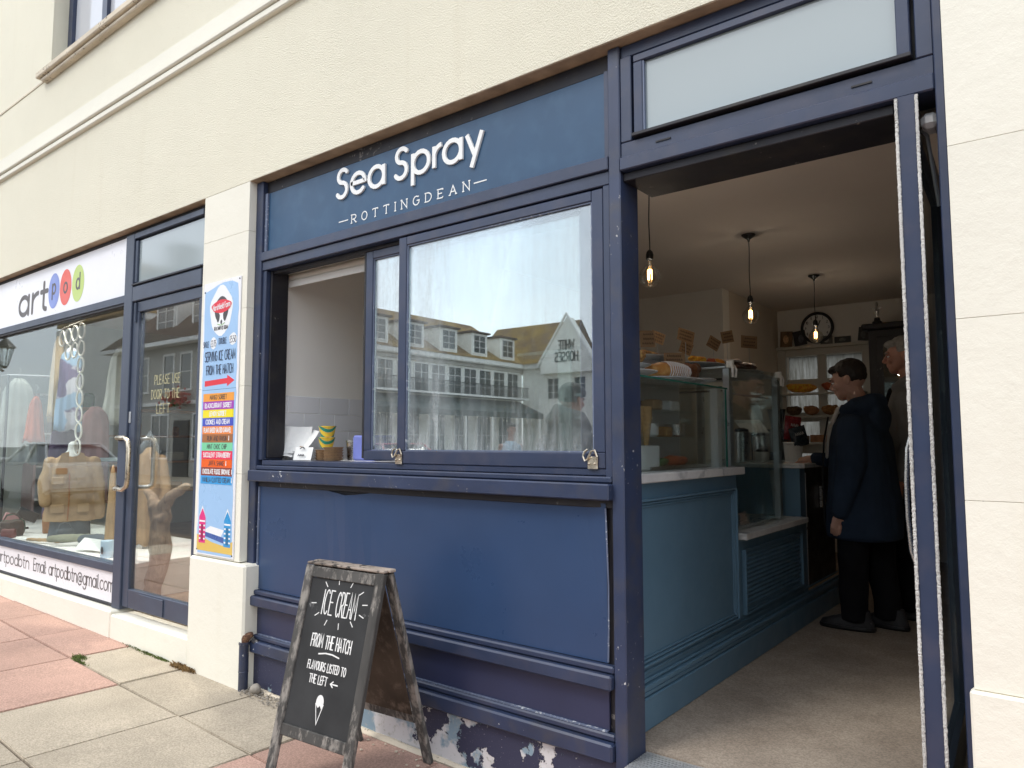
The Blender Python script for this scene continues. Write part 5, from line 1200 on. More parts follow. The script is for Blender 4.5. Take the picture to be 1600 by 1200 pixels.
for a in range(0, 360, 30):
    if a in (150,): continue
    c_, s_ = math.cos(R(a+8)), math.sin(R(a+8)); r0, r1 = 1, 1.19
    ribbon(b, [(.002+.138*c_*r0*1.0, -.143+.078*s_*r0), (.002+.138*c_*r1, -.143+.080*s_*r1*1.05)], .0040, F, 0, .0008)
mk('chalk_rays', b, M['chalkwhite'], bd, local=True, kind='stuff')
b = B(); ribbon(b, [(-.022, -.535), (0, -.610), (.022, -.535)], .004, F, 0, .0008)
A = [b.verts.new(F(q[0], q[1], .0010)) for q in arc(0, -.528, .022, .028, 0, 180, 12)+[(-.018, -.540), (-.006, -.550), (.004, -.540), (.014, -.552), (.020, -.540)]]; b.faces.new(A)
mk('chalk_cone', b, M['chalkwhite'], bd, local=True)
# ================================================================ drainpipe and bits at its foot
dp = thing('drainpipe', 'short navy drainpipe with a rusted top at the left foot of the cafe front', 'drainpipe', (-3.74, .01, .03))
b = B(); lathe(b, [(.026, 0), (.026, .10), (.0265, .10), (.0285, .103), (.0265, .106), (.026, .25), (.029, .25), (.029, .262), (.024, .262)], (-3.735, -.005, .03), 18); mk('pipe', b, M['navy_chipped'], dp, smooth=False)
b = B(); limb(b, [(-3.735, -.003, .288), (-3.732, .004, .318), (-3.715, .022, .330)], [.020, .026, .018], 10); mk('elbow', melt(b, .004, 1, .5, .004, 60), M['rust'], dp)
b = B(); limb(b, [(-3.70, .03, .30), (-3.66, .045, .275)], [.014, .020], 8); mk('bracket', b, M['navy_dark'], dp)
def rock(c, r, nm, m, lab, cat='stone', grp=None):
    b = B(); ball(b, c, r*1.15, r*.9, r*.85); q = melt(b, r*.18, 1, .5, r*.12, 1.5/r*.6, r*100); return solo(nm, q, m, lab, cat, grp, smooth=True)
M['stone'] = mat('grey_flint', (.30, .27, .23), .8, .2, 20, .3)
rock((-3.62, .0, .062), .032, 'stone', M['stone'], 'fist-sized grey stone at the foot of the drainpipe')
b = B(); rn = random.Random(3)
for _ in range(240):
    x = -3.72+rn.random()**1.6*.55; y = .035-rn.random()**2*.10; r = rn.uniform(.002, .007)
    box(b, x-r, x+r, y-r*.7, y+r*.7, zp(x)+.004, zp(x)+.004+r*.8, M=None)
o = mk('grit', b, M['stone'], kind='stuff'); o['label'] = 'loose grit and crumbs gathered along the foot of the wall'
b = B()
for _ in range(60):
    x = rn.uniform(-3.5, -1.6); y = .0-rn.random()**2*.14; r = rn.uniform(.002, .006)
    box(b, x-r, x+r, y-r, y+r, zp(x)+.004, zp(x)+.004+r*.7)
o = mk('flakes', b, M['sillstone'], kind='stuff'); o['label'] = 'fallen paint flakes on the red paving under the cafe front'
# moss and weeds
M['moss'] = mat('moss', (.085, .115, .022), .9, .4, 40); M['dryweed'] = mat('dry_weed', (.20, .12, .045), .9, .4, 40)
def tuft(spots, m, nm, lab, n, hgt=.02):
    b = B(); rr = random.Random(len(lab))
    for (x, y, sx, sy) in spots:
        for _ in range(n):
            px, py = x+rr.gauss(0, sx), y+rr.gauss(0, sy); a = rr.uniform(0, 6.28); h = hgt*rr.uniform(.3, 1); w = .003
            dx, dy = math.cos(a), math.sin(a); z = zp(px)+.001
            v = [b.verts.new(q) for q in ((px-dy*w, py+dx*w, z), (px+dy*w, py-dx*w, z), (px+dx*h*.6+dy*w*.6, py+dy*h*.6-dx*w*.6, z+h*.7), (px+dx*h, py+dy*h, z+h*.8))]
            b.faces.new(v)
    o = mk(nm, b, m, kind='stuff'); o['label'] = lab
tuft([(-5.02, .0, .06, .012), (-4.82, -.01, .05, .012), (-4.62, -.02, .05, .010), (-5.04, -.33, .035, .015), (-4.95, -.37, .04, .005)], M['moss'], 'moss', 'green moss growing in the joints by the gift shop step', 300, .014)
tuft([(-4.37, -.03, .035, .014), (-4.28, -.02, .03, .012)], M['dryweed'], 'dry_weeds', 'brown dried weeds at the foot of the cream pier', 500, .030)
# ================================================================ ice cream flavour sign on the pier
isg = thing('flavour_sign', 'tall pale blue ice cream price and flavour sign screwed to the cream pier', 'sign', (-4.06, -.004, .73))
def flat(c, rough=.35): return mat('print', c, rough, .03, 3, spec=.4)
M['skyblue'] = flat((.34, .53, .78)); X0_, X1_ = -4.278, -3.868
sb = mk('board', bxo(X0_, X1_, -.0075, -.0015, .732, 2.385), M['signwhite'], isg)
IF = lambda u, v, d: Vector((u, -.0077-d, v))
def shape(pts, m, d=0, nm='print', par=None):
    b = B(); A = [b.verts.new(IF(x, z, d)) for x, z in pts]; f = b.faces.new(A); f.normal_update()
    return mk(nm, b, m, par or sb)
rr = random.Random(2)
pts = [(X0_+.012+rr.uniform(0, .010), z) for z in [.74+.05*i for i in range(33)]]+[(X0_+.03, 2.33), (X0_+.10, 2.345), (-4.12, 2.36), (-4.05, 2.37), (-3.96, 2.368), (X1_-.03, 2.345)]+[(X1_-.012-rr.uniform(0, .010), 2.29-.05*i) for i in range(32)]
shape(pts, M['skyblue'], .0003, 'blue_ground')
def blob(cx, cz, rx, rz, n=26, w=.08, ph=0): return [(cx+rx*(1+w*math.sin(5*a+ph))*math.cos(a), cz+rz*(1+w*math.cos(4*a+ph))*math.sin(a)) for a in [2*math.pi*k/n for k in range(n)]]
PW = flat((.82, .83, .84)); PR = flat((.72, .035, .06)); PG = flat((.06, .055, .06)); PN = flat((.035, .05, .10)); PGreen = flat((.2, .45, .1))
shape(blob(-4.075, 2.20, .125, .150, w=.06), PW, .0006, 'cloud')
shape(blob(-4.070, 2.205, .078, .080, w=.02), PG, .0009, 'cow_patch')
shape(blob(-4.065, 2.165, .050, .058, w=.05), PW, .0012, 'cow_face'); shape(blob(-4.105, 2.16, .018, .030), PG, .0015, 'cow_patch'); shape(blob(-4.030, 2.165, .020, .032), PG, .0015, 'cow_patch')
shape(blob(-4.068, 2.128, .010, .014), PG, .0016, 'cow_nose')
shape(blob(-4.070, 2.225, .110, .040, w=.04), PR, .0018, 'banner')
def pr(t, cx, z, h, w, width, m, d=.002, slope=0, nm='lettering'):
    lay, tot = layout(t, .15); sx = width/(tot*h); b = B()
    for ch, x, st in lay:
        for k, s in enumerate(st): ribbon(b, [(cx-width/2+(x+p[0])*h*sx, z+p[1]*h+slope*(x*h*sx-width/2)) for p in s], w, IF, d, d+.0004+k*.0001, False)
    mk(nm, b, m, sb)
pr('Marshfield Farm', -4.070, 2.210, .034, .0045, .190, PW, .0021, .06)
pr('REAL DAIRY ICE CREAM', -4.070, 2.082, .020, .003, .15, PG, .0012); b = B(); ribbon(b, [(-4.11, 2.118), (-4.07, 2.108), (-4.03, 2.120)], .004, IF, .0016, .002); mk('grass_mark', b, PGreen, sb)
shape(blob(-4.150, 2.005, .036, .036, w=.05), PW, .0006, 'cloud'); shape(blob(-3.935, 2.015, .042, .036, w=.05, ph=1), PW, .0006, 'cloud')
pr('SINGLE', -4.232, 1.984, .036, .0028, .062, PN); pr(u'\u00a33.75', -4.150, 1.984, .038, .003, .058, PN, .001); pr('DOUBLE', -4.045, 1.994, .036, .0032, .085, PN); pr(u'\u00a35.50', -3.935, 1.994, .038, .003, .066, PN, .001)
pr('SERVING ICE CREAM', -4.072, 1.895, .058, .0050, .335, PN); pr('FROM THE HATCH', -4.072, 1.812, .056, .0050, .295, PN)
shape([(-4.235, 1.742), (-3.985, 1.752), (-3.985, 1.734), (-3.905, 1.767), (-3.985, 1.802), (-3.985, 1.784), (-4.235, 1.776)][::1], PR, .0006, 'red_arrow')
shape([(X0_+.02, 1.718), (X1_-.02, 1.720), (X1_-.02, 1.722), (X0_+.02, 1.720)], PN, .0005, 'board_seam')
fl = [('MANGO SORBET', (.84, .34, .05), 0), ('BLACKCURRANT SORBET', (.36, .045, .42), 1), ('LEMON SORBET', (.86, .72, .02), 1), ('COOKIES AND CREAM', (.06, .085, .50), 1), ('PLANT BASED SALTED CARAMEL', (.80, .24, .05), 1), ('RUM AND RAISIN', (.36, .14, .05), 0), ('MINT CHOC CHIP', (.20, .62, .36), 0), ('SUCCULENT STRAWBERRY', (.80, .03, .10), 1), ('JAFFA SHAKE', (.80, .12, .01), 0), ('CHOCOLATE FUDGE BROWNIE', (.26, .05, .03), 1), ('VANILLA CLOTTED CREAM', (.05, .34, .72), 0)]
zt = 1.697
for i, (t, c, wh) in enumerate(fl):
    h = .0485; z1 = zt-i*.0495; z0 = z1-h; mm = flat(c)
    q = bxo(-4.243, -3.905, -.0095, -.0080, z0, z1); lb = mk('flavour_label', q, mm, isg, label=t.lower()+' flavour strip')
    w = min(.30, .0155*len(t)); IFk = IF; lay, tot = layout(t, .15); hh = .027; sx = w/(tot*hh); b = B()
    for ch, x, st in lay:
        for k, s in enumerate(st): ribbon(b, [(-4.074-w/2+(x+p[0])*hh*sx, z0+.011+p[1]*hh) for p in s], .0046 if wh else .0036, IF, .0020, .0024+k*.0001, False)
    mk('lettering', b, PW if wh else PG, lb)
    if t[:2] in ('RU', 'JA', 'CH', 'VA'):
        b = B(); A = [b.verts.new(IF(x+(-4.074+w/2+.020), z0+z, .0022)) for x, z in ((-.005, .016), (0, .009), (.005, .017), (.003, .026), (.003, .040), (-.003, .040), (-.003, .026))]; b.faces.new(A); mk('flake_mark', b, PW, lb)
# beach huts at the foot
YS = flat((.72, .50, .12)); SE = flat((.06, .12, .36))
shape([(X0_+.01, .755), (X1_-.01, .755), (X1_-.01, .83), (-3.98, .800), (-4.1, .812), (X0_+.01, .85)], YS, .0006, 'sand'); shape([(-4.20, .845), (-3.96, .812), (-3.96, .845), (-4.20, .870)], SE, .0008, 'sea'); shape([(-4.20, .872), (-4.0, .850), (-3.97, .89), (-4.12, .905)], PW, .0007, 'cliff')
for cx, c, z0 in ((-4.210, (.72, .04, .22), .80), (-3.935, (.04, .30, .62), .795)):
    mm = flat(c)
    shape([(cx-.036, z0), (cx+.036, z0), (cx+.036, z0+.15), (cx, z0+.215), (cx-.036, z0+.15)], mm, .0010, 'beach_hut')
    for k in range(5): shape([(cx-.033, z0+.02+.026*k), (cx+.033, z0+.02+.026*k), (cx+.033, z0+.030+.026*k), (cx-.033, z0+.030+.026*k)], PW, .0012, 'hut_stripe')
    shape([(cx-.015, z0+.012), (cx+.015, z0+.012), (cx+.015, z0+.11), (cx-.015, z0+.11)], mat('hutdoor', tuple(x*.5 for x in c), .4), .0014, 'hut_door'); shape([(cx-.045, z0+.145), (cx, z0+.222), (cx+.045, z0+.145), (cx, z0+.205)][::-1], PW, .0013, 'hut_roof')
for x, z in ((X0_+.015, 2.33), (X1_-.012, 2.37), (X1_-.012, .75), (X0_+.015, .76)):
    b = B(); ball(b, (x, -.009, z), .005, .003, .005, seg=8); mk('screw', b, M['black'], isg)
# ================================================================ gift shop front
gf = thing('gift_shopfront', 'slate blue gift shop front with a wide display window, white name board and glazed door', 'shopfront', (-6.6, .1, .2))
def G_(nm, m, *a, bev=.003, par=None, label=None): return mk(nm, bxo(*a, bev=bev), M[m], par or gf, label=label)
G_('head_rail', 'navy_dark', -9.55, -4.405, .060, .13, 2.917, 2.947)
G_('mullion', 'slate', -5.478, -5.352, .038, .13, .238, 2.916, bev=.004)
G_('mullion', 'slate', -9.59, -9.50, .038, .13, .238, 2.916)
nb = G_('name_board', 'signwhite', -9.499, -5.479, .060, .070, 2.482, 2.915, bev=0)
G_('rail', 'slate', -9.499, -5.479, .045, .13, 2.422, 2.480); G_('rail', 'navy_dark', -9.499, -5.479, .052, .13, 2.402, 2.4215)
G_('rail', 'slate', -9.499, -5.479, .040, .13, .478, .535)
eb = G_('address_board', 'signwhite', -9.499, -5.479, .060, .070, .259, .476, bev=0)
G_('rail', 'navy_dark', -9.499, -5.479, .050, .13, .237, .257)
G_('display_pane', 'shopglass', -9.495, -5.482, .078, .086, .536, 2.401, bev=0)
# printed names
NF = FO((0, 0), .0595)
def nb_word(t, x0, x1, z, h, w, m, par, F=NF, sp=.16, d=.0007):
    lay, tot = layout(t, sp); sx = (x1-x0)/(tot*h); b = B()
    for ch, x, st in lay:
        for k, s in enumerate(st): ribbon(b, [(x0+(x+p[0])*h*sx, z+p[1]*h) for p in s], w, F, 0, d+k*.0003)
    return mk('lettering', b, M[m], par)
for ch, a_, b_ in (('a', -7.62, -7.40), ('r', -7.31, -7.19), ('t', -7.12, -6.98)):
    w, st = LO[ch]; us = [p[0] for q in st for p in q]; g = B()
    for k, s in enumerate(st): ribbon(g, [(a_+(p[0]-min(us))/(max(us)-min(us))*(b_-a_), 2.555+p[1]*.245) for p in s], .042, NF, 0, .0007+k*.0003)
    mk('letter', g, M['greyink'], nb)
for cx, c, ch in ((-6.84, (.20, .27, .62), 'p'), (-6.60, (.74, .10, .07), 'o'), (-6.355, (.50, .63, .18), 'd')):
    m = mat('vinyl', c, .4, .02); b = B(); A = [b.verts.new(NF(q[0], q[1], .0005)) for q in arc(cx, 2.690, .116, .152, 0, 350, 35)]; b.faces.new(A); mk('coloured_disc', b, m, nb)
    w, st = LO[ch]; b = B(); h = .125
    for k, s in enumerate(st): ribbon(b, [(cx+(p[0]-w/2)*h*.95, 2.645+(.02 if ch == 'p' else 0)+p[1]*h) for p in s], 0.020, NF, .0006, .0012+k*.0003)
    mk('letter', b, M['greyink'], nb)
nb_word('artpodbtn', -7.84, -7.08, .335, .098, .0098, 'greyink', eb, sp=.14); nb_word('Email: artpodbtn@gmail.com', -6.98, -5.50, .335, .098, .0098, 'greyink', eb, sp=.14)
nb_word('Tel: ', -8.6, -8.3, .335, .098, .0115, 'greyink', eb) if False else None
# door and its light
G_('door_frame_head', 'slate', -5.351, -4.405, .040, .13, 2.875, 2.916); G_('door_frame_head', 'navy_dark', -5.351, -4.405, .070, .13, 2.862, 2.8745)
tl_ = G_('top_light', 'slate', -5.349, -4.405, .048, .10, 2.523, 2.552); mk('stile', bxo(-5.349, -5.315, .048, .10, 2.553, 2.861, bev=.003), M['slate'], tl_); mk('pane', bxo(-5.314, -4.41, .064, .070, 2.553, 2.861), M['frost'], tl_); mk('drip_bar', bxo(-5.352, -4.405, .030, .0475, 2.530, 2.540), M['navy_dark'], tl_)
G_('transom', 'slate', -5.351, -4.405, .038, .13, 2.412, 2.5225, bev=.005)
gd = G_('door', 'slate', -5.349, -4.405, .052, .096, 2.332, 2.405, bev=.003, label='slate blue framed glass door of the gift shop')
mk('stile', bxo(-5.349, -5.262, .052, .096, .262, 2.331, bev=.003), M['slate'], gd); mk('stile', bxo(-4.445, -4.405, .052, .096, .262, 2.331, bev=.003), M['slate'], gd); mk('bottom_rail', bxo(-5.261, -4.446, .052, .096, .262, .388, bev=.003), M['slate'], gd)
mk('pane', bxo(-5.260, -4.447, .070, .077, .389, 2.331), M['doorglass2'] if 'doorglass2' in M else M['shopglass'], gd)
lb_ = mk('letter_plate', bxo(-5.09, -4.76, .044, .0515, .268, .378, bev=.003), M['slate'], gd)
mk('lock', bxo(-5.345, -5.318, .046, .0515, 1.54, 1.62, bev=.002), M['alu'], gd)
b = B(); tube(b, [(-5.30, .045, 2.40), (-5.30, .045, 2.26)], .010, 7); mk('hinge', b, M['slate'], gd)
b = B(); tube(b, [(-5.44, .035, 1.425), (-5.41, .0, 1.435), (-5.25, -.018, 1.435), (-5.20, -.018, 1.41), (-5.185, -.018, 1.36), (-5.185, -.018, 1.15), (-5.20, -.018, 1.10), (-5.25, -.018, 1.075), (-5.41, .0, 1.075), (-5.44, .035, 1.085)], .0155, 10); mk('pull_handle', b, M['brass'], gd, smooth=True)
b = B(); tube(b, [(-5.29, .10, 1.425), (-5.29, .17, 1.43), (-5.28, .195, 1.41), (-5.28, .20, 1.38), (-5.28, .20, 1.13), (-5.28, .195, 1.10), (-5.29, .17, 1.085), (-5.29, .10, 1.09)], .0135, 10); mk('pull_handle', b, M['alu'], gd, smooth=True)
M['yellowpen'] = mat('yellow_window_pen', (.50, .47, .27), .7)
DF = FO((0, 0), .0695)
for t, cx, z, w in (('PLEASE USE', -4.86, 1.80, .34), ('DOOR TO THE', -4.88, 1.70, .38), ('LEFT', -4.90, 1.60, .18)):
    lay, tot = layout(t, .2); h = .062; sx = w/(tot*h); b = B()
    for ch, x, st in lay:
        for k, s in enumerate(st): ribbon(b, [(cx-w/2+(x+p[0])*h*sx, z+p[1]*h) for p in s], .0045, DF, 0, .0006+k*.0003)
    mk('lettering', b, M['yellowpen'], gd)
# ---------------------------------------------------------------- room
M['palewall'] = mat('pale_green_grey_wall', (.46, .51, .48), .85, .05, 1.5); M['lino'] = mat('brown_floor', (.23, .17, .11), .6, .25, 6)
for a, m, nm in (((-10.55, -10.35, .31, 4.9, .1, 2.96), 'palewall', 'shop_left_wall'), ((-10.34, -3.96, 4.7, 4.9, .1, 2.96), 'intdark', 'shop_back_wall'), ((-4.16, -3.96, .33, 4.69, .1, 2.96), 'intdark', 'shop_right_wall'), ((-10.34, -4.17, .14, 4.69, .1, .255), 'lino', 'shop_floor'), ((-10.34, -4.17, .14, 4.69, 2.948, 3.1), 'ceil', 'shop_ceiling')):
    mk(nm, bxo(*a), M[m], kind='structure')
g = bxo(-9.49, -5.50, .135, 1.15, .256, .52, bev=.004); solo('display_plinth', g, M['paper'], 'low white platform inside the gift shop window carrying the display', 'platform')
DI = lambda x, y: math.atan2(-2.364-y, 0-x)+math.pi/2      # turn a front (-y) towards the pavement viewer
def faced(nm, lab, cat, x, y, z, group=None, extra=0): return thing(nm, lab, cat, (x, y, z), rz=DI(x, y)+extra, group=group)
def garment(t, W0, W1, H_, m, nm='cloth', folds=5, dep=.05, seed=1, neck=.35, amp=.25, wav=1):
    """hanging cloth: closed folded body from z=0 (hem) up to H_ (shoulders)"""
    rnd = random.Random(seed); ph = rnd.uniform(0, 6); b = B(); rings = []; n = 44
    for k in range(13):
        u = k/12; w = (W1+(W0-W1)*u)/2; z = H_*u
        if u > .88: w = W0/2*(1-((u-.88)/.12)**1.5*(1-neck))
        rr = []
        for i in range(n):
            a = 2*math.pi*i/n; f = 1+amp*(1-u*.75)*math.sin(folds*a*2+ph+u*1.4*wav)
            rr.append(b.verts.new((w*math.cos(a)*(1+.04*math.sin(u*9+ph)), dep*math.sin(a)*f*(1.1-.3*u), z-(.02*math.sin(a*folds+ph) if k == 0 else 0))))
        rings.append(rr)
    for a, c in zip(rings, rings[1:]):
        for i in range(n): b.faces.new((a[i], a[(i+1) % n], c[(i+1) % n], c[i]))
    b.faces.new(rings[0][::-1]); b.faces.new(rings[-1])
    return mk(nm, b, m, t, local=True, smooth=True)
def hook(t, H_, up_=.12):
    b = B(); tube(b, [(0, 0, H_), (0, 0, H_+up_*.5), (.012, 0, H_+up_*.7), (.016, 0, H_+up_*.85), (0, 0, H_+up_), (-.014, 0, H_+up_*.88)], .003, 6); mk('hanger_hook', b, M['steel'], t, local=True)
def floral():
    m, t, p = nodes('blue_floral_cloth'); v = coord(t)
    a = noi(t, v, 9, 2, .4); c = mixc(t, ramp(t, a, [(.50, 0.), (.56, 1.)]), (.62, .64, .74), (.16, .13, .26)); b_ = noi(t, v, 5, 2, .4)
    t.links.new(mixc(t, ramp(t, b_, [(.52, 0.), (.57, 1.)]), c, (.32, .48, .68)), p.inputs['Base Color']); p.inputs['Roughness'].default_value = .9; return m
M['floral'] = floral(); M['beige'] = cloth('beige_knit', (.62, .48, .30)); M['lilac'] = cloth('dusky_purple_cloth', (.13, .10, .16)); M['mauve'] = cloth('dusty_mauve_cloth', (.27, .15, .15)); M['rustc'] = cloth('rust_orange_cloth', (.42, .10, .045)); M['tan'] = cloth('tan_canvas', (.40, .275, .16)); M['denim'] = cloth('grey_denim', (.10, .12, .14)); M['palecloth'] = cloth('pale_grey_cloth', (.46, .50, .47)); M['tanleather'] = mat('tan_leather', (.34, .15, .06), .45, .3, 8, .2, 60)
def P3(x, y, z, **k): return None
t = faced('hanging_dress', 'blue and white floral tunic hanging behind the ring garland', 'dress', -7.72, .55, 1.52); garment(t, .17, .24, .80, M['floral'], seed=2); hook(t, .80)
t = faced('hanging_cardigan', 'long beige fringed scarf cardigan at the left of the ring garland', 'cardigan', -7.95, .52, 1.67); garment(t, .085, .15, .78, M['beige'], seed=5, dep=.035); hook(t, .78)
b = B()
for i in range(14): tube(b, [(-.065+.01*i, 0, .01), (-.066+.0103*i, 0, -.07)], .0028, 4)
mk('fringe', b, M['beige'], t, local=True)
t = faced('hanging_dress', 'long dusky purple dress hanging below the floral tunic', 'dress', -8.30, .75, .66); garment(t, .24, .34, .98, M['lilac'], seed=7, folds=7); hook(t, .98, 1.0)
t = faced('hanging_dress', 'dusty mauve dress hanging right of the ring garland', 'dress', -8.22, 1.0, .78); garment(t, .26, .30, 1.00, M['mauve'], seed=9, folds=4, dep=.07); hook(t, 1.0)
t = faced('hanging_blouse', 'rust orange flared top on the rail left of the purple dress', 'top', -8.55, .55, 1.42); garment(t, .09, .20, .46, M['rustc'], seed=11, folds=4); hook(t, .46)
t = faced('hanging_dress', 'cream and grey patterned dress at the far right of the window rail', 'dress', -8.25, 1.25, 1.60); garment(t, .16, .36, .85, M['palecloth'], seed=13)
t = faced('covered_coat', 'pale coat in clear crinkled plastic at the far left of the window', 'coat', -8.90, .50, 1.18); garment(t, .24, .42, .90, cloth('clouded_plastic', (.30, .33, .31)), seed=15, folds=6, dep=.07, amp=.35); hook(t, .90)
# garment rail
gr_ = thing('garment_rail', 'thin black metal clothes rail standing in the gift shop window', 'clothes rail', (-8.9, .35, .52))
b = B(); tube(b, [(-8.58, .30, .521), (-8.58, .30, 2.08)], .014, 8); mk('upright', b, M['black'], gr_); b = B(); tube(b, [(-9.4, .30, 2.10), (-8.58, .30, 2.09), (-8.0, .60, 2.06)], .009, 8); mk('top_bar', b, M['steel'], gr_)
b = B(); tube(b, [(-8.58, .13, .528), (-8.58, .55, .528)], .012, 8); mk('foot', b, M['black'], gr_)
# ring garland
rg_ = thing('ring_garland', 'white garland of linked wooden rings hanging in the gift shop window', 'garland', (-7.5, .42, 2.5))
M['ringw'] = mat('white_painted_ring', (.80, .78, .72), .6, .05)
b = B(); tube(b, [(-7.68, .42, 2.475), (-7.10, .42, 2.52)], .006, 6); mk('bar', b, M['ringw'], rg_)
def ring(x, z, rx=.064, rz=.070):
    b = B(); tube(b, [(x+rx*math.cos(a), .42, z+rz*math.sin(a)) for a in [k*math.pi/14 for k in range(28)]], .0085, 7, closed=True); mk('ring', b, M['ringw'], rg_, smooth=True)
for i in range(4): ring(-7.60+.145*i, 2.385+.012*i)
for i in range(3): ring(-7.45+.145*i, 2.245+.008*i)
for k in range(5): ring(-7.155+.004*k, 2.105-.150*k)
ring(-7.150, 1.36)
# mannequin in tan jacket
mq = faced('mannequin', 'headless white mannequin bust wearing an open tan jacket in the gift shop window', 'mannequin', -7.44, .50, .521)
b = B(); limb(b, [(0, 0, .78), (.0, 0, .86)], [.048, .044]); loft(b, [((0, 0, .10), .14, .09), ((0, 0, .35), .12, .09), ((0, 0, .62), .16, .10), ((0, 0, .76), .10, .07), ((0, 0, .80), .05, .05)], 20); mk('torso', melt(b, .010, 3), M['paper'], mq, local=True, smooth=True)
b = B(); loft(b, [((0, 0, .16), .215, .12), ((0, 0, .30), .200, .12), ((0, 0, .45), .185, .115), ((0, 0, .60), .195, .115), ((0, 0, .71), .175, .09), ((0, 0, .76), .10, .07)], 26, sq=2.3)
limb(b, [(.17, 0, .70), (.225, -.02, .48), (.235, -.02, .20)], [.062, .055, .048], 12); limb(b, [(-.17, 0, .70), (-.215, -.05, .50), (-.20, -.10, .34)], [.062, .055, .048], 12)
jk = mk('jacket', melt(b, .009, 2, .5, .011, 9, 5), M['tan'], mq, local=True, smooth=True)
for s in (-1, 1):
    b = B(); extrude_poly(b, [(s*.03, .80), (s*.09, .78), (s*.13, .62), (s*.05, .50), (s*.03, .60)], -.128, -.120); mk('lapel', b, M['tan'], jk, local=True)
b = B(); box(b, -.16, -.06, -.135, -.122, .50, .57, bev=.006); mk('breast_pocket', b, M['tan'], jk, local=True); b = B(); box(b, .05, .15, -.135, -.122, .24, .32, bev=.006); mk('pocket', b, M['tan'], jk, local=True); b = B(); box(b, -.16, -.05, -.135, -.122, .24, .32, bev=.006); mk('pocket', b, M['tan'], jk, local=True)
b = B(); tube(b, [(-.02, -.125, .60), (-.015, -.135, .35), (-.02, -.135, .17)], .006, 6); mk('front_edge', b, M['tanleather'], jk, local=True)
b = B(); loft(b, [((0, 0, .0), .17, .10), ((0, 0, .18), .165, .10)], 22); mk('skirt', melt(b, .012, 2, .5, .008, 9, 2), M['denim'], mq, local=True, smooth=True)
# frame, bags and small goods on the platform
pf = faced('glazed_frame', 'large pale blue picture frame standing behind the tan jacket', 'frame', -7.42, .78, .521)
for a in ((-.30, .30, -.012, .012, .70, .735), (-.30, -.27, -.012, .012, 0, .699), (.27, .30, -.012, .012, 0, .699)): b = B(); box(b, *a); mk('frame_bar', b, mat('pale_blue_wood', (.34, .42, .46), .6), pf, local=True)
b = B(); box(b, -.269, .269, -.002, .002, 0, .699); mk('pane', b, M['caseglass'], pf, local=True)
def bag(x, y, w, h, d, m, lab, rz=0, strap=True, cat='bag', nm='handbag'):
    t = faced(nm, lab, cat, x, y, .521, extra=rz); b = B(); loft(b, [((0, 0, .0), w*.46, d*.5), ((0, 0, h*.4), w*.5, d*.5), ((0, 0, h*.85), w*.46, d*.36), ((0, 0, h), w*.40, d*.16)], 22, sq=3); mk('body', melt(b, .008, 2, .5, .006, 14, w*50), m, t, local=True, smooth=True)
    if strap: b = B(); tube(b, [(-w*.34, 0, h*.95), (-w*.22, .01, h*1.32), (0, .015, h*1.42), (w*.22, .01, h*1.32), (w*.34, 0, h*.95)], .006, 6); mk('strap', b, m, t, local=True)
    return t
greenm = mat('green_leather', (.02, .10, .06), .4, .2, 10); brownm = mat('dark_brown_leather', (.05, .025, .018), .45, .4, 14); maroon = mat('maroon_leather', (.14, .03, .03), .4, .3, 14); blk = M['black']
bag(-8.25, .30, .22, .13, .08, greenm, 'small green leather bag low at the left of the window display')
bag(-8.02, .22, .20, .15, .09, brownm, 'dark brown ruffled leather bag in front of the green one')
bag(-7.90, .16, .13, .085, .07, maroon, 'maroon leather purse on the window platform beside the glass', strap=False, cat='purse', nm='purse')
bag(-7.98, .55, .17, .25, .08, M['tanleather'], 'rounded tan leather shoulder bag left of the mannequin')
bag(-7.15, .35, .17, .12, .06, M['denim'], 'grey flap bag leaning in front of the mannequin skirt', rz=.4)
t = faced('notebook_case', 'black slim case leaning on the green and pink bags', 'case', -8.12, .36, .66); b = B(); box(b, -.09, .09, -.008, .008, 0, .10, bev=.004); bmesh.ops.rotate(b, verts=b.verts[:], matrix=Matrix.Rotation(.5, 3, 'Y') @ Matrix.Rotation(-.5, 3, 'X')); mk('case', b, blk, t, local=True)
t = faced('pink_pouch', 'soft pink pouch between the black case and the rail', 'pouch', -8.35, .32, .62); b = B(); box(b, -.08, .08, -.015, .015, 0, .08, bev=.008); bmesh.ops.rotate(b, verts=b.verts[:], matrix=Matrix.Rotation(.35, 3, 'Y')); mk('pouch', b, mat('pink_leather', (.60, .30, .30), .5), t, local=True)
M['sage'] = cloth('sage_grey_cloth', (.26, .27, .21))
def roll_(x, y, L_, r, m, lab, rz, nm='rolled_pouch', z=.55):
    t = thing(nm, lab, 'pouch', (x, y, z), rz=rz); b = B(); limb(b, [(-L_/2, 0, r), (0, .005, r*1.1), (L_/2, 0, r)], [(r, r*.6), (r*1.15, r*.7), (r, r*.6)], 12); mk('roll', melt(b, .006, 1, .5, .004, 20, L_*30), m, t, local=True, smooth=True)
roll_(-6.86, .30, .34, .035, M['sage'], 'sage green rolled cloth pouch lying in front of the denim skirt', .9); roll_(-6.60, .38, .26, .04, M['denim'], 'dark crumpled scarf at the right of the rolled pouch', .5); roll_(-7.20, .20, .42, .015, M['tan'], 'tan leather belt laid along the platform edge', .25, z=.535); roll_(-7.55, .17, .30, .010, M['paper'], 'flat white tissue strip at the front of the platform', .1, z=.528)
solo('folded_paper', sheet((-6.35, .27, .575), .34, .12, .25, .75, .008), M['paper'], 'white folded paper standing at the right end of the platform', 'paper')
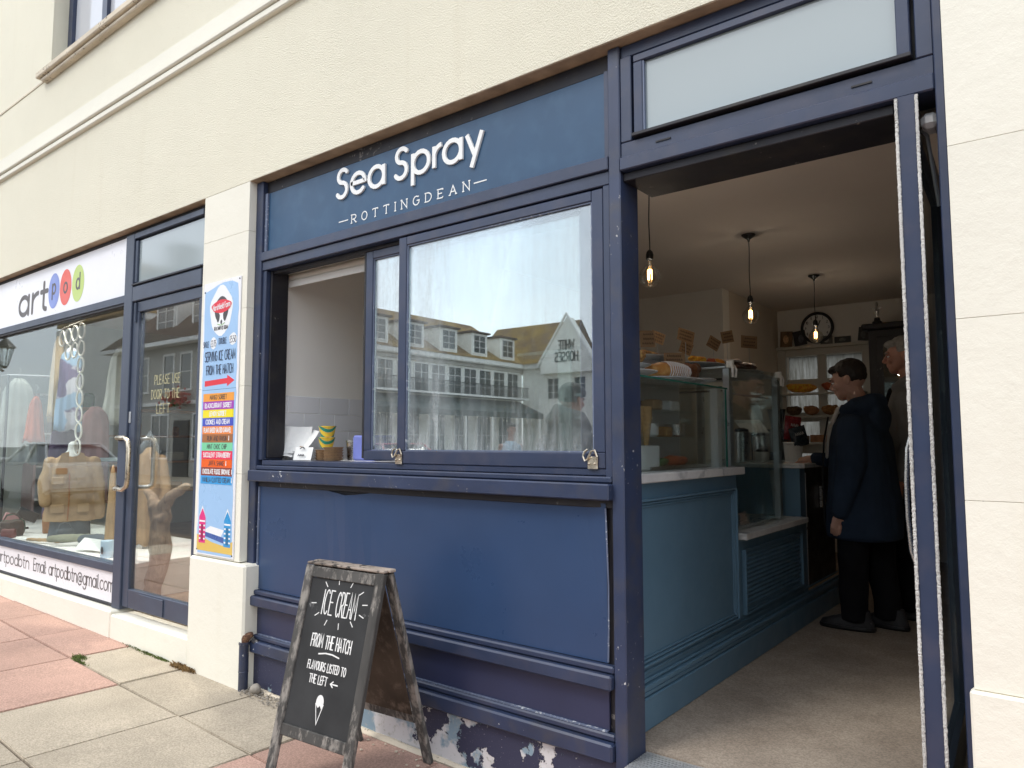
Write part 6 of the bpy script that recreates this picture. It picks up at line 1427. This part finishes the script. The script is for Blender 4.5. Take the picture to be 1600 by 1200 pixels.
t = thing('candle_tin', 'small white tin with a blue picture at the right end of the window platform', 'tin', (-5.95, .20, .521)); b = B(); lathe(b, [(.045, .0), (.047, .004), (.047, .125), (.044, .13)], (-5.95, .20, .5215), 24); mk('tin', b, mat('pale_blue_tin', (.48, .62, .76), .4), t); b = B(); ball(b, (-5.935, .155, .58), .022, .004, .03); mk('picture', b, M['ink'], t)
# tan coat on a stand, seen across the mullion and door
t = faced('tan_coat', 'long tan coat with a dark collar hanging just inside the gift shop door', 'coat', -6.22, .62, .56, extra=.3); garment(t, .20, .15, .80, M['tan'], seed=21, folds=3, dep=.07, amp=.2); b = B(); limb(b, [(-.07, 0, .76), (0, 0, .90), (.07, 0, .76)], [.03, .045, .03], 10); mk('collar', b, M['denim'], t, local=True, smooth=True); b = B(); limb(b, [(.10, .02, .70), (.14, .0, .45), (.08, -.02, .12)], [.05, .05, .03], 10); mk('sleeve', b, M['tan'], t, local=True, smooth=True); b = B(); tube(b, [(0, 0, -.30), (0, 0, .02)], .025, 8); mk('stand', b, M['denim'], t, local=True)
t = faced('tan_scarf', 'narrow tan scarf hanging inside the window beside the mullion', 'scarf', -6.14, .30, .60); garment(t, .035, .085, .62, M['tan'], seed=23, folds=2, dep=.03)
# driftwood
dw = thing('driftwood_trunk', 'bare forked driftwood trunk standing inside the gift shop door', 'driftwood', (-5.55, .50, .256))
b = B(); limb(b, [(-5.62, .50, .25), (-5.60, .50, .36), (-5.53, .50, .50), (-5.50, .50, .62), (-5.53, .50, .76), (-5.52, .50, .86), (-5.55, .50, .92)], [.065, .062, .068, .075, .070, .078, .070], 12)
limb(b, [(-5.55, .50, .90), (-5.66, .50, .99), (-5.74, .49, 1.06)], [.050, .034, .020], 10); limb(b, [(-5.53, .50, .88), (-5.42, .50, 1.0), (-5.30, .50, 1.05), (-5.18, .51, 1.10)], [.052, .042, .036, .030], 10)
ball(b, (-5.44, .48, .86), .045, .04, .04); ball(b, (-5.46, .48, .70), .03); ball(b, (-5.56, .47, .44), .035)
def bark():
    m, t, p = nodes('driftwood'); v = coord(t, 1, (9, 9, 1.6)); t.links.new(ramp(t, noi(t, v, 3, 6, .7), [(.3, (.22, .145, .095)), (.6, (.50, .37, .26)), (.8, (.60, .47, .35))]), p.inputs['Base Color']); p.inputs['Roughness'].default_value = .85
    t.links.new(bumpn(t, noi(t, v, 4, 6, .7), .9, .02), p.inputs['Normal']); return m
mk('trunk', melt(b, .010, 2, .5, .014, 13, 3), bark(), dw, smooth=True)
dw.location = (-5.33, .28, .256)
# shelves with boxes on the left wall of the shop
sv = thing('wall_shelves', 'brown wooden shelves of small goods on the far wall seen through the gift shop door', 'shelves', (-10.1, 2.3, .256))
M['oak'] = mat('oak', (.36, .20, .09), .6, .2, 8, stretch=(1, 1, 6))
for z in (.75, 1.15, 1.50, 1.85): mk('shelf', bxo(-10.34, -9.95, 1.5, 4.2, z-.03, z, bev=.004), M['oak'], sv)
for y in (1.48, 4.2): mk('upright', bxo(-10.34, -9.96, y, y+.03, .256, 2.0), M['oak'], sv)
rn = random.Random(9); cm = [M['oak'], M['palecloth'], M['crumb'], M['greens'], M['paper'], M['kraft']]
wd = ['oak box', 'pale cloth roll', 'amber jar', 'green tin', 'white box', 'brown carton']; ps_ = ['near end', 'left half', 'middle', 'right half', 'far end']
k = 0
for z, zn in ((.75, 'lowest'), (1.15, 'second'), (1.50, 'third'), (1.85, 'top')):
    for i in range(5):
        y = 1.75+i*.52+rn.uniform(-.08, .08); w = rn.uniform(.07, .14); h = rn.uniform(.08, .20); ci = (k*5+i) % 6; b = B()
        if ci in (2, 3): lathe(b, [(w*.55, 0), (w*.6, .01), (w*.6, h*.8), (w*.45, h*.9), (w*.45, h)], (-10.12, y, z+.0005), 16)
        else: box(b, -10.25, -10.02, y-w, y+w, z+.0005, z+h*.7, bev=.008)
        solo('shelf_goods', b, cm[ci], '%s at the %s of the %s oak shelf in the gift shop' % (wd[ci], ps_[i], zn), 'goods', 'goods on the gift shop shelves'); k += 1
t = thing('side_shelving', 'pinkish open shelving panel against the pale wall behind the rust top', 'shelving', (-10.2, 1.2, .256))
for y in (1.05, 1.30): mk('upright', bxo(-10.34, -10.0, y, y+.03, .256, 2.0), mat('pink_board', (.50, .36, .34), .7), t)
for z in (.7, 1.1, 1.5, 1.98): mk('shelf', bxo(-10.34, -10.0, 1.081, 1.299, z, z+.02), M['paper'], t)

# gift shop spots: one shows through the door, two added to brighten the display
M['spotglow'] = emit('spot_glow', (1, .93, .82), 9)
for i, (x, y, lab) in enumerate(((-5.15, .30, 'small round ceiling spotlight nearest the gift shop door'), (-7.3, .38, 'added small round ceiling spotlight above the ring garland, brightening the display'), (-8.5, .42, 'added small round ceiling spotlight brightening the left end of the gift shop'))):
    t = thing('ceiling_spotlight', lab, 'spotlight', (x, y, 2.947), group='gift shop ceiling spotlights'); b = B(); lathe(b, [(.045, -.012), (.055, -.004), (.055, 0)], (0, 0, 0), 18); mk('rim', b, M['white'], t, local=True)
    b = B(); lathe(b, [(.038, -.016), (.038, -.0125)], (0, 0, 0), 16); mk('lens', b, M['spotglow'], t, local=True)
    l = bpy.data.lights.new('spot_lamp', 'SPOT'); l.energy = (170, 50, 36)[i]; l.spot_size = R(125); l.spot_blend = .8; l.shadow_soft_size = .05; l.color = (1, .94, .85); o = bpy.data.objects.new('lamp', l); COL.objects.link(o); o.parent = t; o.location = (0, 0, -.03)
# ================================================================ across the street (seen mirrored in the glass)
M['wr'] = mat('white_render', (.80, .80, .76), .85, .08, 1.2); M['gr'] = mat('grey_render', (.40, .39, .36), .85, .08, 1.2)
def rooftile(name, c1, c2):
    m, t, p = nodes(name); v = coord(t); t.links.new(ramp(t, noi(t, v, .55, 6, .65), [(.35, c1), (.62, c2)]), p.inputs['Base Color']); p.inputs['Roughness'].default_value = .95
    t.links.new(bumpn(t, noi(t, v, 7, 3), .8, .08), p.inputs['Normal']); return m
M['moss_roof'] = rooftile('mossy_tiles', (.15, .09, .05), (.30, .19, .045)); M['brown_roof'] = rooftile('brown_tiles', (.075, .055, .048), (.12, .09, .07))
M['dkglass'] = mat('far_window_glass', (.05, .06, .065), .08, .2, 3, spec=.8); M['fw'] = mat('far_white_joinery', (.75, .75, .73), .6); M['balc'] = mat('iron_railing', (.03, .03, .03), .6); M['awning'] = mat('dark_green_awning', (.03, .045, .042), .8)
def fwin(T, par, u, z, w, h, nx=2, nz=3, d=.05):
    """window at u along the face, T maps (u, out, z) -> world"""
    def bx3(b, u0, u1, o0, o1, z0, z1):
        vs = box(b, u0, u1, o0, o1, z0, z1)
        for v in vs: v.co = T(*v.co)
    b = B(); f = .08
    bx3(b, u-w/2, u+w/2, 0, d, z, z+f); bx3(b, u-w/2, u+w/2, 0, d, z+h-f, z+h); bx3(b, u-w/2, u-w/2+f, 0, d, z+f, z+h-f); bx3(b, u+w/2-f, u+w/2, 0, d, z+f, z+h-f)
    for i in range(1, nx): q = u-w/2+w*i/nx; bx3(b, q-.025, q+.025, 0, d*.9, z+f, z+h-f)
    for i in range(1, nz): q = z+h*i/nz; bx3(b, u-w/2+f, u+w/2-f, 0, d*.8, q-.02, q+.02)
    win = mk('window', b, M['fw'], par); b = B(); bx3(b, u-w/2+f*.5, u+w/2-f*.5, .005, d*.4, z+f*.5, z+h-f*.5); mk('pane', b, M['dkglass'], win)
# --- hotel: long face on x=-37 looking towards +x, then a wing and a gable
ht = thing('far_hotel', 'white hotel with dormers, balconies and a mossy brown roof, mirrored in the cafe window', 'building', (-40, -34, 0))
X = -37.2
T = lambda u, o, z: Vector((X+o, u, z))
mk('wall', bxo(-46, X, -46.5, -14, -.2, 7.75), M['wr'], ht)
mk('cornice', bxo(X, X+.45, -46.5, -14, 7.55, 8.0, bev=.08), M['fw'], ht); mk('frieze', bxo(X, X+.15, -46.5, -14, 7.25, 7.5), M['gr'], ht)
b = B(); v = [b.verts.new(q) for q in ((X+.5, -14, 7.95), (X+.5, -47, 7.95), (X-6.2, -47, 12.0), (X-6.2, -14, 12.0), (X-8.8, -14, 7.9), (X-8.8, -47, 7.9))]
b.faces.new((v[0], v[1], v[2], v[3])); b.faces.new((v[3], v[2], v[5], v[4])); b.faces.new((v[0], v[3], v[4])); b.faces.new((v[1], v[5], v[2])); mk('roof', b, M['moss_roof'], ht)
for i in range(9):
    y = -16.0-3.55*i
    b = B(); box(b, X-2.2, X+.1, y-.95, y+.95, 8.15, 9.95); dm = mk('dormer', b, M['wr'], ht); b = B(); box(b, X-2.3, X+.3, y-1.15, y+1.15, 9.96, 10.10); mk('dormer_roof', b, M['brown_roof'], dm)
    fwin(lambda u, o, z: Vector((X+.1+o, u, z)), ht, y, 8.35, 1.5, 1.5)
    fwin(T, ht, y+1.0, 5.05, 1.5, 2.1, 2, 3); fwin(T, ht, y-.8, 5.05, 1.5, 2.1, 2, 3)
for i in range(12):
    y = -15.0-2.65*i; fwin(T, ht, y, .4, 1.7, 3.1, 3, 2)
b = B(); box(b, X+.01, X+1.15, -46, -20, 4.88, 5.02); mk('balcony_floor', b, M['fw'], ht)
b = B()
for i in range(210): y = -20-26*i/210; box(b, X+1.08, X+1.11, y-.012, y+.012, 5.02, 5.85)
box(b, X+1.06, X+1.13, -46, -20, 5.85, 5.90); rl = mk('balcony_railing', b, M['balc'], ht)
b = B(); v = [b.verts.new(q) for q in ((X+.05, -46, 4.8), (X+.05, -24, 4.8), (X+2.6, -24, 3.7), (X+2.6, -46, 3.7), (X+2.6, -46, 3.3), (X+2.6, -24, 3.3))]; b.faces.new(v[:4]); b.faces.new((v[3], v[2], v[5], v[4])); mk('awning', b, M['awning'], ht)
for i in range(8): mk('awning_post', bxo(X+2.45, X+2.6, -24.5-3*i-.08, -24.5-3*i+.08, -.06, 3.3), M['fw'], ht)
# fairy lights under the awning
b = B(); rn = random.Random(4)
for i in range(90): ball(b, (X+2.5+rn.uniform(-.3, .1), -24-21.5*i/90, 3.15+.12*math.sin(i*1.1)), .02, seg=6)
mk('bulb_string', b, emit('warm_white_bulbs', (1, .9, .75), 1.6), ht)
for y, z in ((-20, 11.8), (-33, 11.8)): b = B(); box(b, X-6.8, X-5.4, y-.7, y+.7, z-.8, z+1.5); box(b, X-6.9, X-5.3, y-.8, y+.8, z+1.5, z+1.7); mk('chimney', b, M['gr'], ht)
# wing
mk('wing_wall', bxo(-37.19, -29.8, -54, -46.6, -.2, 7.75), M['wr'], ht); mk('wing_cornice', bxo(-36.7, -29.6, -46.6, -46.2, 7.55, 7.95), M['fw'], ht)
b = B(); v = [b.verts.new(q) for q in ((-43, -46.0, 7.95), (-33.6, -46.0, 7.95), (-33.6, -50.3, 12.0), (-43, -50.3, 12.0), (-33.6, -54, 7.95), (-43, -54, 7.95))]; b.faces.new(v[:4]); b.faces.new((v[3], v[2], v[4], v[5])); mk('wing_roof', b, M['moss_roof'], ht)
b = B(); extrude_poly(b, [(-34.8, 7.0), (-29.8, 7.0), (-29.8, 7.8), (-32.2, 11.5), (-34.8, 7.9)], -46.9, -45.9); gb = mk('gable', b, M['wr'], ht)
b = B(); tube(b, [(-35.1, -45.85, 7.6), (-32.2, -45.85, 11.75), (-29.5, -45.85, 7.5)], .13, 4); mk('barge_board', b, M['fw'], gb)
WF = lambda u, v, d: Vector((-u, -45.88+d, v))
for t_, z, w in (('WHITE', 8.85, 1.5), ('HORSES', 7.9, 2.2)):
    lay, tot = layout(t_, .18); h = .75; sx = w/(tot*h); b = B()
    for ch, x, st in lay:
        for k, s in enumerate(st): ribbon(b, [(32.25-w/2+(x+p[0])*h*sx, z+p[1]*h) for p in s], .10, WF, 0, .02+k*.003)
    mk('lettering', b, M['balc'], gb)
for x in (-34, -31.4): fwin(lambda u, o, z: Vector((-u, -46.6+o, z)), ht, -x, 4.9, 1.2, 1.8); fwin(lambda u, o, z: Vector((-u, -46.6+o, z)), ht, -x, .8, 1.4, 2.4)
# --- house row parallel to the shops
hr = thing('far_terrace_house', 'grey rendered house with sash windows and dark eaves, mirrored in the gift shop door', 'building', (-30, -14, 0))
Y = -12.6; T2 = lambda u, o, z: Vector((u, Y+o, z))
mk('wall', bxo(-35, -26, -16.4, Y, -.1, 5.6), M['gr'], hr)
b = B(); v = [b.verts.new(q) for q in ((-35.6, Y+.5, 5.6), (-25.6, Y+.5, 5.6), (-25.6, -14.5, 7.9), (-33.6, -14.5, 7.9), (-25.6, -16.8, 5.6), (-35.6, -16.8, 5.6))]; b.faces.new(v[:4]); b.faces.new((v[3], v[2], v[4], v[5])); b.faces.new((v[0], v[3], v[5])); b.faces.new((v[1], v[4], v[2])); mk('roof', b, M['brown_roof'], hr)
mk('eaves', bxo(-35.5, -25.7, Y+.001, Y+.5, 5.42, 5.59), M['fw'], hr)
for u in (-31.0, -28.0):
    b = B(); box(b, u-.9, u+.9, -14.4, Y-.3, 6.0, 7.7); dm = mk('dormer', b, M['fw'], hr); fwin(lambda a, o, z: Vector((a, Y-.3+o, z)), hr, u, 6.15, 1.5, 1.4)
for u in (-33.6, -32.2, -30.0, -28.6, -27.0): fwin(T2, hr, u, 3.5, .95, 1.6, 1, 2)
for u in (-33.2, -30.6, -27.2): fwin(T2, hr, u, .7, 1.5, 1.9, 2, 2)
b = B(); box(b, -29.4, -28.2, Y+.001, Y+.06, -.1, 2.3); mk('door', b, M['navy_dark'], hr); mk('band', bxo(-35, -26, Y+.002, Y+.08, 2.95, 3.1), M['fw'], hr)
fb = thing('flower_basket', 'hanging basket of red flowers on the far house, mirrored in the gift shop door', 'flowers', (-28.6, -12.3, 2.9)); b = B(); rn = random.Random(8)
for _ in range(160): ball(b, (-28.6+rn.gauss(0, .28), -12.2+rn.gauss(0, .16), 3.15+rn.gauss(0, .16)), .05, seg=6)
mk('blooms', b, mat('red_blooms', (.45, .05, .05), .8), fb); b = B(); lathe(b, [(.08, 0), (.28, .2), (.3, .24)], (-28.6, -12.2, 2.85), 14); mk('basket', b, M['greens'], fb)
# --- two more blocks closing the street behind the viewer
for x0, x1, y0, h, m, rf, lab in ((-5, 9, -13.0, 5.6, 'gr', 'moss_roof', 'grey two storey terrace across the street facing the cafe'),):
    t = thing('terrace_house', lab, 'building', ((x0+x1)/2, y0-4, 0)); mk('wall', bxo(x0, x1, y0-8, y0, -.15, h), M[m], t)
    b = B(); v = [b.verts.new(q) for q in ((x0-.3, y0+.4, h), (x1+.3, y0+.4, h), (x1+.3, y0-4, h+3), (x0-.3, y0-4, h+3), (x1+.3, y0-8.4, h), (x0-.3, y0-8.4, h))]; b.faces.new(v[:4]); b.faces.new((v[3], v[2], v[4], v[5])); b.faces.new((v[0], v[3], v[5])); b.faces.new((v[1], v[4], v[2])); mk('roof', b, M[rf], t)
    n = int((x1-x0)/2.6)
    for i in range(n):
        u = x0+1.5+i*2.6
        fwin(lambda a, o, z, y0=y0: Vector((a, y0+o, z)), t, u, 3.6, 1.1, 1.6, 2, 2); fwin(lambda a, o, z, y0=y0: Vector((a, y0+o, z)), t, u, .7, 1.5, 1.8, 2, 2)
# --- lantern
ln = thing('street_lantern', 'black four sided street lantern on a wall bracket pole, mirrored in the gift shop window', 'street lamp', (-18.3, -2.8, .05))
b = B(); tube(b, [(-18.3, -2.8, .05), (-18.3, -2.8, 3.4)], [.06, .045], 10); tube(b, [(-18.3, -2.8, 2.95), (-17.75, -2.8, 2.95), (-17.50, -2.8, 2.88)], .025, 8); mk('post', b, M['black'], ln)
b = B(); loft(b, [((-17.45, -2.8, 2.93), .05, .05), ((-17.45, -2.8, 2.98), .07, .07)], 6); loft(b, [((-17.45, -2.8, 3.36), .21, .21), ((-17.45, -2.8, 3.44), .14, .14), ((-17.45, -2.8, 3.56), .03, .03), ((-17.45, -2.8, 3.64), .015, .015)], 6)
for k in range(6): a = k*math.pi/3; tube(b, [(-17.45+.07*math.cos(a), -2.8+.07*math.sin(a), 2.98), (-17.45+.16*math.cos(a), -2.8+.16*math.sin(a), 3.36)], .010, 5)
mk('lantern_frame', b, M['black'], ln); b = B(); loft(b, [((-17.45, -2.8, 2.985), .062, .062), ((-17.45, -2.8, 3.355), .150, .150)], 6); mk('lantern_glass', b, M['caseglass'], ln)
# --- parked cars
def car(x, y, rz, paint, lab):
    t = thing('parked_car', lab, 'car', (x, y, -.09), rz=rz)
    b = B(); prof = [(-2.05, .38), (-2.08, .62), (-1.95, .84), (-1.30, .95), (-.85, 1.02), (-.25, 1.40), (.45, 1.47), (1.15, 1.40), (1.75, 1.05), (2.02, .98), (2.08, .60), (2.05, .36), (1.70, .28), (-1.70, .28)]
    low = [(-2.05, .38), (-2.08, .62), (-1.95, .84), (-1.30, .95), (-.85, 1.00), (1.70, 1.03), (2.02, .98), (2.08, .60), (2.05, .36), (1.70, .26), (-1.70, .26)]
    up_ = [(-.98, .98), (-.25, 1.38), (.10, 1.44), (.55, 1.455), (1.15, 1.38), (1.78, 1.02)]
    extrude_poly(b, low, -.84, .84); bmesh.ops.bevel(b, geom=b.edges[:], offset=.06, segments=2, affect='EDGES'); mk('body', b, paint, t, local=True)
    b = B(); rows_ = []
    for w, k in ((.80, 0), (.66, 1)):
        pass
    A = [b.verts.new((px, (-.80 if pz < 1.1 else -.62), pz)) for px, pz in up_]; C = [b.verts.new((px, (.80 if pz < 1.1 else .62), pz)) for px, pz in up_]
    b.faces.new(A); b.faces.new(C[::-1])
    for i in range(len(A)): b.faces.new((A[i], C[i], C[(i+1) % len(A)], A[(i+1) % len(A)]))
    mk('glasshouse', b, M['dkglass'], t, local=True)
    b = B(); box(b, -.22, 1.16, -.60, .60, 1.435, 1.475, bev=.015)
    for s in (-1, 1):
        for p_, q in (((-.95, 1.0), (-.22, 1.42)), ((.42, 1.02), (.42, 1.45)), ((1.70, 1.05), (1.15, 1.42))): tube(b, [(p_[0], s*.80, p_[1]), (q[0], s*.63, q[1])], .03, 6)
    mk('roof', b, paint, t, local=True)
    for x_w in (-1.3, 1.32):
        for s in (-1, 1):
            b = B(); tube(b, [(x_w, s*.66, .32), (x_w, s*.86, .32)], .32, 22); w = mk('wheel', b, M['black'], t, local=True); b = B(); tube(b, [(x_w, s*.861, .32), (x_w, s*.875, .32)], .20, 16); mk('rim', b, M['alu'], w, local=True)
    for s in (-1, 1):
        b = B(); box(b, -2.09, -2.0, s*.55-.16, s*.55+.16, .66, .78, bev=.02); mk('headlight', b, M['white'], t, local=True); b = B(); box(b, 2.03, 2.09, s*.60-.12, s*.60+.12, .75, .90, bev=.02); mk('tail_light', b, M['rustc'], t, local=True)
        b = B(); box(b, -.80, -.62, s*.92-.08, s*.92+.08, 1.0, 1.12, bev=.03); mk('mirror', b, paint, t, local=True)
car(-14.6, -10.6, R(15), mat('red_car_paint', (.45, .015, .03), .2, .02, coat=1), 'red parked car mirrored at the foot of the hatch window')
car(-20.9, -5.1, R(0), mat('white_car_paint', (.75, .75, .74), .2, .02, coat=1), 'white parked car mirrored low in the gift shop window')
